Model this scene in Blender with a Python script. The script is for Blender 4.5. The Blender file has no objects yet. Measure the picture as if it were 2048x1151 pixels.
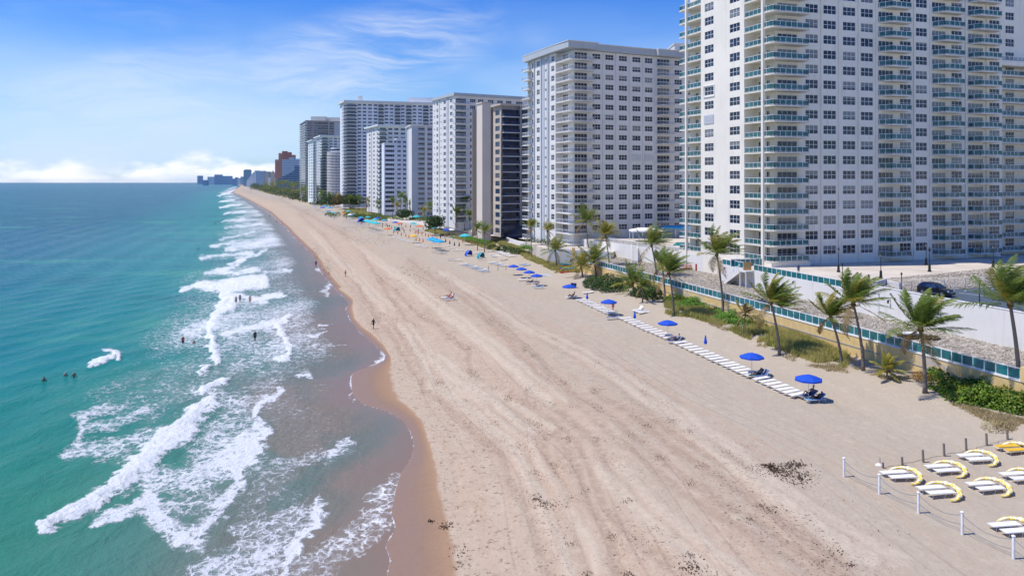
import bpy, bmesh, math, random
import numpy as np
from mathutils import Vector, Matrix
R = math.radians
S = bpy.context.scene
random.seed(7); rng = np.random.default_rng(7)
COL = S.collection
# ---------------------------------------------------------------- camera
F, CX, HZ, H = 1550.0, 1024.0, 364.0, 24.0        # focal length and horizon of the 2048 px wide photograph, eye height in m
cam = bpy.data.cameras.new('camera'); cam.sensor_width = 36; cam.lens = 36*F/2048
cam.shift_y = -(575.5-HZ)/2048; cam.clip_start = 1; cam.clip_end = 120000
co = bpy.data.objects.new('camera', cam); co.location = (0, 0, H); co.rotation_euler = (R(90), 0, 0); COL.objects.link(co); S.camera = co
# ---------------------------------------------------------------- light
SUN_EL, SUN_AZ = 61.0, -97.0                       # azimuth clockwise from +Y (the view direction)
sd = Vector((math.sin(R(SUN_AZ))*math.cos(R(SUN_EL)), math.cos(R(SUN_AZ))*math.cos(R(SUN_EL)), math.sin(R(SUN_EL))))
sl = bpy.data.lights.new('sun', 'SUN'); sl.energy = 4.4; sl.angle = R(0.53); sl.color = (1, .94, .85)
so = bpy.data.objects.new('sun', sl); so.rotation_euler = (-sd).to_track_quat('-Z', 'Y').to_euler(); so.location = sd*300; COL.objects.link(so)
S.view_settings.view_transform = 'Standard'; S.view_settings.look = 'None'; S.view_settings.gamma = 1; S.view_settings.exposure = 0.05
S.view_settings.use_curve_mapping = False
S.cycles.max_bounces = 6; S.cycles.transparent_max_bounces = 12; S.cycles.caustics_reflective = False; S.cycles.caustics_refractive = False
W = bpy.data.worlds.new('World'); S.world = W; W.use_nodes = True
def sky():
    nt = W.node_tree; nt.nodes.clear(); N = nt.nodes.new; L = nt.links.new
    out = N('ShaderNodeOutputWorld'); bg = N('ShaderNodeBackground'); bg.inputs[1].default_value = 0.118
    sk = N('ShaderNodeTexSky'); sk.sky_type = 'NISHITA'; sk.sun_disc = False; sk.sun_elevation = R(SUN_EL); sk.sun_rotation = R(SUN_AZ)
    sk.altitude = 0; sk.air_density = 1.0; sk.dust_density = 0.35; sk.ozone_density = 2.0
    hs = N('ShaderNodeHueSaturation'); hs.inputs['Saturation'].default_value = 1.0; hs.inputs['Value'].default_value = 1.0
    L(sk.outputs[0], hs.inputs['Color'])
    tc = N('ShaderNodeTexCoord'); sep = N('ShaderNodeSeparateXYZ'); L(tc.outputs['Generated'], sep.inputs[0])
    def m(op, a, b=None, c=None, clamp=False):
        n = N('ShaderNodeMath'); n.operation = op; n.use_clamp = clamp
        for i, x in enumerate((a, b, c)):
            if x is None: continue
            if isinstance(x, (int, float)): n.inputs[i].default_value = x
            else: L(x, n.inputs[i])
        return n.outputs[0]
    def mr(x, a, b, c=0, d=1):
        n = N('ShaderNodeMapRange'); n.interpolation_type = 'SMOOTHSTEP'; L(x, n.inputs[0])
        for i, q in enumerate((a, b, c, d)): n.inputs[i+1].default_value = q
        return n.outputs[0]
    z = sep.outputs[2]; zc = m('MAXIMUM', z, 0.0)
    az = m('ARCTAN2', sep.outputs[0], sep.outputs[1])
    # deeper blue overhead as in the photograph
    dk = N('ShaderNodeMix'); dk.data_type = 'RGBA'; dk.blend_type = 'MULTIPLY'; dk.inputs[7].default_value = (.36, .70, 1.10, 1)
    tn = N('ShaderNodeMix'); tn.data_type = 'RGBA'; tn.blend_type = 'MULTIPLY'; tn.inputs[0].default_value = 1; tn.inputs[7].default_value = (.56, .87, 1.26, 1); L(hs.outputs[0], tn.inputs[6])
    L(mr(z, .05, .30), dk.inputs[0]); L(tn.outputs[2], dk.inputs[6])
    # cirrus: a fan of thin streaks, densest over the towers
    cv = N('ShaderNodeCombineXYZ'); L(az, cv.inputs[0]); L(m('MULTIPLY', z, 1.6), cv.inputs[1])
    wn = N('ShaderNodeTexNoise'); wn.inputs['Scale'].default_value = 5; wn.inputs['Detail'].default_value = 3; L(cv.outputs[0], wn.inputs['Vector'])
    wv = N('ShaderNodeVectorMath'); wv.operation = 'MULTIPLY_ADD'; L(wn.outputs['Color'], wv.inputs[0]); wv.inputs[1].default_value = (.10, .10, 0); L(cv.outputs[0], wv.inputs[2])
    mp = N('ShaderNodeMapping'); mp.inputs['Rotation'].default_value = (0, 0, R(-17)); mp.inputs['Scale'].default_value = (2.6, 11, 1); L(wv.outputs[0], mp.inputs[0])
    n1 = N('ShaderNodeTexNoise'); n1.inputs['Scale'].default_value = 2.2; n1.inputs['Detail'].default_value = 9; n1.inputs['Roughness'].default_value = .66; n1.inputs['Distortion'].default_value = .8
    L(mp.outputs[0], n1.inputs['Vector'])
    def blob(a0, z0, ra, rz, k):
        s_, c_ = math.sin(R(15)), math.cos(R(15)); da = m('SUBTRACT', az, a0); dz = m('SUBTRACT', z, z0)
        p = m('DIVIDE', m('ADD', m('MULTIPLY', da, c_), m('MULTIPLY', dz, s_)), ra); q = m('DIVIDE', m('SUBTRACT', m('MULTIPLY', dz, c_), m('MULTIPLY', da, s_)), rz)
        return m('MULTIPLY', mr(m('ADD', m('MULTIPLY', p, p), m('MULTIPLY', q, q)), 1.0, 0.0), k)
    mk = m('MAXIMUM', blob(-.20, .150, .23, .075, 1.0), blob(-.46, .090, .22, .075, .8)); mk = m('MAXIMUM', mk, m('MULTIPLY', mr(wn.outputs[0], .5, .7), .25))
    ci = m('MULTIPLY', mr(n1.outputs[0], .28, .80), mk); ci = m('MULTIPLY', ci, .66)
    # soft veil low over the sea
    n3 = N('ShaderNodeTexNoise'); n3.inputs['Scale'].default_value = 2.2; n3.inputs['Detail'].default_value = 4
    cv2 = N('ShaderNodeCombineXYZ'); L(az, cv2.inputs[0]); L(m('MULTIPLY', z, 3.0), cv2.inputs[1]); L(cv2.outputs[0], n3.inputs['Vector'])
    veil = m('MULTIPLY', mr(z, .26, .0), mr(n3.outputs[0], .34, .64))
    veil = m('MULTIPLY', veil, .84)
    # cumulus bank along the horizon
    cv3 = N('ShaderNodeCombineXYZ'); L(az, cv3.inputs[0]); L(m('MULTIPLY', z, 2.2), cv3.inputs[1])
    n4 = N('ShaderNodeTexNoise'); n4.inputs['Scale'].default_value = 9; n4.inputs['Detail'].default_value = 7; n4.inputs['Roughness'].default_value = .5; L(cv3.outputs[0], n4.inputs['Vector'])
    n5 = N('ShaderNodeTexNoise'); n5.inputs['Scale'].default_value = 3.1; n5.inputs['Detail'].default_value = 2; L(cv3.outputs[0], n5.inputs['Vector'])
    hgt = m('ADD', m('MULTIPLY', n4.outputs[0], .105), m('MULTIPLY', n5.outputs[0], .085))
    cu = mr(m('SUBTRACT', m('SUBTRACT', hgt, .076), z), -.006, .010)
    cu = m('MULTIPLY', cu, .93)
    base = N('ShaderNodeMix'); base.data_type = 'RGBA'; L(ci, base.inputs[0]); L(dk.outputs[2], base.inputs[6]); base.inputs[7].default_value = (7.2, 7.6, 8.2, 1)
    b2 = N('ShaderNodeMix'); b2.data_type = 'RGBA'; L(veil, b2.inputs[0]); L(base.outputs[2], b2.inputs[6]); b2.inputs[7].default_value = (5.6, 6.9, 8.9, 1)
    b3 = N('ShaderNodeMix'); b3.data_type = 'RGBA'; L(cu, b3.inputs[0]); L(b2.outputs[2], b3.inputs[6]); 
    n6 = N('ShaderNodeTexNoise'); n6.inputs['Scale'].default_value = 14; n6.inputs['Detail'].default_value = 5; L(cv3.outputs[0], n6.inputs['Vector']); cc = N('ShaderNodeMix'); cc.data_type = 'RGBA'; L(mr(n6.outputs[0], .38, .62), cc.inputs[0]); cc.inputs[6].default_value = (6.8, 7.5, 8.7, 1); cc.inputs[7].default_value = (9.6, 9.6, 9.7, 1); L(cc.outputs[2], b3.inputs[7])
    L(b3.outputs[2], bg.inputs[0]); L(bg.outputs[0], out.inputs[0])
sky()
# ---------------------------------------------------------------- helpers
def inp(bsdf, **k):
    for a, v in k.items():
        n = a.replace('_', ' ')
        if n in bsdf.inputs: bsdf.inputs[n].default_value = v
class NT:
    def __init__(s, name):
        s.m = bpy.data.materials.new(name); s.m.use_nodes = True; s.t = s.m.node_tree
        s.b = s.t.nodes['Principled BSDF']; s.out = s.t.nodes['Material Output']
    def N(s, typ, **k):
        n = s.t.nodes.new('ShaderNode'+typ)
        for a, v in k.items():
            if a[0] == '_': setattr(n, a[1:], v)
            else: s.set(n, a.replace('_', ' '), v)
        return n
    def set(s, n, key, v):
        i = n.inputs[key]
        if isinstance(v, bpy.types.NodeSocket): s.t.links.new(v, i)
        else: i.default_value = v
    def L(s, a, b): s.t.links.new(a, b)
    def math(s, op, a, b=0.0, clamp=False):
        n = s.t.nodes.new('ShaderNodeMath'); n.operation = op; n.use_clamp = clamp
        s.set(n, 0, a); s.set(n, 1, b); return n.outputs[0]
    def mr(s, x, a, b, c=0.0, d=1.0):
        n = s.t.nodes.new('ShaderNodeMapRange'); n.interpolation_type = 'SMOOTHSTEP'
        for i, q in enumerate((x, a, b, c, d)): s.set(n, i, q)
        return n.outputs[0]
    def mix(s, f, a, b, mode='MIX'):
        n = s.t.nodes.new('ShaderNodeMix'); n.data_type = 'RGBA'; n.blend_type = mode
        for i, q in ((0, f), (6, a), (7, b)):
            if isinstance(q, tuple) and len(q) == 3: q = q+(1,)
            s.set(n, i, q)
        return n.outputs[2]
    def noise(s, vec, scale, detail=3, rough=.55, dist=0):
        n = s.N('TexNoise', Scale=scale, Detail=detail, Roughness=rough, Distortion=dist)
        if vec is not None: s.L(vec, n.inputs['Vector'])
        return n.outputs[0]
    def attr(s, name): return s.N('Attribute', _attribute_name=name).outputs['Fac']
    def obj(s): return s.N('TexCoord').outputs['Object']
    def mapped(s, vec, scale, rot=(0, 0, 0)):
        n = s.N('Mapping', Scale=scale, Rotation=rot); s.L(vec, n.inputs[0]); return n.outputs[0]
    def bump(s, h, strength=.3, dist=.1, prev=None):
        n = s.N('Bump', Strength=strength, Distance=dist); s.L(h, n.inputs['Height'])
        if prev is not None: s.L(prev, n.inputs['Normal'])
        s.L(n.outputs[0], s.b.inputs['Normal']); return n.outputs[0]
def pm(name, c, rough=.6, var=.12, scale=3.0, bump=0.0, metal=0.0, spec=.4, dirt=0.0, world=False):
    """Plain procedural material: colour broken up by noise, optional relief and grime."""
    t = NT(name); t.set(t.b, 'Roughness', rough); t.set(t.b, 'Metallic', metal); t.set(t.b, 'Specular IOR Level', spec)
    v = t.N('NewGeometry').outputs['Position'] if world else t.obj()
    n = t.noise(v, scale, 5, .6)
    col = t.mix(t.mr(n, .3, .7), tuple(x*(1-var) for x in c), tuple(min(1, x*(1+var*.6)) for x in c))
    if dirt:
        g = t.noise(t.mapped(v, (1, 1, .18)), scale*.5, 5, .65)
        col = t.mix(t.math('MULTIPLY', t.mr(g, .48, .75), dirt), col, tuple(x*.55 for x in c))
    t.set(t.b, 'Base Color', col)
    if bump: t.bump(n, bump, .05)
    return t.m
class MB:
    """Collects geometry and links it as one mesh object."""
    def __init__(s): s.v = []; s.f = []; s.mi = []; s.cur = 0
    def add(s, vs, fs):
        o = len(s.v); s.v.extend(vs)
        for f in fs: s.f.append(tuple(i+o for i in f)); s.mi.append(s.cur)
    def mat(s, i): s.cur = i; return s
    def box(s, x0, x1, y0, y1, z0, z1):
        s.add([(x0,y0,z0),(x1,y0,z0),(x1,y1,z0),(x0,y1,z0),(x0,y0,z1),(x1,y0,z1),(x1,y1,z1),(x0,y1,z1)],
              [(0,3,2,1),(4,5,6,7),(0,1,5,4),(1,2,6,5),(2,3,7,6),(3,0,4,7)]); return s
    def prism(s, poly, z0, z1, z1s=None):
        a = sum(poly[i][0]*poly[(i+1) % len(poly)][1]-poly[(i+1) % len(poly)][0]*poly[i][1] for i in range(len(poly)))
        if a < 0: poly = poly[::-1]; z1s = z1s[::-1] if z1s else None
        n = len(poly)
        s.add([(p[0], p[1], z0) for p in poly]+[(p[0], p[1], z1s[i] if z1s else z1) for i, p in enumerate(poly)],
              [tuple(range(n))[::-1], tuple(range(n, 2*n))]+[(i, (i+1) % n, n+(i+1) % n, n+i) for i in range(n)]); return s
    def bar(s, p, q, w, h=None, up=(0, 0, 1)):
        """box-section bar from p to q"""
        p = Vector(p); q = Vector(q); h = h or w; d = (q-p)
        if d.length < 1e-6: return s
        d.normalize(); u = Vector(up)
        if abs(d.dot(u)) > .98: u = Vector((1, 0, 0))
        a = d.cross(u).normalized()*w/2; b = a.cross(d).normalized()*h/2
        vs = [tuple(c+x*a+y*b) for c in (p, q) for x, y in ((-1,-1),(1,-1),(1,1),(-1,1))]
        s.add(vs, [(0,1,2,3),(7,6,5,4),(0,4,5,1),(1,5,6,2),(2,6,7,3),(3,7,4,0)]); return s
    def tube(s, pts, rad, n=6, cap=True):
        pts = [Vector(p) for p in pts]; rs = rad if isinstance(rad, (list, tuple)) else [rad]*len(pts); vs = []
        for i, p in enumerate(pts):
            d = (pts[min(i+1, len(pts)-1)]-pts[max(i-1, 0)]).normalized()
            u = Vector((0, 0, 1)) if abs(d.z) < .9 else Vector((1, 0, 0))
            a = d.cross(u).normalized(); b = a.cross(d)
            for k in range(n):
                t = 2*math.pi*k/n; vs.append(tuple(p+rs[i]*(math.cos(t)*a+math.sin(t)*b)))
        fs = [(i*n+k, i*n+(k+1) % n, (i+1)*n+(k+1) % n, (i+1)*n+k) for i in range(len(pts)-1) for k in range(n)]
        if cap: fs += [tuple(range(n))[::-1], tuple(range((len(pts)-1)*n, len(pts)*n))]
        s.add(vs, fs); return s
    def lathe(s, prof, n=10, c=(0, 0)):
        vs = [(c[0]+r*math.cos(2*math.pi*k/n), c[1]+r*math.sin(2*math.pi*k/n), z) for r, z in prof for k in range(n)]
        fs = [(i*n+k, i*n+(k+1) % n, (i+1)*n+(k+1) % n, (i+1)*n+k) for i in range(len(prof)-1) for k in range(n)]
        fs += [tuple(range(n))[::-1], tuple(range((len(prof)-1)*n, len(prof)*n))]
        s.add(vs, fs); return s
    def mesh(s, name, mats, smooth=False):
        me = bpy.data.meshes.new(name); me.from_pydata(s.v, [], s.f)
        for m in (mats if isinstance(mats, (list, tuple)) else [mats]): me.materials.append(m)
        if max(s.mi, default=0) > 0: me.polygons.foreach_set('material_index', s.mi)
        if smooth: me.polygons.foreach_set('use_smooth', [True]*len(me.polygons))
        me.update(); return me
    def build(s, name, mats, parent=None, smooth=False, loc=None):
        return link(name, s.mesh(name, mats, smooth), parent, loc)
def link(name, me, parent=None, loc=None, rz=0.0):
    o = bpy.data.objects.new(name, me); COL.objects.link(o)
    if parent is not None: o.parent = parent
    if loc is not None: o.location = loc
    if rz: o.rotation_euler = (0, 0, rz)
    return o
def npmesh(name, v, f, mats, smooth=False, attrs=None, parent=None):
    """big mesh from numpy arrays (quads or triangles)"""
    me = bpy.data.meshes.new(name); k = f.shape[1]
    me.vertices.add(len(v)); me.vertices.foreach_set('co', np.asarray(v, dtype=np.float32).ravel())
    me.loops.add(f.size); me.loops.foreach_set('vertex_index', f.astype(np.int32).ravel())
    me.polygons.add(len(f)); me.polygons.foreach_set('loop_start', np.arange(0, f.size, k, dtype=np.int32))
    if smooth: me.polygons.foreach_set('use_smooth', np.ones(len(f), dtype=bool))
    for a, val in (attrs or {}).items():
        at = me.attributes.new(a, 'FLOAT', 'POINT'); at.data.foreach_set('value', np.asarray(val, dtype=np.float32).ravel())
    for m in (mats if isinstance(mats, (list, tuple)) else [mats]): me.materials.append(m)
    me.update(calc_edges=True); me.validate()
    o = bpy.data.objects.new(name, me); COL.objects.link(o)
    if parent is not None: o.parent = parent
    return o
def tag(o, label=None, cat=None, group=None, kind=None):
    for k, v in (('label', label), ('category', cat), ('group', group), ('kind', kind)):
        if v: o[k] = v
    return o
def empty(name, loc=(0, 0, 0), rz=0.0):
    o = bpy.data.objects.new(name, None); o.empty_display_size = .3; COL.objects.link(o); o.location = loc; o.rotation_euler = (0, 0, rz); return o
KIDS = {}
def copy_tree(src, loc=None, rz=None, scale=None, parent=None, label=None):
    c = src.copy(); COL.objects.link(c)
    if parent is not None: c.parent = parent
    if loc is not None: c.location = loc
    if rz is not None: c.rotation_euler = (0, 0, rz)
    if scale is not None: c.scale = scale if isinstance(scale, tuple) else (scale,)*3
    if label: c['label'] = label
    ks = KIDS.get(src)
    if ks is None: ks = KIDS[src] = list(src.children)
    for k in ks: copy_tree(k, parent=c)
    return c
# ---------------------------------------------------------------- value noise
def vnoise(x, y, seed=0):
    xi = np.floor(x).astype(np.int64); yi = np.floor(y).astype(np.int64); fx = x-xi; fy = y-yi
    fx = fx*fx*(3-2*fx); fy = fy*fy*(3-2*fy)
    def h(a, b):
        n = (a*374761393+b*668265263+seed*1442695041) & 0xffffffff
        n = ((n ^ (n >> 13))*1274126177) & 0xffffffff
        return ((n ^ (n >> 16)) & 0xffff)/65535.0
    return (h(xi, yi)*(1-fx)+h(xi+1, yi)*fx)*(1-fy)+(h(xi, yi+1)*(1-fx)+h(xi+1, yi+1)*fx)*fy
def fbm(x, y, o=4, seed=0):
    s = 0; a = .5; t = 0
    for i in range(o): s = s+a*vnoise(x*2**i, y*2**i, seed+i*17); t += a; a *= .5
    return s/t
def sstep(x, a, b):
    t = np.clip((x-a)/(b-a), 0, 1); return t*t*(3-2*t)
# ---------------------------------------------------------------- coast: where water, wet sand and walls run, as distances on the ground
WL = [(1300,760),(1180,770),(1151,775),(1120,783),(1089,772),(1056,793),(1022,783),(971,794),(945,802),(914,825),(889,829),(863,822),(840,806),(822,775),(808,728),(795,710),(780,704),(758,702),(745,706),(738,722),
      (728,752),(720,768),(710,771),(700,762),(688,747),(672,729),(655,712),(637,699),(618,692),(606,698),(596,690),(575,668),(560,655),(540,640),(520,630),(505,620),(490,605),(470,585),(455,572),(440,555),(425,540),
      (410,515),(400,497),(390,478),(384.5,464),(378,471),(374,478),(371.6,481),(370,475),(368,462),(366.5,430),(365.4,405),(364.9,390),(364.5,360)]
DL = [(1300,945),(1151,925),(1100,915),(1050,905),(1000,890),(950,880),(900,862),(860,850),(840,842),(817,822),(800,806),(780,794),(740,787),(714,780),(690,766),(670,746),(655,724),(637,708),(616,704),(600,706),(590,694),(575,673)]
def toY(v, z=0.0): return F*(H-z)/(np.asarray(v, float)-HZ)
def tab(t):
    v = np.array([a for a, b in t], float); u = np.array([b for a, b in t], float); Y = toY(v); X = (u-CX)/F*Y
    i = np.argsort(Y); return Y[i], X[i]
WY, WX = tab(WL); DY, DX = tab(DL)
def xw(Y): return np.interp(Y, WY, WX)
def xd(Y): return np.where(np.asarray(Y) < DY[-1], np.interp(Y, DY, DX), xw(Y)+1.8)
_sy = np.concatenate([np.arange(10, 600, 2.0), np.geomspace(600, 60000, 300)])
_sx = np.array([np.mean(xw(np.linspace(y*.86, y*1.16+6, 15))) for y in _sy])
def xs(Y): return np.interp(Y, _sy, _sx)
RA, RB = np.array([49.0, 74.4]), np.array([15.7, 191.0])      # the yellow sea wall, near and far end
def wall_x(Y): return RA[0]+(Y-RA[1])*(RB[0]-RA[0])/(RB[1]-RA[1])
def ground_z(x, y):
    x = np.asarray(x, float); y = np.asarray(y, float); d = x-xw(y); ds = x-xs(y)
    z = np.where(d < 0, d*.09, np.minimum(d*.075, 2)); up = 1.25*sstep(ds, 3, 22)+.15
    z = np.where(d > 0, np.minimum(z, np.maximum(up, .02)), z)
    z = np.maximum(z, -4)
    yy = np.clip(y, 0, 230); w = x-wall_x(yy)
    dune = 1.15*sstep(w, -15, -3)*sstep(y, 45, 80)*(1-sstep(y, 260, 420))*(.75+.5*vnoise(x*.22, y*.13, 5))
    z = z+dune+1.2*sstep(ds, 60, 130)*sstep(y, 200, 330)
    return z
def G(u, v, dz=0.0):
    """ground point seen at photo pixel (u, v)"""
    z = 1.0
    for _ in range(12):
        Y = F*(H-z)/(v-HZ); X = (u-CX)/F*Y; z = .5*z+.5*float(ground_z(X, Y))
    return Vector((X, Y, z+dz))
def P(u, v, z):
    Y = F*(H-z)/(v-HZ); return Vector(((u-CX)/F*Y, Y, z))
# ---------------------------------------------------------------- sand
def sand_mat():
    t = NT('sand'); pos = t.N('NewGeometry').outputs['Position']; wet = t.attr('wet'); ds = t.attr('shore')
    sp = t.N('SeparateXYZ'); t.L(pos, sp.inputs[0])
    al = t.N('CombineXYZ'); t.L(ds, al.inputs[0]); t.L(t.math('MULTIPLY', sp.outputs[1], .07), al.inputs[1])   # stretched along the beach
    streak = t.noise(al.outputs[0], .55, 6, .62, .6); streak2 = t.noise(al.outputs[0], 2.3, 5, .6, .4)
    big = t.noise(pos, .05, 4, .55); fine = t.noise(pos, 2.6, 6, .7); foot = t.noise(pos, 1.1, 5, .65, .5)
    dry = t.mix(t.mr(t.math('ADD', ds, t.math('MULTIPLY', big, 16)), 20, 44), (.490, .385, .280), (.440, .375, .288))
    dry = t.mix(t.math('MULTIPLY', t.mr(streak, .44, .66), t.mr(ds, 48, 26, .05, .42)), dry, (.500, .345, .225))
    dry = t.mix(t.math('MULTIPLY', t.mr(streak2, .52, .72), t.mr(ds, 40, 20, .06, .20)), dry, (.600, .495, .360))
    dry = t.mix(t.math('MULTIPLY', t.mr(big, .45, .65), .35), dry, (.44, .355, .255))
    clump = t.noise(pos, .9, 6, .72, .3); dry = t.mix(t.math('MULTIPLY', t.mr(clump, .50, .66), t.mr(ds, 55, 22, .10, .42)), dry, (.40, .305, .215))
    dry = t.mix(t.math('MULTIPLY', t.mr(clump, .46, .32), .30), dry, (.62, .52, .39))
    # churned lighter and darker specks
    dry = t.mix(t.math('MULTIPLY', t.mr(fine, .56, .70), t.mr(ds, 55, 22, .18, .5)), dry, (.27, .20, .14))
    # tyre tracks: thin lines that follow the beach
    tr = t.N('TexWave', _wave_type='BANDS', _bands_direction='X', Scale=.21, Distortion=5.0, Detail=3, Detail_Scale=.6); t.L(al.outputs[0], tr.inputs['Vector'])
    trk = t.math('MULTIPLY', t.math('MULTIPLY', t.mr(tr.outputs[1], .90, .99), t.mr(t.noise(al.outputs[0], .25, 2), .45, .58)), t.mr(ds, 46, 30))
    dry = t.mix(t.math('MULTIPLY', trk, t.mr(t.noise(pos, 2.5, 3), .4, .55, .2, .65)), dry, (.36, .265, .195))
    nn_ = t.noise(pos, 1.6, 4, .7); rt = t.attr('rut'); rg = t.attr('ridge'); sn = t.attr('stain')
    dry = t.mix(t.math('MULTIPLY', sn, t.mr(clump, .38, .62, .05, .30)), dry, (.44, .305, .225))
    dry = t.mix(t.math('MULTIPLY', rt, t.mr(nn_, .38, .58, .12, .62)), dry, (.33, .235, .165)); dry = t.mix(t.math('MULTIPLY', rg, t.mr(nn_, .35, .6, .25, .7)), dry, (.58, .49, .37))
    dry = t.mix(t.math('MULTIPLY', t.math('MULTIPLY', sn, t.mr(t.noise(pos, 4.2, 4, .78), .575, .63)), t.mr(t.noise(pos, .3, 2), .42, .56)), dry, (.10, .065, .045))
    # wrack and weed: dark flecks in bands
    band = t.math('MULTIPLY', t.mr(streak, .53, .64), t.mr(t.noise(pos, .35, 3), .47, .62))
    low = t.math('MULTIPLY', t.mr(ds, 3, 6), t.mr(ds, 34, 22))
    fl = t.math('MULTIPLY', t.mr(t.noise(pos, 3.3, 4, .75), .60, .67), t.math('MULTIPLY', band, low))
    dry = t.mix(t.math('MULTIPLY', fl, .85), dry, (.085, .055, .038))
    edge = t.math('MULTIPLY', t.mr(wet, .22, .06), t.mr(ds, 13, 7)); edge = t.math('MULTIPLY', edge, t.mr(t.noise(pos, 2.2, 4, .75), .57, .64))
    dry = t.mix(t.math('MULTIPLY', edge, .7), dry, (.14, .09, .055))
    wcol = t.mix(t.mr(t.math('ADD', wet, t.math('MULTIPLY', t.math('SUBTRACT', big, .5), .5)), .25, .85), (.345, .220, .135), (.285, .185, .125)); wcol = t.mix(t.mr(fine, .45, .7, 0, .25), wcol, (.20, .13, .09))
    wn = t.math('ADD', wet, t.math('MULTIPLY', t.math('SUBTRACT', t.noise(pos, .6, 4), .5), .25))
    col = t.mix(t.mr(wn, .03, .20), dry, wcol)
    t.set(t.b, 'Base Color', col)
    t.set(t.b, 'Roughness', t.mr(wet, .5, 1.0, .92, .42)); t.set(t.b, 'Specular IOR Level', t.mr(wet, .4, 1, .12, .22))
    hh = t.math('ADD', t.math('MULTIPLY', foot, 1.0), t.math('MULTIPLY', fine, .45)); hh = t.math('ADD', hh, t.math('MULTIPLY', trk, -.12))
    hh = t.math('ADD', hh, t.math('MULTIPLY', streak2, .12)); hh = t.math('MULTIPLY', hh, t.mr(wet, .35, 0.0, .02, 1.0))
    t.bump(hh, .75, .16); return t.m
def fan(us, vs, extraY=()):
    Y = np.concatenate([np.array(extraY, float), toY(vs)])
    u, y = np.meshgrid(np.array(us, float), Y); x = (u-CX)/F*y
    n, m = len(Y), len(us); i = np.arange(n-1)[:, None]*m+np.arange(m-1)[None, :]
    f = np.stack([i, i+1, i+m+1, i+m], -1).reshape(-1, 4); return x.ravel(), y.ravel(), f
def vrows(step):
    return np.concatenate([np.arange(1230, 420, -step), np.arange(420, 380, -1.0), np.arange(380, 368, -.5), np.arange(368, 365.3, -.2), [365.2]])
RUTS = [[(683,465),(712,482),(740,528),(765,559),(794,579),(824,611),(847,629),(882,644),(901,668),(937,693),(947,745),(988,776),(1014,796),(1060,842),(1091,873),(1111,930),(1137,997)],
 [(790,640),(834,693),(880,765),(937,801),(988,848),(1039,889),(1070,945),(1106,1012),(1142,1089),(1173,1148),(1210,1220)], [(900,560),(1009,652),(1065,709),(1127,765),(1194,817),(1260,868),(1322,914),(1380,966),(1500,1040),(1640,1125),(1760,1190)],
 [(960,590),(1106,678),(1194,724),(1224,740),(1291,786),(1342,842),(1380,863),(1450,905),(1500,935)], [(1014,796),(1080,850),(1132,873),(1173,981),(1224,1074),(1255,1148)], [(1060,780),(1194,878),(1255,1002),(1312,1058),(1380,1110),(1430,1152)],
 [(560,398),(620,430),(683,465),(730,510),(760,560),(790,600),(834,650)], [(600,430),(650,470),(690,520),(720,570),(760,630)], [(820,520),(900,580),(980,640),(1050,700)], [(1194,780),(1290,850),(1400,930),(1520,1010),(1700,1130)]]
RIDGES = [[(800,640),(834,683),(855,714),(865,755),(906,781),(960,820),(1020,870),(1050,920),(1090,1000),(1120,1060),(1150,1120)], [(880,545),(968,601),(1050,658),(1117,688),(1245,765),(1317,817),(1405,880),(1456,924),(1524,972),(1593,1020),(1695,1085),(1763,1122)],
 [(1200,930),(1271,1013),(1319,1061),(1370,1102),(1422,1139),(1480,1180)], [(700,480),(760,530),(820,570),(880,620),(960,680),(1040,750),(1100,800)], [(860,700),(900,740),(930,760),(1000,800),(1060,850)], [(620,460),(670,510),(720,560),(770,610)]]
def stroke_field(u, v, lines, wm):
    out = np.zeros_like(u)
    for pts in lines:
        m_ = (u > min(p[0] for p in pts)-60) & (u < max(p[0] for p in pts)+60) & (v > min(p[1] for p in pts)-30) & (v < max(p[1] for p in pts)+30); a_, b_ = u[m_], v[m_]; dm = np.full_like(a_, 1e9)
        for (x0, y0), (x1, y1) in zip(pts[:-1], pts[1:]):
            dx, dy = x1-x0, y1-y0; tt = np.clip(((a_-x0)*dx+(b_-y0)*dy)/(dx*dx+dy*dy), 0, 1); dm = np.minimum(dm, np.hypot(a_-x0-tt*dx, b_-y0-tt*dy))
        w_ = wm*(b_-HZ)/24; out[m_] = np.maximum(out[m_], 1-sstep(dm, w_*.25, w_))
    return out
us = np.concatenate([[-2500, -900, -200, 150, 330], np.arange(400, 1080, 2.6), np.arange(1080, 2120, 4.5), [2200, 2500, 3200, 5200]])
x, y, f = fan(us, vrows(2.4), (6, 14, 22, 30, 36, 40))
z = ground_z(x, y)
ds = x-xs(y)
near = (y < 260)
z = z+np.where(x-xw(y) > 2.5, near*(fbm(x*.5, y*.22, 4, 3)-.5)*.16*sstep(x-xd(y), 1, 6), 0)
uu = CX+F*x/y; vv = HZ+F*(H-1.3)/y; uj = uu+(fbm(x*.25, y*.12, 3, 91)-.5)*(vv-HZ)*.06; off = (vv-HZ)*.075
rut = np.maximum(stroke_field(uj, vv, RUTS, .55), .8*stroke_field(uj+off, vv, RUTS[1:6], .5)); ridge = np.maximum(stroke_field(uj, vv, RIDGES, .8), .8*stroke_field(uj-off, vv, RIDGES, .6)); stain = stroke_field(uj, vv, RUTS, 3.2)
z = z-.05*rut+.06*ridge
wet = 1-sstep(x, xw(y)+.15*(xd(y)-xw(y)), xd(y)+.2)
wet = np.clip(np.maximum(wet, (x < xw(y)).astype(float)), 0, 1); wet = wet**.75
tag(npmesh('beach', np.stack([x, y, z], 1), f, sand_mat(), True, {'wet': wet, 'shore': ds, 'rut': rut, 'ridge': ridge, 'stain': stain}), 'pale sand beach with wet brown edge and tyre tracks along it', kind='structure')
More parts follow.
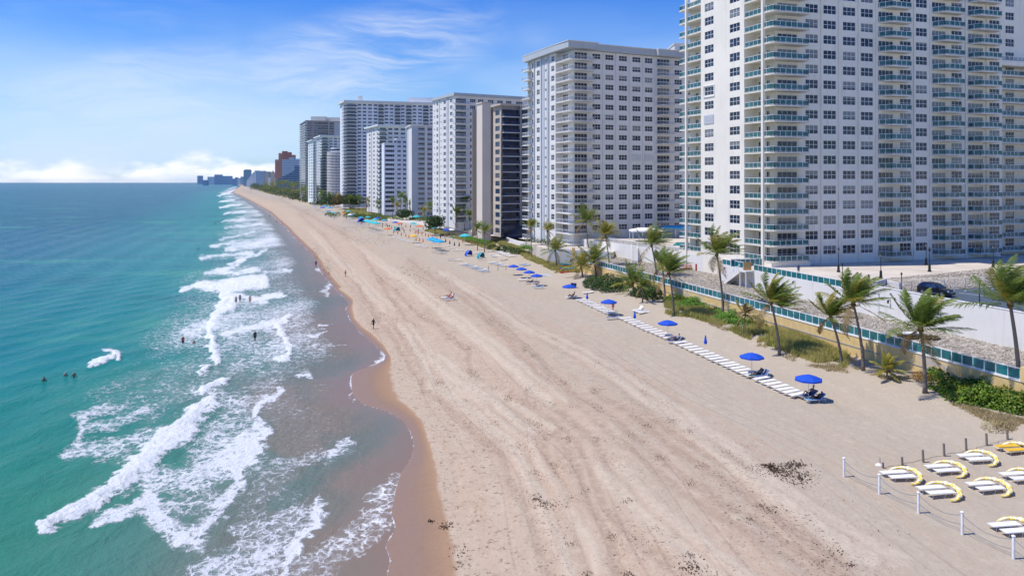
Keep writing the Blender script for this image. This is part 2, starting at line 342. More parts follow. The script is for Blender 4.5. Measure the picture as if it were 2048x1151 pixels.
# ---------------------------------------------------------------- sea
# strokes of white water: (half width px, strength, points), traced on the flat sea and carried there as a foam amount
ST = [
 (10,1.0,[(88,1054),(110,1040),(140,1022)]),(17,1.0,[(140,1024),(185,1000),(235,968),(270,945)]),(20,1.0,[(235,968),(290,915),(330,880),(372,862)]),(14,1.0,[(330,882),(372,845),(410,812),(424,803)]),
 (13,.75,[(190,1040),(250,1020),(300,1000)]),(26,.62,[(290,1000),(330,1050),(378,1078)]),(15,.70,[(350,1085),(400,1056),(440,1012),(470,968),(480,930)]),(30,.60,[(300,960),(380,960),(440,930),(500,880)]),
 (22,.50,[(420,1000),(380,1010),(330,1020)]),(11,.62,[(480,935),(508,915),(520,880),(530,872)]),(30,.42,[(430,860),(470,830),(500,850)]),(8,.66,[(500,905),(528,870),(514,845),(518,815),(540,795),(562,780)]),
 (20,.45,[(440,800),(480,800),(530,800)]),(34,.42,[(400,910),(460,890),(500,890)]),
 (10,.74,[(570,1150),(575,1120),(600,1082),(625,1055),(640,1015),(645,1004)]),(34,.42,[(420,1135),(500,1110),(570,1070),(610,1030)]),(30,.40,[(380,1150),(480,1140),(560,1130)]),
 (18,.36,[(470,1060),(540,1050),(590,1010)]),
 (8,.50,[(130,905),(150,885),(165,860),(160,835)]),(9,.55,[(155,840),(200,822),(240,815)]),(16,.50,[(135,905),(180,892),(230,885),(300,868)]),(14,.46,[(165,858),(220,848),(290,818)]),(20,.42,[(240,905),(200,912),(280,890)]),
 (30,.30,[(300,820),(340,790),(400,760)]),(20,.30,[(330,760),(400,720),(430,710)]),
 (6,1.0,[(186,727),(212,719),(228,710),(240,718)]),(3,.8,[(210,700),(240,706)]),
 (6,1.0,[(402,742),(418,738)]),(8,.9,[(405,782),(430,772),(455,762)]),(12,.5,[(390,785),(440,778)]),(7,.65,[(592,752),(610,745),(618,750)]),
 (9,1.0,[(433,722),(427,700),(424,680),(420,660)]),(10,1.0,[(420,660),(428,640),(440,630),(465,610)]),(11,1.0,[(445,618),(452,600),(460,590)]),(14,.55,[(370,660),(400,648),(430,640)]),(12,.5,[(380,672),(410,650)]),
 (6,.85,[(580,632),(555,645),(552,660),(570,672),(580,690),(578,712),(560,718)]),(22,.45,[(470,660),(520,650),(560,660),(555,690)]),(22,.42,[(450,690),(500,690),(560,700)]),(16,.40,[(470,730),(520,720),(560,715)]),
 (9,.7,[(455,668),(500,655),(545,645)]),
 (13,1.0,[(405,572),(450,572),(500,566),(530,562)]),(8,1.0,[(440,590),(462,592),(470,600)]),(6,.8,[(470,590),(520,600),(560,590)]),(10,.5,[(480,606),(530,600)]),(5,.8,[(370,580),(400,572)]),
 (4.8,0.70,[(410,545),(440,538),(465,528),(490,520)]),(5.6,0.70,[(430,538),(470,545),(520,540)]),(4.8,0.66,[(400,516),(450,510),(500,505)]),(4.0,0.62,[(470,520),(510,510),(530,498)]),(3.2,0.55,[(530,545),(580,540)]),
 (4.0,0.70,[(455,498),(490,492),(500,488)]),(3.2,0.70,[(420,492),(440,490),(470,484)]),(3.2,0.62,[(440,478),(480,470),(510,462)]),(3.2,0.62,[(455,455),(490,452),(520,446)]),(2.8,0.62,[(445,442),(490,438)]),
 (2.8,0.70,[(450,428),(490,422)]),(2.4,0.70,[(440,415),(475,410)]),(2.4,0.70,[(440,403),(470,400)]),(2.4,0.70,[(437,392),(455,385),(475,378)]),(1.6,0.47,[(470,380),(480,372)]),
 (4,.55,[(655,590),(645,580),(660,570),(676,560)]),(4,.5,[(660,560),(655,548),(640,538)]),(3,.55,[(770,715),(763,704)]),(6,.5,[(742,738),(760,725),(771,712)]),
 (3,.5,[(703,800),(706,780),(704,760)]),(3.5,.7,[(640,650),(660,648)]),(3,.7,[(620,670),(650,662)]),(4,.45,[(620,690),(690,690)]),
 (26,.30,[(620,1140),(690,1100),(760,1060)]),(26,.32,[(600,1130),(700,1080),(770,1000)]),(18,.38,[(740,990),(770,975),(790,960)]),(16,.34,[(560,930),(640,915),(690,900)]),(9,.5,[(660,905),(690,890),(700,885)]),
 (40,.26,[(450,900),(560,960),(500,1010)]),(22,.20,[(560,820),(600,790),(640,770)]),(22,.26,[(700,1080),(760,1040),(780,980)])]
def sea_mat():
    t = NT('sea_water'); pos = t.N('NewGeometry').outputs['Position']; dw = t.attr('offshore'); fo = t.attr('foam'); fat = t.attr('thick')
    sp = t.N('SeparateXYZ'); t.L(pos, sp.inputs[0])
    wob = t.math('ADD', dw, t.math('MULTIPLY', t.math('SUBTRACT', t.noise(t.mapped(pos, (1, .45, 1)), .10, 4), .5), 13.0))
    wob = t.math('ADD', t.math('MULTIPLY', wob, t.mr(t.attr('tonal'), 0, 1, 1, .35)), t.math('MULTIPLY', t.mr(t.attr('tonal'), 0, -1, 0, 1), 3.6))
    cr = t.N('ValToRGB'); e = cr.color_ramp
    stops = [(0, (.235, .165, .125)), (.045, (.215, .175, .135)), (.15, (.145, .165, .135)), (.23, (.085, .185, .150)), (.36, (.018, .200, .162)), (.48, (.001, .180, .172)), (.75, (.000, .135, .165)), (1, (.000, .092, .145))]
    e.elements[0].position = 0; e.elements[0].color = stops[0][1]+(1,); e.elements[1].position = 1; e.elements[1].color = stops[-1][1]+(1,)
    for p_, c_ in stops[1:-1]: q = e.elements.new(p_); q.color = c_+(1,)
    t.L(t.math('DIVIDE', t.math('POWER', t.math('MAXIMUM', wob, 0), .8), 42.0), cr.inputs[0])
    col = cr.outputs[0]
    patch = t.noise(t.mapped(pos, (.5, 1, 1)), .035, 4, .6); col = t.mix(t.math('MULTIPLY', t.mr(patch, .5, .66), t.mr(dw, 12, 35, 0, .55)), col, (.004, .110, .125))
    col = t.mix(t.math('MULTIPLY', t.mr(patch, .46, .32), t.mr(dw, 6, 25, 0, .5)), col, (.050, .27, .175))
    col = t.mix(t.math('MULTIPLY', t.mr(sp.outputs[1], 105, 55), t.mr(dw, 10, 26, 0, .6)), col, (.030, .185, .115))
    # far open water turns blue
    col = t.mix(t.mr(sp.outputs[1], 700, 5000), col, (.001, .100, .155))
    # lacy foam
    v = t.mapped(pos, (1, .75, 1)); wv = t.N('Mix', _data_type='RGBA')
    nz = t.N('TexNoise', Scale=.9, Detail=4, Roughness=.6); t.L(v, nz.inputs['Vector'])
    add = t.N('VectorMath', _operation='MULTIPLY_ADD'); t.L(nz.outputs['Color'], add.inputs[0]); add.inputs[1].default_value = (1.5, 1.5, 0); t.L(v, add.inputs[2])
    def lace(sc):
        vo = t.N('TexVoronoi', _feature='DISTANCE_TO_EDGE', Scale=sc); t.L(add.outputs[0], vo.inputs['Vector']); return vo.outputs[0]
    l1 = t.mr(lace(.85), .22, .0); l2 = t.mr(lace(2.1), .20, .0)
    pat = t.math('ADD', t.math('MULTIPLY', l1, .17), t.math('MULTIPLY', l2, .20)); pat = t.math('ADD', pat, t.math('MULTIPLY', t.noise(add.outputs[0], 1.7, 8, .78), .86))
    st = t.noise(t.mapped(pos, (.22, 1.1, 1), (0, 0, R(-25))), 1.0, 5, .65); pat = t.math('ADD', pat, t.math('MULTIPLY', t.math('SUBTRACT', st, .5), .5))
    q = t.math('SUBTRACT', t.math('ADD', pat, fo), .96); foam = t.math('POWER', t.mr(q, -.06, .36), 1.2)
    foam = t.math('MULTIPLY', t.math('MULTIPLY', foam, .86), t.mr(fo, .03, .16)); sk_ = t.noise(t.mapped(pos, (1.2, .35, 1), (0, 0, R(-35))), 1.5, 7, .74, .6); foam = t.math('MAXIMUM', foam, t.mr(t.math('ADD', fat, t.math('MULTIPLY', t.math('SUBTRACT', sk_, .5), 1.5)), .48, 1.0))
    milky = t.math('MULTIPLY', t.mr(fo, .12, .8), .26); col = t.mix(milky, col, (.30, .38, .38))
    col = t.mix(foam, col, t.mix(t.noise(pos, 3.5, 5, .7), (.70, .72, .73), (.90, .90, .90)))
    t.set(t.b, 'Base Color', col); t.set(t.b, 'Roughness', t.math('ADD', .22, t.math('MULTIPLY', foam, .6))); t.set(t.b, 'IOR', 1.33)
    t.set(t.b, 'Specular IOR Level', t.mr(sp.outputs[1], 60, 500, .09, .01))
    r1 = t.noise(t.mapped(pos, (1, .55, 1), (0, 0, R(18))), .55, 6, .62, .4); r2 = t.noise(t.mapped(pos, (.8, 1.5, 1)), 2.2, 5, .6)
    hh = t.math('ADD', r1, t.math('MULTIPLY', r2, .22)); hh = t.math('ADD', hh, t.math('MULTIPLY', foam, t.math('MULTIPLY', t.noise(pos, 3.0, 6, .75), .55)))
    t.bump(t.math('MULTIPLY', hh, t.mr(dw, .0, 9, .08, 1)), .8, .55); return t.m
us = np.concatenate([[-9000, -5000, -2500, -1200, -700, -400, -200, -90, -30], np.arange(-8, 900, 2.6), [930, 1100]])
x, y, f = fan(us, vrows(2.3), (6, 14, 22, 30, 36, 40))
v_ = HZ+F*H/y; u_ = CX+F*x/y
wu = (fbm(x*.55, y*.4, 4, 11)-.5); wv = (fbm(x*.55, y*.4, 4, 31)-.5); sc = np.clip(60/y*22, 1.2, 30)
n1_ = fbm(u_*.035, v_*.11, 4, 51)-.5; n2_ = fbm(u_*.03+9, v_*.16, 4, 52)-.5; n3_ = fbm(u_*.16, v_*.45, 3, 53)
uu = u_+wu*sc*1.6+n1_*26; vv = v_+wv*sc*.9+n2_*np.clip((v_-360)*.07, 1.5, 14)
foam = np.zeros_like(x); thick = np.zeros_like(x)
for hw, s_, pts in ST:
    dmin = np.full_like(x, 1e9)
    m_ = (uu > min(p[0] for p in pts)-hw*3) & (uu < max(p[0] for p in pts)+hw*3) & (vv > min(p[1] for p in pts)-hw*3) & (vv < max(p[1] for p in pts)+hw*3)
    a_, b_ = uu[m_], vv[m_]; dm = np.full_like(a_, 1e9)
    for (x0, y0), (x1, y1) in zip(pts[:-1], pts[1:]):
        dx, dy = x1-x0, y1-y0; tt = np.clip(((a_-x0)*dx+(b_-y0)*dy)/(dx*dx+dy*dy), 0, 1)
        dm = np.minimum(dm, np.hypot(a_-x0-tt*dx, b_-y0-tt*dy))
    k = s_*(1-sstep(dm, hw*.25, hw*1.7))*(.62+.62*n3_[m_]); k = np.minimum(k, 1.05); foam[m_] = np.maximum(foam[m_], k)+np.minimum(foam[m_], k)*.25
    if s_ > .8: thick[m_] = np.maximum(thick[m_], (s_-.1)*(1-sstep(dm, hw*.15, hw*1.5))*(.70+.6*n3_[m_]))
def patch_field(lines):
    return stroke_field(u_+n1_*40, v_+n2_*18, lines, 1.0)
BROWN = [(52, [(590,650),(650,672),(715,690)]), (60, [(545,800),(600,850),(660,830),(690,790)]), (40, [(560,880),(620,900)]), (70, [(600,1150),(680,1090),(770,1040)]), (40, [(690,960),(760,930)])]
TEAL = [(26, [(740,700),(690,735),(600,752),(520,745)]), (34, [(775,850),(730,890),(640,950),(560,1000)]), (24, [(690,600),(620,610),(560,600)]), (40, [(470,1120),(430,1140)])]
tonal = np.zeros_like(x)
for lst, sg in ((BROWN, 1), (TEAL, -1)):
    for hw, pts in lst:
        a_, b_ = u_+n1_*50, v_+n2_*22; dm = np.full_like(a_, 1e9)
        for (x0, y0), (x1, y1) in zip(pts[:-1], pts[1:]):
            dx, dy = x1-x0, y1-y0; tt = np.clip(((a_-x0)*dx+(b_-y0)*dy)/(dx*dx+dy*dy), 0, 1); dm = np.minimum(dm, np.hypot(a_-x0-tt*dx, (b_-y0-tt*dy)*1.5))
        tonal = tonal+sg*(1-sstep(dm, hw*.3, hw*1.5))
d = xw(y)-x
foam = np.maximum(foam, .85*(1-sstep(np.abs(d-.05), .02, np.clip(y*.0017, .07, 1.3)))*sstep(y, 20, 40)*(.15+.85*vnoise(y*.31, x*.3, 4)))
surf = sstep(d, 2, 10)*(1-sstep(d, 24, 46)); foam = np.maximum(foam, surf*(.14+.62*fbm(x*.06, y*.03, 4, 77)**1.5)*sstep(y, 40, 130)*(y < 4000))
foam = foam+.10*(foam > .2)*(1-foam)*sstep(fbm(x*.3, y*.2, 3, 7), .35, .6)+.14*sstep(d, 3, 8)*(1-sstep(d, 20, 34))*fbm(x*.25, y*.12, 3, 19); foam = np.clip(foam, 0, 1.1)
zz = .10*np.sin(x*.55+y*.16+2*fbm(x*.05, y*.05, 2, 9))*sstep(d, 8, 40)+.06*np.sin(x*1.1-y*.31)*sstep(d, 8, 30)
zz = zz*(1-sstep(y, 500, 2500))+thick*.30*sstep(d, 6, 14)*(.6+.8*fbm(x*1.3, y*1.1, 3, 61))+.012*sstep(d, 0, 2)
tag(npmesh('sea', np.stack([x, y, zz], 1), f, sea_mat(), True, {'offshore': np.clip(d, -5, 3000), 'foam': foam, 'thick': thick, 'tonal': np.clip(tonal, -1, 1)}), 'turquoise sea with white breakers rolling onto the beach', kind='structure')
# ---------------------------------------------------------------- building materials
def glass_mat(name, dark=(.010, .014, .024), pale=(.24, .25, .25), thr=.60, rough=.08):
    """window glass: each pane group shows a dark room, a half drawn blind or a pale curtain"""
    t = NT(name); r = t.N('ObjectInfo').outputs['Random']; o = t.obj(); sp = t.N('SeparateXYZ'); t.L(o, sp.inputs[0])
    n = t.noise(t.N('NewGeometry').outputs['Position'], .35, 2)
    c = t.mix(t.mr(n, .35, .65), dark, tuple(x*2.6+.004 for x in dark))
    cur = t.mix(t.math('MULTIPLY', t.noise(t.mapped(o, (9, 1, .2)), 1.5, 2), .8), pale, tuple(x*.55 for x in pale))
    lim = t.math('MULTIPLY', t.math('FRACT', t.math('MULTIPLY', r, 37.0)), 1.9)
    half = t.math('GREATER_THAN', sp.outputs[2], lim)
    f = t.math('MULTIPLY', t.math('GREATER_THAN', r, thr), half)
    t.set(t.b, 'Base Color', t.mix(f, c, cur)); t.set(t.b, 'Roughness', rough); t.set(t.b, 'Specular IOR Level', .5); return t.m
def wall_mat(name, c, dirt=.24):
    t = NT(name); pos = t.N('NewGeometry').outputs['Position']
    n = t.noise(pos, .12, 4); g = t.noise(t.mapped(pos, (1, 1, .12)), .9, 5, .62); fine = t.noise(pos, 6, 3)
    col = t.mix(t.mr(n, .3, .7), tuple(x*.95 for x in c), tuple(min(1, x*1.03) for x in c))
    col = t.mix(t.math('MULTIPLY', t.mr(g, .5, .8), dirt), col, (.22, .20, .17)); t.set(t.b, 'Base Color', col)
    t.set(t.b, 'Roughness', .8); t.set(t.b, 'Specular IOR Level', .25); t.bump(fine, .15, .02); return t.m
def teal_glass(name, c, alpha=.72):
    t = NT(name); n = t.noise(t.N('NewGeometry').outputs['Position'], .5, 3)
    t.set(t.b, 'Base Color', t.mix(t.mr(n, .35, .65), c, tuple(x*.6 for x in c))); t.set(t.b, 'Roughness', .06); t.set(t.b, 'Specular IOR Level', .5)
    t.set(t.b, 'Alpha', alpha); return t.m
M = {}
M['cream'] = wall_mat('cream_render', (.80, .75, .65)); M['white'] = wall_mat('white_render', (.73, .71, .67)); M['soffit'] = wall_mat('cream_soffit', (.76, .72, .62), .05)
M['grey'] = wall_mat('grey_render', (.46, .49, .52)); M['roofgrey'] = wall_mat('grey_fascia', (.44, .48, .50)); M['beige'] = wall_mat('beige_concrete', (.56, .49, .41), .06)
M['beige2'] = wall_mat('light_beige_concrete', (.66, .58, .49), .06); M['brown'] = wall_mat('brown_grey_concrete', (.34, .33, .33)); M['green'] = wall_mat('pale_green_white_render', (.70, .76, .73))
M['bluewhite'] = wall_mat('cool_white_render', (.72, .75, .79), .06); M['roof'] = pm('flat_roof', (.42, .42, .41), .9, world=True, scale=.3)
M['win'] = glass_mat('window_glass'); M['dark'] = glass_mat('dark_tinted_glass', (.006, .014, .036), (.035, .05, .075), .85)
M['frame'] = pm('white_window_frame', (.80, .80, .79), .5); M['dframe'] = pm('dark_frame', (.05, .05, .055), .5); M['rail'] = pm('white_railing', (.80, .81, .81), .45)
M['teal'] = teal_glass('teal_balcony_glass', (.045, .19, .20), .62); M['greenglass'] = teal_glass('green_balcony_glass', (.10, .24, .21), .8)
M['fenceteal'] = teal_glass('teal_fence_glass', (.010, .20, .235), .86); M['clear'] = teal_glass('pale_balcony_glass', (.35, .40, .42), .35)
M['shutter'] = pm('closed_storm_shutter', (.58, .59, .60), .6)
# ---------------------------------------------------------------- faces of buildings
def vdir(vp): return np.array([vp-CX, F])/math.hypot(vp-CX, F)
class Face:
    """a vertical face: origin p0, unit direction d along it; n points out of the building"""
    def __init__(s, p0, d, flip=False):
        s.p0 = np.array(p0, float); s.d = np.array(d, float); s.n = np.array([d[1], -d[0]])*(-1 if flip else 1); s.rz = math.atan2(d[1], d[0])
        s.flip = flip
    def t(s, px):
        k = (px-CX)/F; return (s.p0[0]-k*s.p0[1])/(k*s.d[1]-s.d[0])
    def pt(s, t, z, out=0.0):
        q = s.p0+s.d*t+s.n*out; return (q[0], q[1], z)
    def off(s, out): return Face(s.p0+s.n*out, s.d, s.flip)
MESH = {}
def win_mesh(kind, w, h):
    """meshes with x along the face, y out of it, z up from the sill: (frame, glass)"""
    key = (kind, round(w, 1), round(h, 1))
    if key in MESH: return MESH[key]
    f = MB(); g = MB(); b = .07 if kind != 'far' else .12
    cols, rows = {'6': (3, 2), '3': (3, 1), 'door': (4, 1), 'mix': (3, 2), 'door6': (4, 2), 'four': (2, 2), 'one': (1, 1), 'bold': (3, 2), 'far': (3, 1), 'dark': (2, 1), 'rib': (5, 1)}[kind]
    d0, d1 = (-.03, .05)
    for i in range(cols+1): x = -w/2+i*w/cols; f.box(x-b/2, x+b/2, d0, d1, 0, h)
    for j in range(rows+1):
        z = j*h/rows; f.box(-w/2, w/2, d0, d1-.01, z-b/2+(.03 if j == 0 else 0), z+b/2)
    if kind == 'mix':
        f = MB(); [f.box(x-b/2, x+b/2, d0, d1, 0, h) for x in (-w/2, -w/6, w/6, w/2)]
        for z, xs_ in ((0, (-w/2, w/2)), (h, (-w/2, w/2)), (h/2, (-w/2, -w/6)), (h/2, (w/6, w/2))): f.box(xs_[0], xs_[1], d0, d1-.01, z-b/2, z+b/2)
    if kind == 'bold': # window set in a projecting surround
        for x in (-w/2-.35, w/2+.2): f.box(x, x+.15, -.02, .28, -.3, h+.3)
        f.box(-w/2-.35, w/2+.35, -.02, .30, h+.25, h+.38); f.box(-w/2-.35, w/2+.35, -.02, .30, -.42, -.28)
    g.box(-w/2+.01, w/2-.01, -.06, 0.0, .01, h-.01)
    MESH[key] = (f, g); return MESH[key]
MDAT = {}
def add_window(parent, face, t, z, w, h, kind='6', out=-.12, fm='frame', gm='win', name='window', detail=True):
    sg = -1 if face.flip else 1
    key = (kind, round(w, 1), round(h, 1), fm, gm, detail)
    if key not in MDAT:
        f, g = win_mesh(kind, round(w, 1), round(h, 1))
        if detail: MDAT[key] = (f.mesh('window', M[fm]), g.mesh('glass', M[gm]))
        else:
            c = MB(); c.add(f.v, f.f); c.cur = 1; c.add(g.v, g.f); MDAT[key] = (c.mesh('window', [M[fm], M[gm]]), None)
    a, b = MDAT[key]; rz = math.atan2(-face.n[0], face.n[1])          # local +y looks out of the wall
    o = link(name, a, parent, face.pt(t, z, out), rz)
    if b is not None: link('glass', b, o)
    return o
def wall_grid(parent, face, t0, t1, z0, z1, holes, mat, reveal=.22, name='wall'):
    """one wall with real window openings: holes are (t0, t1, z0, z1)"""
    ts = sorted({round(q, 3) for h in holes for q in h[:2]} | {round(t0, 3), round(t1, 3)}); zs = sorted({round(q, 3) for h in holes for q in h[2:]} | {round(z0, 3), round(z1, 3)})
    ts = [q for q in ts if t0-.001 <= q <= t1+.001]; zs = [q for q in zs if z0-.001 <= q <= z1+.001]
    ti = {q: i for i, q in enumerate(ts)}; zi = {q: i for i, q in enumerate(zs)}
    hole = set()
    for a, b, c, d in holes:
        a, b, c, d = (round(q, 3) for q in (a, b, c, d))
        if a not in ti or b not in ti or c not in zi or d not in zi: continue
        for i in range(ti[a], ti[b]):
            for j in range(zi[c], zi[d]): hole.add((i, j))
    mb = MB(); n = len(zs)
    mb.v = [face.pt(t_, z_) for t_ in ts for z_ in zs]
    for i in range(len(ts)-1):
        for j in range(n-1):
            if (i, j) not in hole:
                q = (i*n+j, (i+1)*n+j, (i+1)*n+j+1, i*n+j+1); mb.f.append(q if not face.flip else q[::-1]); mb.mi.append(0)
    for a, b, c, d in holes:
        p = [face.pt(a, c), face.pt(b, c), face.pt(b, d), face.pt(a, d)]; q = [face.pt(x_, z_, -reveal) for x_, z_ in ((a, c), (b, c), (b, d), (a, d))]
        mb.add(p+q, [(0,1,5,4),(1,2,6,5),(2,3,7,6),(3,0,4,7)])
    return mb.build(name, mat, parent)
def railing(poly, h=1.08, post=1.25, z=0.0, bars=False):
    """(rail mesh builder, [panel mesh builders]) along an open polyline"""
    f = MB(); panels = []
    for (x0, y0), (x1, y1) in zip(poly[:-1], poly[1:]):
        L_ = math.hypot(x1-x0, y1-y0); n = max(1, round(L_/post)); ux, uy = (x1-x0)/L_, (y1-y0)/L_
        f.bar((x0, y0, z+h), (x1, y1, z+h), .10, .07); f.bar((x0, y0, z+.13), (x1, y1, z+.13), .06, .06)
        for i in range(n+1):
            q = (x0+ux*L_*i/n, y0+uy*L_*i/n); f.bar((q[0], q[1], z), (q[0], q[1], z+h), .075)
        if bars:
            k = max(2, int(L_/.34))
            for i in range(k): q = (x0+ux*L_*(i+.5)/k, y0+uy*L_*(i+.5)/k); f.bar((q[0], q[1], z+.1), (q[0], q[1], z+h), .03)
        else:
            for i in range(n):
                a = L_*i/n+.05; b = L_*(i+1)/n-.05; g = MB()
                g.bar((x0+ux*a, y0+uy*a, z+.60), (x0+ux*b, y0+uy*b, z+.60), .02, h-.26); panels.append(g)
    return f, panels
def balcony_stack(parent, outline, rail_line, zs, slab_mat='soffit', glass='teal', thick=.2, bars=False, post=1.25, single=True, railm='rail', name='balcony'):
    """balconies with the same plan on each floor level in zs: slab > railing, glass panels"""
    s = MB().prism(outline, -thick, 0); sm = s.mesh('balcony', M[slab_mat]); f, ps = railing(rail_line, bars=bars, post=post); fm = f.mesh('railing', M[railm])
    if single: pm_ = [p.mesh('glass_panel', M[glass]) for p in ps]
    else:
        a = MB(); [a.add(p.v, p.f) for p in ps]; pm_ = [a.mesh('glass_panel', M[glass])] if ps else []
    for z in zs:
        o = link(name, sm, parent, (0, 0, z)); link('railing', fm, o)
        for p in pm_: link('glass_panel', p, o)
def cols_of(face, cols):
    return [(face.t(a), face.t(b), k) for a, b, k in cols]
def window_field(parent, face, cols, floors, sill, head, wallm, t0, t1, z0, z1, fm='frame', gm='win', detail=True, pick=None, out=-.12, reveal=.22):
    """cols: (px0, px1, kind); a wall with openings on every floor and a window in each"""
    holes = []; wins = []
    for px0, px1, kind in cols:
        a, b = sorted((face.t(px0), face.t(px1)))
        for k, fz in enumerate(floors):
            s_, h_ = (sill, head) if not kind.startswith('door') else (.05, 2.3)
            if kind == 'small': s_, h_ = sill+.5, head-.3
            if fz+h_ > z1-.1: continue
            kd = kind
            if pick: kd = pick(kind, k)
            if kind == 'small': kd = 'one'
            wins.append((a, b, fz+s_, fz+h_, kd)); holes.append((a, b, fz+s_, fz+h_))
    wall_grid(parent, face, t0, t1, z0, z1, holes, wallm, reveal)
    for a, b, c, d, kd in wins:
        if kd == 'shut':
            sm_ = MB(); w_ = b-a; sm_.box(-w_/2-.15, w_/2+.15, -.02, .12, -.15, d-c+.15); [sm_.box(-w_/2-.15, w_/2+.15, .12, .15, q*.18, q*.18+.05) for q in range(int((d-c)/.18))]
            key = ('shut', round(w_, 1)); MDAT.setdefault(key, sm_.mesh('storm_shutter', M['shutter']))
            link('storm_shutter', MDAT[key], parent, face.pt((a+b)/2, c, 0), math.atan2(-face.n[0], face.n[1])); continue
        add_window(parent, face, (a+b)/2, c, b-a, d-c, kd, out, fm, gm, detail=detail)
def building(name, label, loc, cat='apartment tower', group=None):
    e = empty(name, (0, 0, 0)); tag(e, label, cat, group); return e
# ---------------------------------------------------------------- near tower
def near_tower():
    B = building('apartment_tower', 'tall cream condominium tower with teal glass balconies, standing behind the white plaza wall', None)
    dA, dB = vdir(5597), vdir(394); Pc = np.array([49.4, 148.1])
    q = lambda a, b: tuple(Pc+dA*a+dB*b)
    fl = [8.75+3*j for j in range(19)]; top = 8.75+3*19
    A = Face(q(0, 2.2), dA); Bf = Face(q(0, 0), dB, True)
    tE = A.t(2004)
    A1, A2, A3, A4, A5, A6, A7, A8 = [(1611, 1636, '6'), (1647, 1672, '6'), (1686, 1711, '6'), (1722, 1746, '6'), (1800, 1822, '6'), (1832, 1854, '6'), (1903, 1924, '6'), (1979, 1999, '6')]
    rr = random.Random(3)
    def pick(kind, k):
        if kind != '6': return 'door6' if kind.startswith('door') else kind
        r = rr.random(); return 'mix' if r < .16 else ('bold' if r < .21 else '6')
    doors = [(1555, 1594, 'door'), (1757, 1786, 'door'), (1864, 1891, 'door'), (1936, 1966, 'door')]
    window_field(B, A, [A1, A2, A3, A4, A5, A6, A7, A8]+doors, fl, .85, 2.52, M['cream'], 2.9, tE, 3.0, top, pick=pick)
    tw = [(1409.5, 1427, '6'), (1459.5, 1479.5, '6')]; cnt = [0]
    def pick2(kind, k):
        cnt[0] += 1
        if cnt[0] == 10: return 'shut'
        r = rr.random(); return 'mix' if r < .2 else ('bold' if r < .27 else '6')
    window_field(B, Bf, tw, fl, .85, 2.52, M['cream'], 7.7, 22.1, 3.0, top, pick=pick2)
    # walls of the two loggias at the ends of the sea front
    I = Face(q(2.9, 0), dB, True); window_field(B, I, [(1517, 1523.5, 'four'), (1533, 1539, 'four')], fl, .2, 2.3, M['soffit'], 2.2, 7.7, 3.0, top)
    s1 = Face(q(0, 7.7), dA); wall_grid(B, s1, 0, 2.9, 3.0, top, [], M['soffit'])
    I2 = Face(q(2.9, 0), dB, True); window_field(B, I2, [(1391, 1397, 'four')], fl, .2, 2.3, M['soffit'], 22.1, 30.4, 3.0, top)
    s2 = Face(q(0, 22.1), dA, True); wall_grid(B, s2, 0, 2.9, 3.0, top, [], M['cream'])
    # plinth below the loggias, down to the gravel
    MB().prism([q(0, -.3), q(9, -.3), q(9, 2.2), q(2.9, 2.2), q(2.9, 7.7), q(0, 7.7)], 3.0, 8.5).build('plinth', M['cream'], B)
    MB().prism([q(0, 22.1), q(2.9, 22.1), q(2.9, 30.4), q(0, 30.4)], 3.0, 8.55).build('plinth', M['cream'], B)
    # back, side and roof
    MB().prism([q(tE, 2.2), q(tE, 30.5), q(2.9, 30.5), q(2.9, 30.3), q(tE-.2, 30.3), q(tE-.2, 2.25)], 3.0, top).build('wall', M['cream'], B)
    MB().prism([q(0, 7.7), q(2.9, 7.7), q(2.9, 2.2), q(tE, 2.2), q(tE, 30.5), q(2.9, 30.5), q(2.9, 22.1), q(0, 22.1)], top, top+26).build('wall', M['cream'], B)
    MB().prism([q(-.4, -.4), q(tE, -.4), q(tE, 30), q(-.4, 30)], top+26, top+27.2).build('roof', M['roof'], B)
    # corner posts and pilasters
    for a, b in ((0, 2.1), (0, 27.4)):
        c = q(a, b); MB().box(-.28, .28, -.28, .28, 3.0, top).build('column', M['cream'], B, loc=(c[0], c[1], 0)).rotation_euler = (0, 0, math.atan2(dA[1], dA[0]))
    pil = MB().box(-.18, .18, -.02, .22, 3.0, top).mesh('pilaster', M['cream'])
    for px in (1642.5, 1678, 1717, 1752, 1828, 1860, 1931, 1973): link('pilaster', pil, B, A.pt(A.t(px), 0), math.atan2(-A.n[0], A.n[1]))
    # balconies
    out = [q(0, 0), q(.5, -.55), q(8.4, -.55), q(9, .1), q(9, 2.2), q(2.9, 2.2), q(2.9, 7.7), q(0, 7.7)]
    balcony_stack(B, out, [q(.12, 7.6), q(.12, .05), q(.55, -.43), q(8.35, -.43), q(8.88, .15), q(8.88, 2.15)], fl, post=1.35)
    out = [q(-.0, 22.1), q(2.9, 22.1), q(2.9, 30.6), q(-.0, 30.3)]
    balcony_stack(B, out, [q(.12, 22.2), q(.12, 30.2), q(2.8, 30.5)], fl, post=1.35)
    for p0, p1 in ((1756, 1809), (1862, 1915), (1933, 1988)):
        a, b = A.t(p0), A.t(p1); w = 2.2
        o_ = [q(a+1.0, 2.2), q(a+1.0, 1.7), q(a+1.9, 2.2-w), q(b+1.3, 2.2-w), q(b+1.3, 2.2)]
        o_ = [q(a+.2, 2.2), q(a+1.3, 2.2-w), q(b-.4, 2.2-w), q(b+.1, 2.2)]
        balcony_stack(B, o_, [q(a+.3, 2.1), q(a+1.35, 2.3-w), q(b-.5, 2.3-w), q(b, 2.1)], fl, single=False)
    # stepped wing with its own terrace
    Wg = Face(q(0, 5.5), dA); tw0, tw1 = tE-.2, tE+42
    zt = 8.75+3*14
    window_field(B, Wg, [(2011, 2028, '6'), (2052, 2072, '6'), (2095, 2117, 'door')], fl, .85, 2.52, M['cream'], tw0, tw1, 3.0, top, pick=pick)
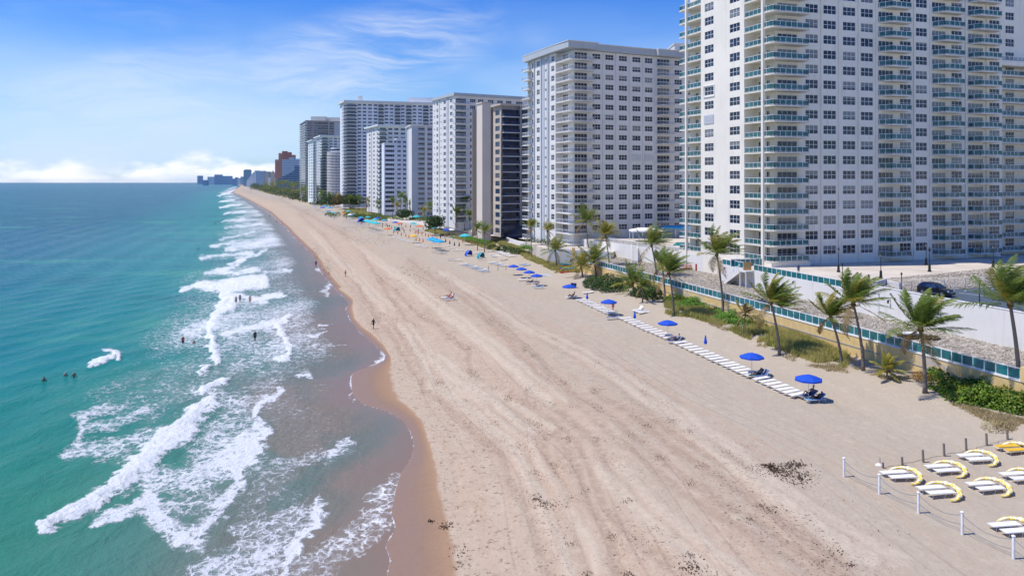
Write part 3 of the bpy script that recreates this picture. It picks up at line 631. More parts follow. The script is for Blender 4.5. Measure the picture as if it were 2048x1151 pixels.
    o_ = [q(tw0+.4, 5.5), q(tw0+.9, 3.4), q(tw1, 2.9), q(tw1, 5.5)]
    balcony_stack(B, o_, [q(tw0+.5, 5.4), q(tw0+1.0, 3.55), q(tw0+8, 3.6), q(tw0+9.5, 2.9), q(tw1, 3.0)], [z for z in fl if z < zt-1], single=False)
    MB().prism([q(tw0+.4, 5.5), q(tw0+.4, 2.6), q(tw1, 2.2), q(tw1, 5.5)], zt-1.0, zt).build('terrace_slab', M['cream'], B)
    f, ps = railing([q(tw0+.6, 5.4), q(tw0+.6, 2.8), q(tw1, 2.4)], z=zt); f.build('railing', M['rail'], B)
    a = MB(); [a.add(p.v, p.f) for p in ps]; a.build('glass_panel', M['clear'], B)
near_tower()
# ---------------------------------------------------------------- second tower
def second_tower():
    B = building('apartment_tower', 'white condominium tower with white railed corner balconies, second along the beach', None)
    dA, dB = vdir(4200), vdir(382); Y0 = 217.5; Pc = np.array([(1139.5-CX)/F*Y0, Y0]); q = lambda a, b: tuple(Pc+dA*a+dB*b)
    A = Face(q(0, 1.8), dA); Bf = Face(q(0, 0), dB, True); z0 = 9.4; fl = [z0+2.9*j for j in range(18)]; top = z0+2.9*18
    tE = A.t(1390); cols = [(1185, 1201, '6'), (1211, 1227, '6'), (1238, 1254, '6'), (1265, 1281, '6'), (1290, 1305, '6'), (1349, 1364, '6'), (1372, 1386, '6')]
    rr = random.Random(5); n = [0]
    def pick(kind, k):
        if kind.startswith('door'): return 'door6'
        n[0] += 1
        if n[0] in (62, 80): return 'shut'
        r = rr.random(); return 'mix' if r < .08 else '6'
    window_field(B, A, cols+[(1149.5, 1174, 'door'), (1314.5, 1339, 'door')], fl, .75, 2.3, M['white'], 2.2, tE, 3, top, pick=pick)
    b0 = Bf.t(1111); b1 = Bf.t(1055.5)
    window_field(B, Bf, [(1061.3, 1066.7, 'four'), (1073.8, 1079.2, 'four'), (1090.3, 1092.6, 'small'), (1102.3, 1108.6, 'four')], fl, .75, 2.3, M['white'], b0, b1, 3, top, pick=lambda k, j: 'four' if k == 'four' else 'one')
    # grey strip and thin projecting grey fins on the sea front
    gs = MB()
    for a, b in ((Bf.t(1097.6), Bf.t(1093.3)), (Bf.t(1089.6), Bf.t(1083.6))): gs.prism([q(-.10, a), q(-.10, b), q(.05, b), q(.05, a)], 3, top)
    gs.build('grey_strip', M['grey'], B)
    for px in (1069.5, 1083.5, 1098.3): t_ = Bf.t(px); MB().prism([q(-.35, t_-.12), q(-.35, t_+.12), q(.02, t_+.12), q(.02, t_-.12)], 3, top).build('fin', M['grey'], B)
    I = Face(q(2.2, 0), dB, True); window_field(B, I, [(1125, 1135.5, 'door')], fl, .2, 2.3, M['white'], 1.8, b0, 3, top, pick=lambda k, j: 'door6')
    wall_grid(B, Face(q(0, b0), dA), 0, 2.2, 3, top, [], M['white'])
    MB().prism([q(tE, 1.8), q(tE, 26), q(0, 26), q(0, b1), q(.2, b1), q(.2, 25.8), q(tE-.2, 25.8), q(tE-.2, 1.85)], 3, top).build('wall', M['white'], B)
    MB().prism([q(0, 0), q(2.2, -.1), q(9.5, -.1), q(9.5, 1.8), q(2.2, 1.8), q(2.2, b0), q(0, b0)], 3, 6.2).build('plinth', M['grey'], B)
    pil = MB().box(-.12, .12, -.02, .18, 3.0, top).mesh('pilaster', M['white'])
    for px in (1206, 1232, 1259, 1285.5, 1309): link('pilaster', pil, B, A.pt(A.t(px), 0), math.atan2(-A.n[0], A.n[1]))
    tb = A.t(1186)
    out = [q(0, 0), q(.6, -.5), q(tb-2, -.5), q(tb, .8), q(tb, 1.8), q(2.2, 1.8), q(2.2, b0), q(0, b0)]
    balcony_stack(B, out, [q(.1, b0-.1), q(.1, .05), q(.65, -.4), q(tb-2.05, -.4), q(tb-.1, .85), q(tb-.1, 1.75)], [6.5]+fl, 'white', bars=True, post=2.4, thick=.22)
    a, b = A.t(1311.5), A.t(1347)
    balcony_stack(B, [q(a, 1.8), q(a+.9, -.1), q(b-.7, -.1), q(b, 1.8)], [q(a+.1, 1.7), q(a+.95, 0), q(b-.75, 0), q(b-.1, 1.7)], fl, 'white', bars=True, post=2.4)
    balcony_stack(B, [q(.0, b1), q(-1.6, b1+1), q(-1.6, 25), q(0, 26)], [q(0, b1+.1), q(-1.5, b1+1), q(-1.5, 25)], [6.5]+fl, 'white', bars=True, post=2.4)
    # roof slab with stepped grey fascia
    MB().prism([q(-1.4, b1+.6), q(-1.4, b0), q(-.9, -.9), q(tb+.2, -.9), q(tb+.2, .9), q(A.t(1309), .9), q(A.t(1309), -.3), q(tE, -.3), q(tE, b1+.9), q(-1.4, b1+.9)], top+.1, top+1.9).build('roof_fascia', M['roofgrey'], B)
    MB().prism([q(-1.5, b1+.6), q(-1.5, b0), q(-1.1, -1.1), q(tb+.4, -1.1), q(tb+.4, .7), q(A.t(1309), .7), q(A.t(1309), -.5), q(tE, -.5), q(tE, b1+1.1), q(-1.5, b1+1.1)], top+1.9, top+2.05).build('roof', M['white'], B)
second_tower()
# rooftop block of the near tower's neighbour, seen past its edge
def roof_block():
    B = building('penthouse_block', 'small white rooftop block with one green window, past the corner of the cream tower', None, 'building')
    a = P(1349, 89, 24+(HZ-89)/F*330); s = 330/F
    MB().box(0, 50*s, 0, 14, -60, 0).build('wall', M['white'], B, loc=(a.x, 330, a.z)); MB().box(-.3, 50*s, -.3, 14, 0, .5).build('roof', M['white'], B, loc=(a.x, 330, a.z))
    MB().box(14*s, 26*s, -.1, .05, -3.4, -1.0).build('window', M['greenglass'], B, loc=(a.x, 330, a.z))
roof_block()
# ---------------------------------------------------------------- generic tower further along the beach
def tower(label, Y0, corner, vpA, vpB, pxA1, pxB1, vtop, vbot, fh, colsA, colsB, wallA, wallB=None, balA=(), corner_bal=None, over=.8, fascia=1.2, gm='win', fm='frame', roofm='roofgrey', railm='rail', glass='clear',
          sill=.8, head=2.3, detail=False, stripes=(), depth=22, bars=False, slabm='bluewhite', name='apartment_tower', basez=3.0, limit=300):
    B = building(name, label, None); dA, dB = vdir(vpA), vdir(vpB); Pc = np.array([(corner-CX)/F*Y0, Y0]); q = lambda a, b: tuple(Pc+dA*a+dB*b)
    A = Face(q(0, 0), dA); Bf = Face(q(0, 0), dB, True); top = H+(HZ-vtop)*Y0/F-fascia; tA = A.t(pxA1); tB = Bf.t(pxB1) if pxB1 else depth
    n = int((top-basez-1.5)/fh); fl = [top-.5-fh*(j+1) for j in range(n)]
    kw = dict(fm=fm, gm=gm, detail=detail); pk = lambda k, j: {'door': 'rib', '6': '6' if detail else 'far'}.get(k, k)
    window_field(B, A, colsA, fl, sill, head, M[wallA], 0, tA, basez, top, pick=pk, **kw)
    window_field(B, Bf, colsB, fl, sill, head, M[wallB or wallA], 0, tB, basez, top, pick=lambda k, j: {'door': 'rib'}.get(k, k), **kw)
    D = max(depth, tB)
    MB().prism([q(tA, 0), q(tA, D), q(0, D), q(0, tB), q(.2, tB), q(.2, D-.2), q(tA-.2, D-.2), q(tA-.2, .05)], basez, top).build('wall', M[wallA], B)
    MB().prism([q(-over, -over), q(tA, -over), q(tA, D+over), q(-over, D+over)], top, top+fascia).build('roof', M[roofm], B)
    for p0, p1 in balA:
        a, b = A.t(p0), A.t(p1); balcony_stack(B, [q(a, 0), q(a+.2, -1.5), q(b-.2, -1.5), q(b, 0)], [q(a+.1, -.05), q(a+.25, -1.4), q(b-.25, -1.4), q(b-.1, -.05)], fl, slabm, glass, bars=bars, post=2.5, single=False, railm=railm)
    if corner_bal:
        b = A.t(corner_bal[0]); c = Bf.t(corner_bal[1]) if corner_bal[1] else .4
        balcony_stack(B, [q(-1.5, c), q(-1.5, -1.5), q(b, -1.5), q(b, 0), q(0, 0), q(0, c)], [q(-1.4, c-.1), q(-1.4, -1.4), q(b-.1, -1.4), q(b-.1, -.05)], fl, slabm, glass, bars=bars, post=2.5, single=False, railm=railm)
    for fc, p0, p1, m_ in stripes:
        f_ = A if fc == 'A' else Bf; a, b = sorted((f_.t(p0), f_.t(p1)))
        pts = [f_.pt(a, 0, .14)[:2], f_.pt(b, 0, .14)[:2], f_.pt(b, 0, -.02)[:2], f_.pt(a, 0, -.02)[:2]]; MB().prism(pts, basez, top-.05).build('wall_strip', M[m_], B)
    return B, q, top, A, Bf
W3 = lambda *c: [(a, b, '6') for a, b in c]
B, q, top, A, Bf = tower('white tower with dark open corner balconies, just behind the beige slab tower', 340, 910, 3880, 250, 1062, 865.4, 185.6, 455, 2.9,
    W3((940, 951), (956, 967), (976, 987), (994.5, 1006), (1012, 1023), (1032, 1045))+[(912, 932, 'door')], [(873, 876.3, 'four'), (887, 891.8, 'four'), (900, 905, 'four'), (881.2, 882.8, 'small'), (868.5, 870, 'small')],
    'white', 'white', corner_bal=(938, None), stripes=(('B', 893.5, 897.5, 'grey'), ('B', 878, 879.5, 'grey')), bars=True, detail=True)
# beige slab tower with dark glass loggias
B = building('apartment_tower', 'beige tower with a blank slab wall and stacked dark blue glass loggias', None)
dA, dB = vdir(4000), vdir(350); Y0 = 280; Pc = np.array([(964.5-CX)/F*Y0, Y0]); q = lambda a, b: tuple(Pc+dA*a+dB*b); A = Face(q(0, 0), dA); Bf = Face(q(0, 0), dB, True)
tA = A.t(981.5); tB = Bf.t(953.3); topS = H+(HZ-206.5)*Y0/F
MB().prism([q(0, 0), q(tA, 0), q(tA, tB), q(0, tB)], 3, topS).build('slab_wall', M['beige2'], B)
MB().prism([q(-.3, -.3), q(tA+.1, -.3), q(tA+.1, tB), q(-.3, tB)], topS, topS+.5).build('coping', M['beige'], B)
Y1 = 287; Pc = np.array([(1002.5-CX)/F*Y1, Y1]); q2 = lambda a, b: tuple(Pc+dA*a+dB*b); A = Face(q2(0, 0), dA); Bf = Face(q2(0, 0), dB, True); topD = H+(HZ-211)*Y1/F
fl = [topD-1.1-2.93*(j+1) for j in range(16)]; tB = Bf.t(986.5); tA = A.t(1070)
window_field(B, Bf, [(990.8, 999.4, 'dark')], fl, .7, 2.5, M['beige'], 0, tB, 3, topD, fm='dframe', gm='dark')
window_field(B, A, [(1004.5, 1037.5, 'rib'), (1041.5, 1060, 'dark')], fl, .35, 2.65, M['brown'], 0, tA, 3, topD, fm='dframe', gm='dark')
MB().prism([q2(tA, 0), q2(tA, 18), q2(-5, 18), q2(-5, 17.8), q2(tA-.2, 17.8), q2(tA-.2, .05)], 3, topD).build('wall', M['beige'], B)
MB().prism([q2(-1, -1.4), q2(tA, -1.4), q2(tA, 18), q2(-1, 18)], topD, topD+.7).build('roof', M['beige'], B)
MB().prism([q2(A.t(1037.7), -1.2), q2(A.t(1040.6), -1.2), q2(A.t(1040.6), .05), q2(A.t(1037.7), .05)], 3, topD).build('column', M['brown'], B)
a, b = A.t(1003.4), A.t(1037.6)
balcony_stack(B, [q2(a, 0), q2(a+.4, -1.3), q2(b, -1.3), q2(b, 0)], [q2(a+.1, -.05), q2(a+.45, -1.2), q2(b-.1, -1.2)], fl, 'bluewhite', 'dark', post=3.5, single=False, railm='dframe')
a, b = A.t(1040.9), A.t(1062)
balcony_stack(B, [q2(a, 0), q2(a, -1.1), q2(b, -1.1), q2(b, 0)], [q2(a+.1, -1.0), q2(b-.1, -1.0)], fl, 'beige', 'dark', post=3.5, single=False, railm='dframe')
# pale slab tower with a column of balconies
B, q, top, A, Bf = tower('narrow pale tower with blank grey slab side and one column of balconies', 450, 823.5, 4200, 600, 870, 817, 249, 430, 2.9,
    [(836.5, 849, 'rib')]+W3((855, 864)), [], 'grey', 'white', balA=((835.5, 850),), stripes=(('A', 850.2, 853.5, 'white'), ('A', 864.5, 868, 'white')), roofm='white', fascia=.6, bars=True)  # white sea side against grey: sunlit look put into the wall colour
# low white block with ribbon windows
B, q, top, A, Bf = tower('lower white block with ribbons of small windows and a stepped roof', 489, 768.5, 6500, 600, 793, 766, 285, 428, 2.9, [(770.5, 788.5, 'rib')], [], 'bluewhite', roofm='white', fascia=.5, over=.1, depth=16, gm='dark')
tw_ = B; q_ = lambda a, b: tuple(np.array([(793-CX)/F*491, 491])+vdir(6500)*a+vdir(600)*b); A2 = Face(q_(0, 0), vdir(6500)); t2 = A2.t(816.5); top2 = H+(HZ-277)*491/F
fl = [top2-.7-2.9*(j+1) for j in range(16)]; window_field(tw_, A2, [(795, 801.5, 'far'), (806, 812.5, 'far')], fl, .8, 2.2, M['bluewhite'], 0, t2, 3, top2, detail=False, gm='dark')
MB().prism([q_(0, 0), q_(t2, 0), q_(t2, 16), q_(0, 16)], top2, top2+.4).build('roof', M['white'], tw_)
# green-trimmed tower
tower('green-trimmed white tower with a projecting flat roof, just behind the low white block', 523, 758.6, 4500, 300, 822, 733.5, 249, 425, 2.9, W3((776.6, 785), (788.6, 797), (801.6, 810))+[(760, 772, 'door')],
      [(738, 740.6, 'four'), (746.5, 749.5, 'four'), (753.3, 756.3, 'four')], 'green', 'white', corner_bal=(773.5, None), glass='greenglass', over=1.6, fascia=1.0, roofm='green', stripes=(('B', 742, 744, 'grey'),))
# tallest long tower
B, q, top, A, Bf = tower('tallest and longest blue-grey white tower with four dark balcony columns and a rooftop plant', 640, 691, 7000, 330, 868, 683, 200.6, 412, 2.88,
    W3(*[(c-3.6, c+3.6) for c in (718.6, 729, 740, 751, 773, 783, 805.5, 829, 840)])+[(693.5, 712, 'door'), (757, 767, 'door'), (790, 800, 'door'), (812.5, 822.5, 'door'), (846.5, 856.5, 'door'), (860, 867, '6')],
    [(686, 688.6, 'four')], 'bluewhite', 'white', balA=((756, 768), (789, 801), (811.5, 823.5), (845.5, 857.5)), corner_bal=(713.6, 687.5), over=1.8, fascia=1.6, roofm='white', railm='rail', glass='dark')
s = 640/F; ph = MB().box(0, 53*s, 6, 16, 0, 10*s); ph.box(8*s, 10*s, 7, 9, 10*s, 13*s); ph.build('rooftop_plant', M['bluewhite'], B, loc=A.pt(A.t(812), top+1.6)); MB().box(0, 7*s, 3, 6, 0, 10*s).build('chimney', M['white'], B, loc=A.pt(A.t(715), top+1.6))
# round tower
B = building('apartment_tower', 'round white tower ringed by dark window bands, tucked against the tallest tower', None); Y0 = 760; s = Y0/F; r = 21*s; cx, cy = (672-CX)/F*Y0, Y0+r; topz = H+(HZ-303)*s; nfl = int((topz-5)/2.75)
MB().lathe([(r, 3), (r, topz)], 28, (cx, cy)).build('wall', M['bluewhite'], B)
ring = MB().lathe([(r+.1, 0), (r+.1, 1.35)], 28).mesh('window_band', M['dark']); slab = MB().lathe([(r+1.1, 0), (r+1.1, .35)], 28).mesh('balcony_slab', M['white']); mul = MB().box(-.35, .35, -.1, .25, 0, 1.4).mesh('mullion', M['white'])
for j in range(nfl):
    z = topz-2.4-2.75*j; link('window_band', ring, B, (cx, cy, z)); link('balcony_slab', slab, B, (cx, cy, z-.95))
for k in range(24):
    a = math.pi+math.pi*k/24; o = MB().box(-.4, .4, -.3, .3, 3, topz).build('rib', M['white'], B, loc=(cx+(r+.2)*math.cos(a), cy+(r+.2)*math.sin(a), 0)); o.rotation_euler = (0, 0, a)
MB().lathe([(r-3, topz), (r-3, topz+4)], 24, (cx, cy)).build('roof_storey', M['white'], B); MB().lathe([(r-2.8, topz+1), (r-2.8, topz+2.6)], 24, (cx, cy)).build('window_band', M['dark'], B)
# second green-trimmed tower
tower('far green-trimmed tower with two stepped roofs, between the round tower and the brown one', 800, 643, 3600, 380, 686, 631, 270.5, 395, 2.9, W3((659, 665), (668, 674), (677, 683))+[(645, 655, 'door')], [(633, 635.5, 'four'), (638, 641, 'four')],
      'green', 'green', corner_bal=(657, None), glass='greenglass', over=2, fascia=1.2, roofm='green', stripes=(('B', 635.6, 637.4, 'grey'),))
tower('far pale green tower end lower than its twin', 770, 626, 3600, 380, 633, 616, 279, 395, 2.9, [(627.5, 630.5, 'four')], [(618, 620.5, 'four'), (622, 625, 'four')], 'green', 'green', over=1.5, fascia=1, roofm='green')
# brown-grey tower
B, q, top, A, Bf = tower('far brown-grey tower of stacked balconies under a cream penthouse', 900, 613, 3800, 420, 686, 600.5, 240.5, 395, 2.9, [(621, 625, 'far'), (628, 634, 'far'), (637, 656, 'rib'), (659, 667, 'rib')], [(602, 611, 'rib')],
      'brown', 'brown', corner_bal=(620, 601), balA=((636, 657), (658.5, 668)), over=1, fascia=1, roofm='brown', glass='dark', railm='rail', stripes=(('A', 612.5, 614.5, 'white'), ('A', 657, 658.3, 'white'), ('A', 668.5, 682, 'grey')))
s = 900/F; MB().box(0, 29*s, 4, 16, 0, 8.5*s).build('penthouse', M['cream'], B, loc=A.pt(A.t(620), top+1)); MB().box(0, 29*s, 4, 16, 0, 8*s).build('penthouse', M['cream'], B, loc=A.pt(A.t(654), top+1))
# ---------------------------------------------------------------- the far shore
M['fblue'] = wall_mat('hazed_blue_glass_facade', (.26, .40, .52), 0); M['fteal'] = wall_mat('teal_glass_facade', (.18, .33, .42), 0); M['fgrey'] = wall_mat('hazed_pale_render', (.54, .62, .68), 0); M['red'] = wall_mat('red_brick_render', (.42, .19, .16), 0)  # blue and pale walls: haze of distance mixed into their own colour
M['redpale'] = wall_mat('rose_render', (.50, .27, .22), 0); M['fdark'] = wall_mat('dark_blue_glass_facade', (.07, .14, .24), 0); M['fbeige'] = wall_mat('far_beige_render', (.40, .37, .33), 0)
def far_block(label, Y0, boxes, slab='bluewhite', fh=3.2, cat='building', name='distant_tower'):
    """boxes: (px0, px1, vtop, material[, vtop at the other end])"""
    B = building(name, label, None, cat); s = Y0/F
    for k, bx in enumerate(boxes):
        p0, p1, vt, m_ = bx[:4]; vt1 = bx[4] if len(bx) > 4 else vt; x0 = (p0-CX)*s; x1 = (p1-CX)*s; z0 = H+(HZ-vt)*s; z1 = H+(HZ-vt1)*s; y = Y0+k*.02*(p1-p0)*s
        MB().prism([(x0, y), (x1, y), (x1, y+20), (x0, y+20)], 0, 0, [z0, z1, z1, z0]).build('wall', M[m_], B)
        fs = MB(); zt = max(z0, z1); j = 0
        while 4+j*fh*1.6 < zt-2 and slab:
            z = 4+j*fh*1.6; a, b = x0, x1
            if z0 != z1:
                tt = min(1, max(0, (z-z0)/(z1-z0)));  a, b = (x0+(x1-x0)*tt, x1) if z1 > z0 else (x0, x0+(x1-x0)*tt)
            if b-a > 1: fs.box(a-.2, b+.2, y-.9, y, z, z+1.1)
            j += 1
        if slab: tag(fs.build('balcony_bands', M[slab], B), kind='stuff')
    return B
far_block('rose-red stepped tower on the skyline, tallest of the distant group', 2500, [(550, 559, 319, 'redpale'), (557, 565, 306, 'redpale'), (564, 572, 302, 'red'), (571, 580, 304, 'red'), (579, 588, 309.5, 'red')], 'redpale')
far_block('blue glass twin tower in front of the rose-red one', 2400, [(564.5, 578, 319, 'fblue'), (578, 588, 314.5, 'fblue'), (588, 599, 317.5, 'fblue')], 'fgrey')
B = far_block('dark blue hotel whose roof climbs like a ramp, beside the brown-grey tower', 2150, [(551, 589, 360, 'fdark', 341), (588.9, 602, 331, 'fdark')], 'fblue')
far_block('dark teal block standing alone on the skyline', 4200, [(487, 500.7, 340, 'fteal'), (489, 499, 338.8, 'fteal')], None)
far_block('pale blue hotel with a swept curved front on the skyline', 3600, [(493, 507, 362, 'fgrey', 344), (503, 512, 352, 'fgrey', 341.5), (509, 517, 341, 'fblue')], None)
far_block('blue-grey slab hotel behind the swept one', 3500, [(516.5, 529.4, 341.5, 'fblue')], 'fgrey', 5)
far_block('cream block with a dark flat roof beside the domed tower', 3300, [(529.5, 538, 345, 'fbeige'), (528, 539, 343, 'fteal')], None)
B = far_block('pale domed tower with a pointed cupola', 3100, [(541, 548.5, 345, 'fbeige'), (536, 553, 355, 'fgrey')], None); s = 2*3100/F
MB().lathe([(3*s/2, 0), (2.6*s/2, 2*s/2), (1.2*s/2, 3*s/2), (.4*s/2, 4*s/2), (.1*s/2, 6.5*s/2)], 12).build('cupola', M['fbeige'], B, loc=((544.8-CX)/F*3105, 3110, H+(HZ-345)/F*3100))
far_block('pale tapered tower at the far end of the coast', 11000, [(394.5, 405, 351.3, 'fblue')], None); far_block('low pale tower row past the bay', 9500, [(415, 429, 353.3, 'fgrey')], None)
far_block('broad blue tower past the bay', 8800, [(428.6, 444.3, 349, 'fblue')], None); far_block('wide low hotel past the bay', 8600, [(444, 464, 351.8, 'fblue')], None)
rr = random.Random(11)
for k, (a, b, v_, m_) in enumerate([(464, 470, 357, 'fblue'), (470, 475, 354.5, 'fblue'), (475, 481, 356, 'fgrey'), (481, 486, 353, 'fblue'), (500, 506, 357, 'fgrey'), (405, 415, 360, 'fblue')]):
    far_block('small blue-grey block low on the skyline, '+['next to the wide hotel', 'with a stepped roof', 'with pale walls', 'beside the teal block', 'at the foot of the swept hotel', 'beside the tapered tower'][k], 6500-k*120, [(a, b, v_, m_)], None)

def balcony_chairs():
    dA, dB = vdir(5597), vdir(394); Pc = np.array([49.4, 148.1]); q = lambda a, b: Pc+dA*a+dB*b; rr = random.Random(21)
    c = MB(); c.box(-.3, .3, -.3, .3, .38, .45); c.box(-.3, .3, .25, .32, .45, 1.0); [c.box(x-.03, x+.03, y-.03, y+.03, 0, .38) for x in (-.26, .26) for y in (-.26, .26)]
    ms = {k: c.mesh('balcony_chair', M[k]) for k in ('frame', 'dframe', 'green')}; fl_ = ['ground', 'first', 'second', 'third', 'fourth', 'fifth', 'sixth', 'seventh', 'eighth', 'ninth', 'tenth', 'eleventh', 'twelfth', 'thirteenth', 'fourteenth', 'fifteenth']
    for k in range(16):
        m_ = ['frame', 'dframe', 'green'][rr.randrange(3)]; a = rr.uniform(2.5, 8); p = q(a, .9) if k % 3 else q(1.2, rr.uniform(3, 6.5)); o = link('balcony_chair', ms[m_], None, (p[0], p[1], 8.75+3*k), rr.uniform(0, 6))
        tag(o, {'frame': 'white', 'dframe': 'dark', 'green': 'pale green'}[m_]+f' chair on the cream tower corner balcony, {fl_[k]} floor', 'chair', 'chairs on the corner balconies')
balcony_chairs()
# ---------------------------------------------------------------- sea wall, gravel, plaza, car park
M['yellow'] = None
def yellow_wall_mat():
    t = NT('worn_yellow_paint'); pos = t.N('NewGeometry').outputs['Position']; n = t.noise(t.mapped(pos, (1, .5, 1.3)), .55, 6, .68, .4); m2 = t.noise(pos, .09, 2)
    c = t.mix(t.mr(t.noise(pos, 1.2, 4), .3, .7), (.62, .43, .17), (.72, .53, .25)); bare = t.math('MULTIPLY', t.mr(n, .52, .60), t.mr(m2, .42, .58))
    t.set(t.b, 'Base Color', t.mix(bare, c, (.46, .42, .38))); t.set(t.b, 'Roughness', .85); t.bump(n, .2, .04); return t.m
M['yellow'] = yellow_wall_mat()
M['pave'] = pm('plaza_paving', (.60, .53, .44), .9, .14, .14, .0, world=True, dirt=.25); M['asphalt'] = pm('blue_grey_asphalt', (.075, .105, .135), .85, .2, .6, .1, world=True); M['line'] = pm('white_line_paint', (.74, .74, .72), .7)
M['stone'] = None
def stone_mat():
    t = NT('pale_stones'); pos = t.N('NewGeometry').outputs['Position']
    v = t.N('TexVoronoi', Scale=2.6); t.L(pos, v.inputs['Vector']); n = t.noise(pos, 1.7, 3)
    sp = t.N('SeparateColor'); t.L(v.outputs['Color'], sp.inputs[0])
    c = t.mix(sp.outputs[0], (.22, .19, .15), (.56, .51, .43)); c = t.mix(t.mr(n, .55, .7), c, (.36, .27, .19)); t.set(t.b, 'Base Color', c); t.set(t.b, 'Roughness', .95); t.bump(v.outputs[0], .6, .1); return t.m
M['stone'] = stone_mat(); M['pool'] = pm('pool_water', (.02, .36, .36), .12, .15, .5); M['wood'] = pm('weathered_wood', (.22, .19, .16), .85, .25, 9, .2); M['black'] = pm('black_iron', (.015, .015, .017), .5)
M['bluecloth'] = pm('royal_blue_canvas', (.006, .075, .52), .7, .15, 3); M['tealcloth'] = pm('teal_canvas', (.01, .28, .34), .7); M['aqua'] = pm('aqua_canvas', (.05, .50, .52), .7); M['orange'] = pm('orange_canvas', (.72, .20, .05), .7)
M['yellowcloth'] = pm('yellow_canvas', (.80, .48, .04), .7); M['navy'] = pm('navy_canvas', (.012, .03, .10), .7); M['skyblue'] = pm('sky_blue_canvas', (.02, .36, .62), .7); M['whitecloth'] = pm('white_canvas', (.80, .80, .79), .75, .05, 4)
M['sling'] = pm('white_lounger_sling', (.80, .79, .77), .75, .06, 6); M['tube'] = pm('white_painted_tube', (.74, .74, .73), .4); M['towel'] = pm('light_blue_towel', (.10, .30, .55), .9, .3, 8); M['ply'] = pm('plywood', (.55, .32, .13), .8)
M['purple'] = pm('slate_blue_sling', (.10, .13, .26), .8); M['greensling'] = pm('green_towel', (.03, .18, .14), .9); M['rednet'] = pm('orange_barrier_net', (.75, .13, .03), .7)
def Lw(s): return np.array([52.7-5.4*s, 113+19.4*s])
def seg(mb, a, b, w, z0, z1, za=None, zb=None):
    a = np.array(a, float); b = np.array(b, float); d = (b-a)/np.linalg.norm(b-a); n = np.array([d[1], -d[0]])*w/2
    mb.prism([tuple(a-n), tuple(b-n), tuple(b+n), tuple(a+n)], z0, z1); return mb
def glass_fence(parent, a, b, z, n, mat='fenceteal', h=1.15, z2=None, names=('fence_post', 'glass_panel', 'fence_rail')):
    a = np.array(a, float); b = np.array(b, float); z2 = z if z2 is None else z2; L_ = np.linalg.norm(b-a); d = (b-a)/L_; rz = math.atan2(d[1], d[0]); w = L_/n
    p = MB().box(-.045, .045, -.045, .045, 0, h).mesh('fence_post', M['rail']); g = MB().box(.05, w-.05, -.012, .012, .12, h-.1).mesh('glass_panel', M[mat])
    for i in range(n+1): q = a+d*w*i; zz = z+(z2-z)*i/n; link(names[0], p, parent, (q[0], q[1], zz), rz)
    for i in range(n): q = a+d*w*i; zz = z+(z2-z)*(i+.5)/n; link(names[1], g, parent, (q[0], q[1], zz), rz)
    r = MB(); r.bar((a[0], a[1], z+h), (b[0], b[1], z2+h), .11, .08); r.bar((a[0], a[1], z+.08), (b[0], b[1], z2+.08), .08, .07); r.build(names[2], M['rail'], parent)
d_ = (RB-RA)/np.linalg.norm(RB-RA)
E0 = RA-d_*.2; 
e = tag(empty('sea_wall'), 'worn yellow sea wall between the dune and the gravel bed', 'wall')
w_ = MB(); seg(w_, RA-d_*26, RB, .35, 0, 4.85); w_.build('wall', M['yellow'], e); seg(MB(), RA-d_*26, RB, .5, 4.85, 4.93).build('coping', M['white'], e); nn = np.array([d_[1], -d_[0]])
seg(MB(), RA-d_*26-nn*.2, RB-nn*.2, .06, 3.5, 3.62).build('ledge', M['brown'], e)
MB().box(-.35, .35, -.35, .35, 4.9, 6.3).build('pillar', M['yellow'], e, loc=(RA[0]+.1, RA[1]-.4, 0))
e = tag(empty('glass_fence'), 'long teal glass fence in white frames along the top of the yellow sea wall', 'fence'); glass_fence(e, RA+d_*.2, RB, 4.93, 90)
# gravel bed behind it
gb = [tuple(RA-d_*26), tuple(RB+d_*4), (24, 209), (43.8, 162.5), (41.5, 153), tuple(Lw(0)), tuple(Lw(-4))]
tag(MB().prism([(p[0], p[1]) for p in gb], 1.0, 4.55).build('gravel_ground', M['stone']), 'ground of the gravel bed behind the yellow sea wall', kind='structure')
def inpoly(x, y, poly):
    c = np.zeros(len(x), bool); j = len(poly)-1
    for i in range(len(poly)):
        xi, yi = poly[i]; xj, yj = poly[j]
        with np.errstate(divide='ignore', invalid='ignore'): c ^= ((yi > y) != (yj > y)) & (x < (xj-xi)*(y-yi)/(yj-yi+1e-12)+xi)
        j = i
    return c
def scatter(poly, n):
    xs_ = [p[0] for p in poly]; ys_ = [p[1] for p in poly]; x = rng.uniform(min(xs_), max(xs_), n*6); y = rng.uniform(min(ys_), max(ys_), n*6); k = inpoly(x, y, poly); return x[k][:n], y[k][:n]
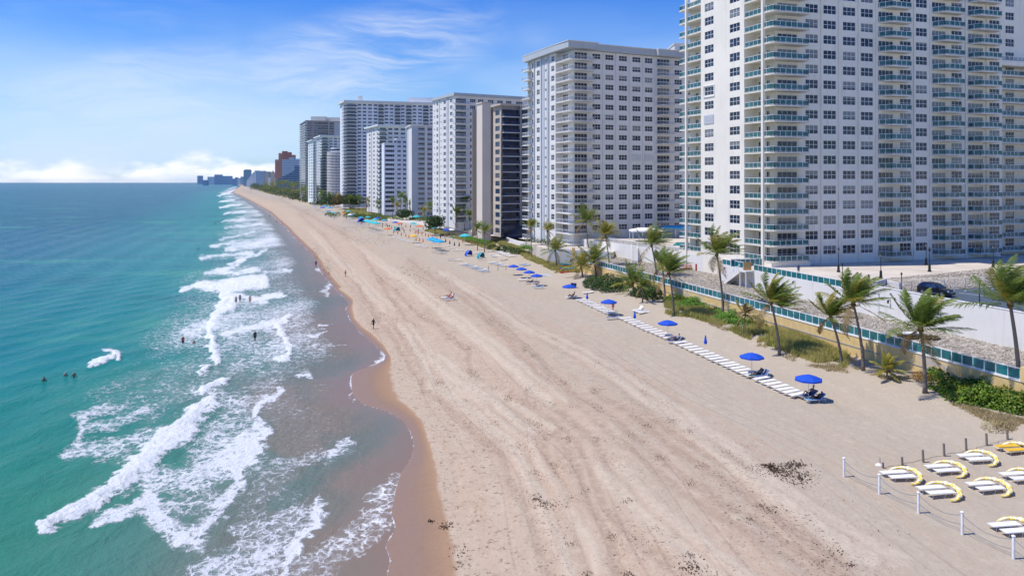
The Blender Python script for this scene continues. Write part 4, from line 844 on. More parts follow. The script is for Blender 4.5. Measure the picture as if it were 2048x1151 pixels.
def stones(name, label, poly, n, zf, smin, smax, mat, flat=.5):
    x, y = scatter(poly, n); n = len(x); z = zf(x, y)
    base = np.array([(1,0,0),(-1,0,0),(0,1,0),(0,-1,0),(0,0,1),(0,0,-1)], float); tri = np.array([(0,2,4),(2,1,4),(1,3,4),(3,0,4),(2,0,5),(1,2,5),(3,1,5),(0,3,5)])
    s = rng.uniform(smin, smax, (n, 1, 1))*.5; sc = np.stack([rng.uniform(.7, 1.3, n), rng.uniform(.6, 1.1, n), rng.uniform(flat*.6, flat*1.3, n)], 1)[:, None, :]
    v = base[None]*sc*s+rng.normal(0, .16, (n, 6, 3))*s; a = rng.uniform(0, 6.28, n); ca, sa = np.cos(a)[:, None], np.sin(a)[:, None]
    vx = v[:, :, 0]*ca-v[:, :, 1]*sa; vy = v[:, :, 0]*sa+v[:, :, 1]*ca; V = np.stack([vx+x[:, None], vy+y[:, None], v[:, :, 2]+z[:, None]], 2).reshape(-1, 3)
    f = (tri[None]+np.arange(n)[:, None, None]*6).reshape(-1, 3); return tag(npmesh(name, V, f, M[mat]), label, kind='stuff')
stones('gravel', 'pale stones covering the bed behind the yellow sea wall', gb, 40000, lambda x, y: 4.56+0*x, .16, .40, 'stone')
# white plaza wall with parapet and glass fence
e = tag(empty('plaza_wall'), 'tall smooth white retaining wall of the plaza and car park above the gravel', 'wall')
seg(MB(), Lw(-4), Lw(.04), .4, 3.5, 8.9).build('wall', M['white'], e); seg(MB(), Lw(-4.01), Lw(.045), .5, 8.9, 8.98).build('coping', M['white'], e); seg(MB(), Lw(.04), Lw(2.07), .4, 3.5, 7.75).build('wall', M['white'], e)
seg(MB(), Lw(2.07), (46.2, 156.2), .4, 3.5, 7.75).build('wall', M['white'], e)
e = tag(empty('glass_fence'), 'teal glass fence in white frames along the plaza edge above the white wall', 'fence'); glass_fence(e, Lw(.06), Lw(1.52), 7.75, 21); glass_fence(e, Lw(1.62), Lw(2.06), 7.75, 6)
e = tag(empty('pool_wall'), 'low white wall of the pool deck beyond the tower corner', 'wall'); seg(MB(), (43.8, 162.5), (25.6, 206), .35, 3.5, 8.0).build('wall', M['white'], e); seg(MB(), (25.6, 206), (20, 219), .35, 3.5, 8.0).build('wall', M['white'], e)
e = tag(empty('glass_fence'), 'pale glass fence round the pool deck next to the canopies', 'fence'); glass_fence(e, (39.6, 172.5), (25.6, 206), 8.0, 26, 'clear')
tag(MB().prism([tuple(Lw(.04)+.1), (60.2, 129), (78, 139), (140, 170), (140, 300), (60, 300), (42.3, 156), tuple(Lw(2.05)+.1)], 3, 7.72).build('plaza', M['pave']), 'pale paved plaza at the foot of the cream tower', kind='structure')
tag(MB().prism([(42.5, 158), (43.9, 163), (25.8, 206), (20.3, 219), (60, 240), (75, 200)], 3, 7.98).build('pool_deck', M['pave']), 'paved pool deck between the towers', kind='structure')
# car park below the plaza with its stony bank
PA, PB = np.array([58.0, 119.0]), np.array([78.7, 127.0]); PC = PB+(PB-PA)*3
tag(MB().prism([tuple(Lw(.02)+(.3, 0)), tuple(Lw(-4)+(.3, 0)), (170, 36), tuple(PC), tuple(PA), (56, 118)], 3, 6.9).build('car_park', M['asphalt']), 'blue-grey asphalt car park behind the white wall', kind='structure')
TA, TB = np.array([59.5, 128.5]), np.array([78, 139.2]); TC = TB+(TB-TA)*3
bank = MB(); bank.add([(PA[0], PA[1], 6.9), (PC[0], PC[1], 6.9), (TC[0], TC[1], 7.76), (TB[0], TB[1], 7.76), (TA[0], TA[1], 7.76), (53.5, 117, 6.9), (54, 122, 7.76)], [(0, 1, 2, 3, 4), (0, 4, 6, 5)])
tag(bank.build('gravel_bank', M['stone']), 'sloping bank of pale stones between car park and plaza', kind='structure')
def bz(x, y):
    n = np.array([-(PB-PA)[1], (PB-PA)[0]])/np.linalg.norm(PB-PA); return 6.95+.8*np.clip(((x-PA[0])*n[0]+(y-PA[1])*n[1])/9.0, 0, 1)
stones('gravel', 'pale stones on the bank beside the car park', [tuple(PA+(-3, -.5)), tuple(PB+(18, 7)), tuple(TB+(18, 10)), tuple(TA)], 9000, bz, .2, .48, 'stone')
e = tag(empty('retaining_box'), 'grey block wall at the end of the stony bank', 'wall'); seg(MB(), P(1751, 577, 7.2)[:2], P(1771, 570, 7.2)[:2], .5, 6, 8.3).build('wall', M['grey'], e); seg(MB(), P(1771, 570, 7.2)[:2], P(1800, 577, 7.2)[:2], .3, 6, 8.1).build('wall', M['white'], e)
e = tag(empty('chain_link_fence'), 'chain-link fence in front of the stony bank', 'fence'); a = PA+(-2.5, -1.3); b = PB+(PB-PA)*1.6; n = 26; post = MB().lathe([(.04, 0), (.04, 1.7)], 6).mesh('fence_post', M['grey'])
for i in range(n+1): q = a+(b-a)*i/n; link('fence_post', post, e, (q[0], q[1], 6.9))
wires = MB()
for k in range(9): wires.bar((a[0], a[1], 7.0+k*.2), (b[0], b[1], 7.0+k*.2), .012)
for k in range(int(np.linalg.norm(b-a)/.22)): q = a+(b-a)*k/int(np.linalg.norm(b-a)/.22); wires.bar((q[0], q[1], 6.95), (q[0], q[1], 8.6), .01)
tag(wires.build('wire_mesh', M['grey'], e), kind='stuff')
for k in range(9):
    q = a+(b-a)*(.16+.1*k)+np.array([.8, -2.0]); d = (b-a)/np.linalg.norm(b-a); st = MB().box(0, 2.2, -.08, .08, 0, .13).build('parking_stop', M['line'], loc=(q[0], q[1], 6.9)); st.rotation_euler = (0, 0, math.atan2(d[1], d[0]))
    tag(st, f'white concrete parking stop, {["first","second","third","fourth","fifth","sixth","seventh","eighth","ninth"][k]} along the chain-link fence from the lamp post', 'parking stop', 'parking stops in the car park')
for k in range(8):
    q = a+(b-a)*(.2+.1*k)+np.array([.3, -2.4]); MB().box(-.06, .06, -7, 0, 0, .012).build('parking_line', M['line'], loc=(q[0]+2, q[1], 6.9)).rotation_euler = (0, 0, R(34))
for o in [o for o in COL.objects if o.name.startswith('parking_line')]: tag(o, 'white painted bay line on the car park', kind='structure')
# stairs from the plaza down to the gravel
e = tag(empty('staircase'), 'white staircase running down from the plaza to the gravel', 'staircase'); t_ = Lw(1.60); d = np.array([-5.4, 19.4])/20.14; n = np.array([-d[1], d[0]])*1.0; n = n if n[0] < 0 else -n
st = MB().box(0, .33, -.75, .75, 0, .18).mesh('step', M['white']); rz = math.atan2(d[1], d[0]); tread = 17
for i in range(tread): q = t_+n*1.1+d*(.3+i*.31); link('step', st, e, (q[0], q[1], 7.55-i*.18), rz)
o = t_+n*1.9; z0, z1 = 7.75, 4.6; L_ = tread*.31+.3
p0 = o; p1 = o+d*L_
for off in (0, -1.6):
    a_ = p0-n*off*-1 if False else p0+n*off; b_ = p1+n*off
    MB().add([(a_[0], a_[1], 7.75), (a_[0], a_[1], 7.2), (b_[0], b_[1], 4.3), (b_[0], b_[1], 4.75), (a_[0]+n[0]*.12, a_[1]+n[1]*.12, 7.75), (a_[0]+n[0]*.12, a_[1]+n[1]*.12, 7.2), (b_[0]+n[0]*.12, b_[1]+n[1]*.12, 4.3), (b_[0]+n[0]*.12, b_[1]+n[1]*.12, 4.75)],
        [(0,1,2,3),(4,7,6,5),(0,3,7,4),(1,5,6,2),(0,4,5,1),(3,2,6,7)]) if False else None
    mb = MB(); mb.add([(a_[0], a_[1], 7.75), (a_[0], a_[1], 7.2), (b_[0], b_[1], 4.3), (b_[0], b_[1], 4.75), (a_[0]+n[0]*.12, a_[1]+n[1]*.12, 7.75), (a_[0]+n[0]*.12, a_[1]+n[1]*.12, 7.2), (b_[0]+n[0]*.12, b_[1]+n[1]*.12, 4.3), (b_[0]+n[0]*.12, b_[1]+n[1]*.12, 4.75)],
        [(0,1,2,3),(4,7,6,5),(0,3,7,4),(1,5,6,2),(0,4,5,1),(3,2,6,7)]); mb.build('stringer', M['white'], e)
    r = MB(); r.bar((a_[0], a_[1], 8.8), (b_[0], b_[1], 5.8), .07); r.bar((a_[0], a_[1], 8.3), (b_[0], b_[1], 5.3), .04)
    for i in range(10): k = i/9; x_ = a_+(b_-a_)*k; r.bar((x_[0], x_[1], 7.7-3.0*k), (x_[0], x_[1], 8.8-3.0*k), .05)
    r.build('handrail', M['rail'], e)
q0 = t_-d*2.0; MB().prism([tuple(q0), tuple(q0+n*2), tuple(t_+n*2+d*.3), tuple(t_+d*.3)], 7.45, 7.75).build('landing', M['white'], e)
for k_ in (-1.9, .0): x_ = t_+n*1.85+d*k_; MB().box(-.12, .12, -.12, .12, 4.4, 7.45).build('column', M['white'], e, loc=(x_[0], x_[1], 0))
x_ = t_-d*1.0+n*1.0; e = tag(MB().box(-.75, .75, -.06, .06, 0, 1.5).build('plywood_board', M['ply'], loc=(x_[0], x_[1], 7.75)), 'orange plywood sheet closing the stair head on the plaza', 'board'); e.rotation_euler = (0, 0, R(5))
e = tag(empty('staircase'), 'steep white stairs with a yellow foot gate down from the pool deck', 'staircase'); a_ = P(1297, 462, 8.0); A3 = Vector((31.5, 192, 8.0)); B3_ = Vector((30.6, 186.5, 4.6))
for i in range(14): p = A3.lerp(B3_, i/13); MB().box(-.7, .7, -.2, .2, -.12, 0).build('step', M['white'], e, loc=p+Vector((-1.2, 0, 0)))
for dx in (-1.95, -.45): MB().bar(A3+Vector((dx, 0, -.1)), B3_+Vector((dx, 0, -.1)), .1, .35).build('stringer', M['white'], e); MB().bar(A3+Vector((dx, 0, .95)), B3_+Vector((dx, 0, .95)), .06).build('handrail', M['rail'], e)
# canopies, pools
def canopy(label, p0, p1, depth, zb, h, mat, peak=.7):
    e = tag(empty('canopy'), label, 'canopy'); x0, x1 = p0.x, p1.x; y = p0.y; n = 3
    post = MB().box(-.07, .07, -.07, .07, 0, h).mesh('post', M['rail'])
    for i in range(n+1):
        for yy in (y, y+depth): link('post', post, e, (x0+(x1-x0)*i/n, yy, zb))
    m_ = MB(); z = zb+h; xm0, xm1 = x0+depth*.35, x1-depth*.35; ym = y+depth/2
    m_.add([(x0-.2, y-.2, z), (x1+.2, y-.2, z), (x1+.2, y+depth+.2, z), (x0-.2, y+depth+.2, z), (xm0, ym, z+peak), (xm1, ym, z+peak), (x0-.2, y-.2, z-.35), (x1+.2, y-.2, z-.35), (x1+.2, y+depth+.2, z-.35), (x0-.2, y+depth+.2, z-.35)],
        [(0, 1, 5, 4), (1, 2, 5), (2, 3, 4, 5), (3, 0, 4), (6, 7, 1, 0), (7, 8, 2, 1), (8, 9, 3, 2), (9, 6, 0, 3)]); m_.build('canvas_roof', M[mat], e)
canopy('white canvas canopy on posts over the pool deck', P(1266, 484, 8), P(1324, 484, 8), 6, 8, 3.0, 'whitecloth'); canopy('bright blue awning beyond the white canopy', P(1326, 476, 8), P(1402, 476, 8), 6, 8, 3.0, 'skyblue', .5)
tag(MB().prism([P(1345, 491, 8)[:2], P(1430, 491, 8)[:2], P(1430, 484.5, 8)[:2], P(1352, 484.5, 8)[:2]], 7.9, 8.03).build('pool_water', M['pool']), 'teal swimming pool on the deck behind the cream tower corner', kind='structure')
e = tag(empty('pool_surround'), 'teal glass pool surround at the foot of the cream tower', 'fence'); a = P(1462, 533, 7.8); b = P(1538, 531, 7.8); glass_fence(e, a[:2], b[:2], 7.75, 8, 'fenceteal', 1.5)
# lamp posts on the plaza
def lamp_post():
    e = empty('lamp_post'); MB().lathe([(.34, 0), (.34, .25), (.24, .3), (.2, 1.3), (.12, 1.4)], 8).build('base', M['black'], e); MB().lathe([(.07, 1.4), (.055, 3.6)], 8).build('pole', M['black'], e)
    MB().lathe([(.09, 3.6), (.2, 3.75), (.22, 4.1), (.05, 4.35)], 8).build('lantern', M['win'], e); MB().lathe([(.26, 4.08), (.1, 4.3), (.02, 4.5)], 8).build('cap', M['black'], e); return e
lp = lamp_post(); spots = [(1677, 544, 'beside the three window columns of the cream tower'), (1761.7, 557, 'at the corner of the stony bank'), (1852.4, 530, 'close to the tower, behind another lamp'), (1859, 543, 'standing on the plaza above the parked car'), (1986.5, 535, 'far out on the plaza by the stepped wing')]
for i, (u, v, wh) in enumerate(spots):
    o = lp if i == 0 else copy_tree(lp); o.location = P(u, v, 7.72); tag(o, 'black lamp post with thick base '+wh, 'lamp post', 'lamp posts on the plaza')
def thin_post():
    e = empty('bollard_lamp'); MB().lathe([(.07, 0), (.06, 2.6)], 6).build('pole', M['black'], e); MB().lathe([(.12, 2.6), (.16, 2.85), (.04, 3.0)], 8).build('lantern', M['black'], e); return e
lp = thin_post(); spots = [(1685, 562, 7.75, 'behind the plaza glass fence'), (1737.7, 590, 7.75, 'where the glass fence meets the plain white wall'), (1803, 583, 7.0, 'between the bank and the parked car'), (1959, 607, 8.0, 'on the white wall in front of the empty bays'), (2002.5, 538, 7.72, 'out on the plaza behind the big palm')]
for i, (u, v, z, wh) in enumerate(spots):
    o = lp if i == 0 else copy_tree(lp); o.location = P(u, v, z); tag(o, 'thin dark lamp post '+wh, 'lamp post', 'thin lamp posts')
# wall lights on the white wall
for i, (s_, wh) in enumerate([(-1.42, 'above the patch of debris'), (-.62, 'under the bent palm crown'), (-.18, 'below the car'), (.9, 'near the palm cluster'), (1.98, 'left of the staircase')]):
    q = Lw(s_); e = tag(empty('wall_light', (q[0]-.22, q[1]-.06, 7.0)), 'small black lantern fixed to the white wall '+wh, 'wall light'); MB().box(-.35, 0, -.05, .05, .3, .38).build('arm', M['black'], e); MB().lathe([(.06, -.15), (.13, 0), (.15, .25), (.03, .38)], 8, (-.35, 0)).build('lantern', M['black'], e)
# ---------------------------------------------------------------- terraces and walls further along the beach
def terr(name, label, poly, z0, z1, m_): return tag(MB().prism(poly, z0, z1).build(name, M[m_]), label, kind='structure')
terr('terrace', 'raised terrace in front of the white tower', [P(1098, 500, 6)[:2], P(1222, 506, 6)[:2], (34, 228), (8, 232), P(1050, 482, 6)[:2]], 1, 6.0, 'pave')
e = tag(empty('terrace_wall'), 'pale terrace wall with a white railing in front of the white tower', 'wall'); a, b = P(1098, 500, 6), P(1222, 506, 6); seg(MB(), a[:2], b[:2], .3, 2, 6.3).build('wall', M['grey'], e)
f_, _ = railing([(a.x, a.y), (b.x, b.y)], bars=True, post=2.4, z=6.3); f_.build('railing', M['rail'], e)
e = tag(empty('promenade_wall'), 'low white promenade wall curving behind the dune grass', 'wall'); pts = [G(977, 475), G(1000, 480.5), G(1035, 490), (G(1062, 499)), G(1092, 509), G(1118, 516)]
for a, b in zip(pts[:-1], pts[1:]): seg(MB(), a[:2], b[:2], .4, 1.5, 4.0).build('wall', M['white'], e)
terr('terrace', 'paved terrace in front of the beige tower', [pts[0][:2], pts[2][:2], pts[4][:2], (16, 245), (6, 280), (-14, 300)], 1, 3.6, 'pave')
terr('terrace', 'pinkish paved sun terrace before the corner-balcony tower', [P(905, 452, 3.4)[:2], P(975, 466, 3.4)[:2], P(985, 455, 3.4)[:2], P(985, 444, 3.4)[:2], P(905, 442, 3.4)[:2]], 1, 3.4, 'pave')
terr('terrace', 'pale paved deck in front of the slab towers', [P(775, 440, 2.6)[:2], P(880, 455, 2.6)[:2], P(905, 441, 2.6)[:2], P(880, 428, 2.6)[:2], P(775, 426, 2.6)[:2]], 1, 2.6, 'pave')
e = tag(empty('dark_fence'), 'dark slatted fence of the sun terrace beside the beige slab', 'fence'); a, b = P(888, 458, 3.4), P(945, 474, 3.0); sl_ = MB()
for k in range(60): p = a.lerp(b, k/59); sl_.box(p.x-.06, p.x+.06, p.y-.04, p.y+.04, 2, 4.8)
tag(sl_.build('slats', M['brown'], e), kind='stuff'); MB().bar(a+Vector((0, 0, 1.4)), b+Vector((0, 0, 1.6)), .12).build('rail', M['brown'], e)
e = tag(MB().box(0, 14, 0, 6, -4.4, 0).build('glass_pavilion', M['dark'], loc=P(1006, 452, 8)), 'dark glass pavilion at the foot of the beige tower', 'pavilion')
e = tag(empty('thatched_hut'), 'small hut with a brown thatched roof by the pale slab tower', 'hut'); c = P(829, 432, 3); MB().lathe([(5, 2.6), (2.5, 4.2), (.2, 5.2)], 12).build('thatch', M['ply'], e, loc=(c.x, c.y, 3)); [MB().lathe([(.15, 0), (.15, 2.8)], 6).build('post', M['wood'], e, loc=(c.x+dx, c.y+dy, 3)) for dx in (-3, 3) for dy in (-3, 3)]
# ---------------------------------------------------------------- car
def car():
    e = tag(empty('parked_car'), 'black estate-bodied car parked behind the white wall', 'car')
    paint = NT('black_car_paint'); paint.set(paint.b, 'Base Color', paint.mix(paint.noise(paint.obj(), 2, 2), (.006, .007, .012), (.010, .012, .020))); paint.set(paint.b, 'Roughness', .18); paint.set(paint.b, 'Coat Weight', .6); pm_ = paint.m
    gl = M['dark']; ch = pm('chrome_trim', (.6, .6, .62), .2, metal=.9); ty = pm('tyre_rubber', (.02, .02, .02), .9)
    # cross sections from nose (x = 2.35) to tail: x, half width low, half width at belt, belt z, roof z, half width roof
    sec = [(2.36, .72, .70, .62, .66, .60), (2.25, .86, .84, .74, .80, .70), (1.9, .93, .90, .86, .93, .78), (1.25, .94, .91, .94, 1.03, .80), (.95, .94, .92, .98, 1.08, .78), (.30, .94, .92, 1.02, 1.55, .62), (-.10, .94, .92, 1.03, 1.66, .62),
           (-1.0, .94, .92, 1.05, 1.69, .62), (-1.7, .94, .91, 1.07, 1.62, .60), (-2.12, .92, .88, 1.08, 1.38, .62), (-2.33, .88, .84, 1.04, 1.10, .70), (-2.38, .80, .76, .80, .84, .66)]
    v = []; k = 10
    for x, wl, wb, zb, zr, wr in sec:
        pr = [(-wl*.92, .28), (-wl, .5), (-wb, zb), (-wr, zr-.04), (-wr*.5, zr), (wr*.5, zr), (wr, zr-.04), (wb, zb), (wl, .5), (wl*.92, .28)]; v += [(x, a, b) for a, b in pr]
    f = [(i*k+j, i*k+(j+1) % k, (i+1)*k+(j+1) % k, (i+1)*k+j) for i in range(len(sec)-1) for j in range(k)]; b = MB(); b.add(v, f+[tuple(range(k)), tuple(range((len(sec)-1)*k, len(sec)*k))[::-1]]); b.build('body', pm_, e, smooth=False)
    def pane(pts, name='window'): g = MB(); g.add(pts, [tuple(range(len(pts)))]); 
    for s_ in (-1, 1):
        for x0, x1, x2, x3 in ((.72, -.22, -.22, .26), (-.30, -1.12, -1.12, -.30), (-1.20, -1.86, -1.66, -1.20)):
            g = MB(); yb, yt = .935*s_, .70*s_; zt = 1.52; g.add([(x0, yb, 1.06), (x1, yb, 1.09), (x2, yt, zt), (x3, yt, zt-.06), (x0, yb-.05*s_, 1.06), (x1, yb-.05*s_, 1.09), (x2, yt-.05*s_, zt), (x3, yt-.05*s_, zt-.06)], [(0,1,2,3),(7,6,5,4),(0,4,5,1),(1,5,6,2),(2,6,7,3),(3,7,4,0)]); g.build('side_window', gl, e)
    g = MB(); g.add([(1.0, -.74, 1.10), (1.0, .74, 1.10), (.34, .58, 1.55), (.34, -.58, 1.55), (.98, -.74, 1.07), (.98, .74, 1.07), (.32, .58, 1.52), (.32, -.58, 1.52)], [(0,1,2,3),(7,6,5,4),(0,4,5,1),(1,5,6,2),(2,6,7,3),(3,7,4,0)]); g.build('windscreen', gl, e)
    for s_ in (-1, 1):
        for x in (1.45, -1.42):
            w = MB().lathe([(.20, -.12), (.34, -.12), (.36, -.06), (.36, .06), (.34, .12), (.2, .12)], 18).build('wheel', ty, e, loc=(x, .86*s_, .36)); w.rotation_euler = (R(90), 0, 0); MB().lathe([(.21, -.135), (.21, .135)], 10).build('rim', ch, w)
        MB().box(-.16, .12, -.14, .14, -.07, .07).build('headlight', M['rail'], e, loc=(2.18, .66*s_, .74)); MB().box(-.1, .1, -.09, .09, -.06, .08).build('mirror', pm_, e, loc=(.72, 1.02*s_, 1.10)); MB().box(-.06, .06, -.1, .1, -.12, .12).build('tail_light', M['red'], e, loc=(-2.32, .7*s_, .95)); MB().box(-1.0, 1.0, -.02, .02, -.03, .03).build('sill_trim', ch, e, loc=(0, .945*s_, .40))
    MB().box(-.04, .04, -.45, .45, -.1, .08).build('grille', ch, e, loc=(2.33, 0, .62)); MB().box(-.04, .04, -.25, .25, -.06, .06).build('number_plate', M['rail'], e, loc=(-2.38, 0, .75)); a, b = P(1853, 588.5, 6.9), P(1889.5, 593.5, 6.9); m_ = (a+b)/2; e.scale = (1.08, 1.06, 1.14); e.location = (m_.x+.35, m_.y+.5, 6.9); e.rotation_euler = (0, 0, math.atan2(b.y-a.y, b.x-a.x))
car()
# ---------------------------------------------------------------- vegetation
def leaf_mat(name, a, b, c=None, sc=1.2, trans=.35):
    t = NT(name); pos = t.N('NewGeometry').outputs['Position']; n = t.noise(pos, sc, 3, .6); n2 = t.noise(pos, sc*5, 2)
    col = t.mix(t.mr(n, .35, .65), a, b); col = t.mix(t.math('MULTIPLY', t.mr(n2, .55, .7), .7), col, c or b)
    t.set(t.b, 'Base Color', col); t.set(t.b, 'Roughness', .5); t.set(t.b, 'Specular IOR Level', .3)
    tr = t.N('BsdfTranslucent'); t.L(col, tr.inputs[0]); mx = t.N('MixShader', Fac=trans); t.L(t.b.outputs[0], mx.inputs[1]); t.L(tr.outputs[0], mx.inputs[2]); t.L(mx.outputs[0], t.out.inputs[0]); return t.m
M['palm'] = leaf_mat('palm_leaf', (.080, .145, .022), (.195, .250, .040), (.30, .29, .08)); M['palmyellow'] = leaf_mat('yellowing_palm_leaf', (.20, .22, .03), (.36, .30, .05), (.42, .30, .08)); M['palmdry'] = leaf_mat('dry_palm_leaf', (.22, .15, .06), (.30, .21, .09), (.16, .12, .05))
M['grape'] = leaf_mat('sea_grape_leaf', (.070, .155, .018), (.19, .32, .032), (.38, .36, .06), .8); M['bushgreen'] = leaf_mat('bright_vine_leaf', (.09, .24, .025), (.19, .36, .05), (.28, .38, .08)); M['bushdark'] = leaf_mat('dark_bush_leaf', (.03, .07, .018), (.06, .11, .03), (.09, .13, .04)); M['bushbrown'] = leaf_mat('russet_bush_leaf', (.10, .075, .03), (.15, .12, .05), (.09, .11, .04))
M['bushgreen2'] = leaf_mat('mid_green_leaf', (.05, .12, .022), (.13, .21, .045), (.20, .20, .06)); M['rust'] = leaf_mat('rust_leaf', (.30, .13, .03), (.36, .22, .05), (.15, .18, .04)); M['grass'] = leaf_mat('dune_grass', (.34, .34, .09), (.52, .46, .16), (.62, .52, .24), .3); M['drygrass'] = leaf_mat('dry_grass', (.42, .34, .17), (.52, .42, .24), (.32, .29, .12), .5)
M['trunk'] = None
def trunk_mat():
    t = NT('palm_trunk'); o = t.obj(); w = t.N('TexWave', _wave_type='BANDS', _bands_direction='Z', Scale=1.6, Distortion=2, Detail=2); t.L(o, w.inputs['Vector'])
    t.set(t.b, 'Base Color', t.mix(w.outputs[1], (.13, .105, .085), (.24, .205, .17))); t.set(t.b, 'Roughness', .9); t.bump(w.outputs[1], .5, .03); return t.m
M['trunk'] = trunk_mat()
def frond(L_, az, el, wind, droop, nl, lf, rr, wdt=.055):
    """one feather leaf: arrays of vertices and triangles"""
    N = 12; d = np.array([math.cos(el)*math.cos(az), math.cos(el)*math.sin(az), math.sin(el)]); p = np.zeros(3); ps = [p]; dsv = [d]
    for i in range(N):
        k = (i+1)/N; d = d+np.array([wind[0], wind[1], wind[2]-droop*(.4+k)])*(.35+.9*k)/N*1.9; d = d/np.linalg.norm(d); p = p+d*L_/N; ps.append(p); dsv.append(d)
    ps = np.array(ps); dsv = np.array(dsv); V = []; T = []
    for i in range(N):                                    # midrib
        a, b = ps[i], ps[i+1]; s_ = np.cross(dsv[i], [0, 0, 1]); s_ = s_/(np.linalg.norm(s_)+1e-6)*.035*(1-i/N*.8); o = len(V); V += [a-s_, a+s_, b+s_*.9, b-s_*.9]; T += [(o, o+1, o+2), (o, o+2, o+3)]
    wv = np.array(wind)
    for j in range(nl):
        k = .10+.90*(j+.5)/nl; x = k*N; i = min(int(x), N-1); f_ = x-i; q = ps[i]*(1-f_)+ps[i+1]*f_; d = dsv[i]*(1-f_)+dsv[i+1]*f_
        s0 = np.cross(d, [0, 0, 1]); s0 = s0/(np.linalg.norm(s0)+1e-6); l = lf*(math.sin(math.pi*min(1, .12+k*.88))**.55)*(1.0 if k < .85 else .75)
        for sg in (-1, 1):
            r1, r2 = rr.uniform(-.15, .15), rr.uniform(-.15, .15)
            ld = s0*sg*.75+d*(.62+r1)+wv*.55+np.array([0, 0, -.22+r2]); ld = ld/np.linalg.norm(ld); ld2 = ld+wv*.45+np.array([0, 0, -.55]); ld2 = ld2/np.linalg.norm(ld2)
            m_ = q+ld*l*.5; e_ = m_+ld2*l*.5; w_ = d*wdt/2; o = len(V); V += [q-w_, q+w_, m_+w_*1.1, m_-w_*1.1, e_]; T += [(o, o+1, o+2), (o, o+2, o+3), (o+3, o+2, o+4)]
    return np.array(V), np.array(T)
def palm(label, bu, bv, cu, cv, rad, nf=20, nl=34, wind=(.78, .10, .30), mat='palm', group=None, single=False, seed=0, tr=.17, lean=None, name='palm_tree', base=None, droop=.55, dry=2):
    """palm whose base and crown stand where the photograph shows them; crown height from its offset above the base"""
    rr = random.Random(seed*13+5); b = base if base is not None else G(bu, bv, -.1); s = b.y/F; hgt = (bv-cv)*s if base is None else H+(HZ-cv)*s-b.z; top = Vector(((cu-CX)*s, b.y+rr.uniform(-.5, .5), b.z+hgt+.1))
    e = tag(empty(name, b), label, 'palm tree', group); n = 9; pts = []; rs = []; lx = (top.x-b.x)
    for i in range(n+1):
        k = i/n; off = Vector((lx*(k**1.25 if k < 1 else 1), (top.y-b.y)*k, (top.z-b.z)*k)); off.x += math.sin(k*math.pi)*(-.12)*math.copysign(1, lx)*min(1, abs(lx)); pts.append(off); rs.append(tr*(1.45 if i == 0 else 1.15-.45*k))
    MB().tube(pts, rs, 8 if not single else 5).build('trunk', M['trunk'], e, smooth=True); c = pts[-1]; V = []; T = []; o = 0
    nf = int(nf*1.35) if not single else nf+3; rad *= 1.1
    for i in range(nf):
        az = 2*math.pi*i*.381966*1.0+rr.uniform(-.3, .3); k = i/nf; el = R(80-88*k**1.15)+rr.uniform(-.12, .12)
        L_ = rad*rr.uniform(.92, 1.2)*(.82 if k < .12 else 1); m_ = mat
        if i >= nf-dry: m_ = 'palmdry'; el = R(-28)
        elif rr.random() < .22: m_ = 'palmyellow'
        w_ = tuple(x*rr.uniform(.75, 1.15) for x in wind); v, t = frond(L_, az, el, w_, droop*rr.uniform(.7, 1.25)+(.5 if m_ == 'palmdry' else 0), nl, rad*.27, rr, .088 if not single else .2)
        if single: V.append(v); T.append(t+o); o += len(v)
        else: q = npmesh('frond', v, t, M[m_], parent=e); q.location = c
    if single: q = npmesh('crown', np.concatenate(V), np.concatenate(T), M[mat], parent=e); q.location = c
    else: MB().lathe([(tr*.7, -.5), (tr*1.5, -.1), (tr*1.3, .25), (tr*.4, .6)], 8).build('crown_shaft', M['palmdry'], e, loc=c); [MB().lathe([(.02, -.13), (.11, -.06), (.12, .05), (.03, .13)], 6).build('coconut', M['bushbrown'], e, loc=c+Vector((.25*math.cos(a), .25*math.sin(a), -.15))) for a in (3.4, 4.4, 5.3)]
    return e
palm('tallest foreground palm, rooted in the sea-grape thicket in front of the white wall', 2040, 806, 2016, 606, 4.3, 24, 40, seed=1, tr=.21, dry=1)
palm('palm with crown over the white wall, rooted in bare sand', 1850, 785, 1836, 655, 4.1, 22, 40, seed=2, tr=.2)
palm('leaning palm whose crown overlaps the thin lamp post where glass fence ends', 1727, 741, 1706, 606, 3.9, 20, 38, seed=3, tr=.18)
palm('shorter palm leaning beside the one under the fence end', 1683, 726, 1658, 632, 3.1, 18, 34, seed=4, tr=.16, mat='palm')
palm('palm on the sand edge in front of the olive dune grass', 1559, 709, 1544, 604, 3.4, 20, 36, seed=5, tr=.17)
palm('smaller palm half hidden behind the one at the dune grass edge', 1570, 657, 1562, 615, 3.2, 16, 30, seed=6, tr=.16)
palm('thin little palm with a brownish crown among the dune bushes', 1486, 672, 1490, 627, 1.9, 14, 24, seed=7, tr=.10, mat='palmdry')
palm('tall slender palm in front of the cream tower, crown over its lower windows', 1446, 630, 1433, 508, 4.4, 22, 36, seed=8, tr=.18)
palm('full-crowned palm before the sea wall, closest to the vine patch', 1348, 631, 1338, 545, 3.6, 20, 34, seed=9, tr=.16)
palm('dark leaning palm just behind the full-crowned one', 1330, 600, 1325, 533, 3.8, 18, 32, seed=10, tr=.17)
palm('tall bent palm in front of the pool wall, crown under the canopies', 1315, 570, 1303, 490, 4.6, 20, 32, seed=11, tr=.2)
palm('yellow-green palm before the gravel, beside the tall one by the terrace wall', 1219, 546, 1211, 470, 3.6, 18, 30, seed=12, tr=.15, mat='palmyellow', wind=(.35, .1, .05))
palm('tallest palm in front of the white tower', 1177, 520, 1172, 442, 4.4, 20, 30, seed=13, tr=.17, wind=(.4, .1, .0))
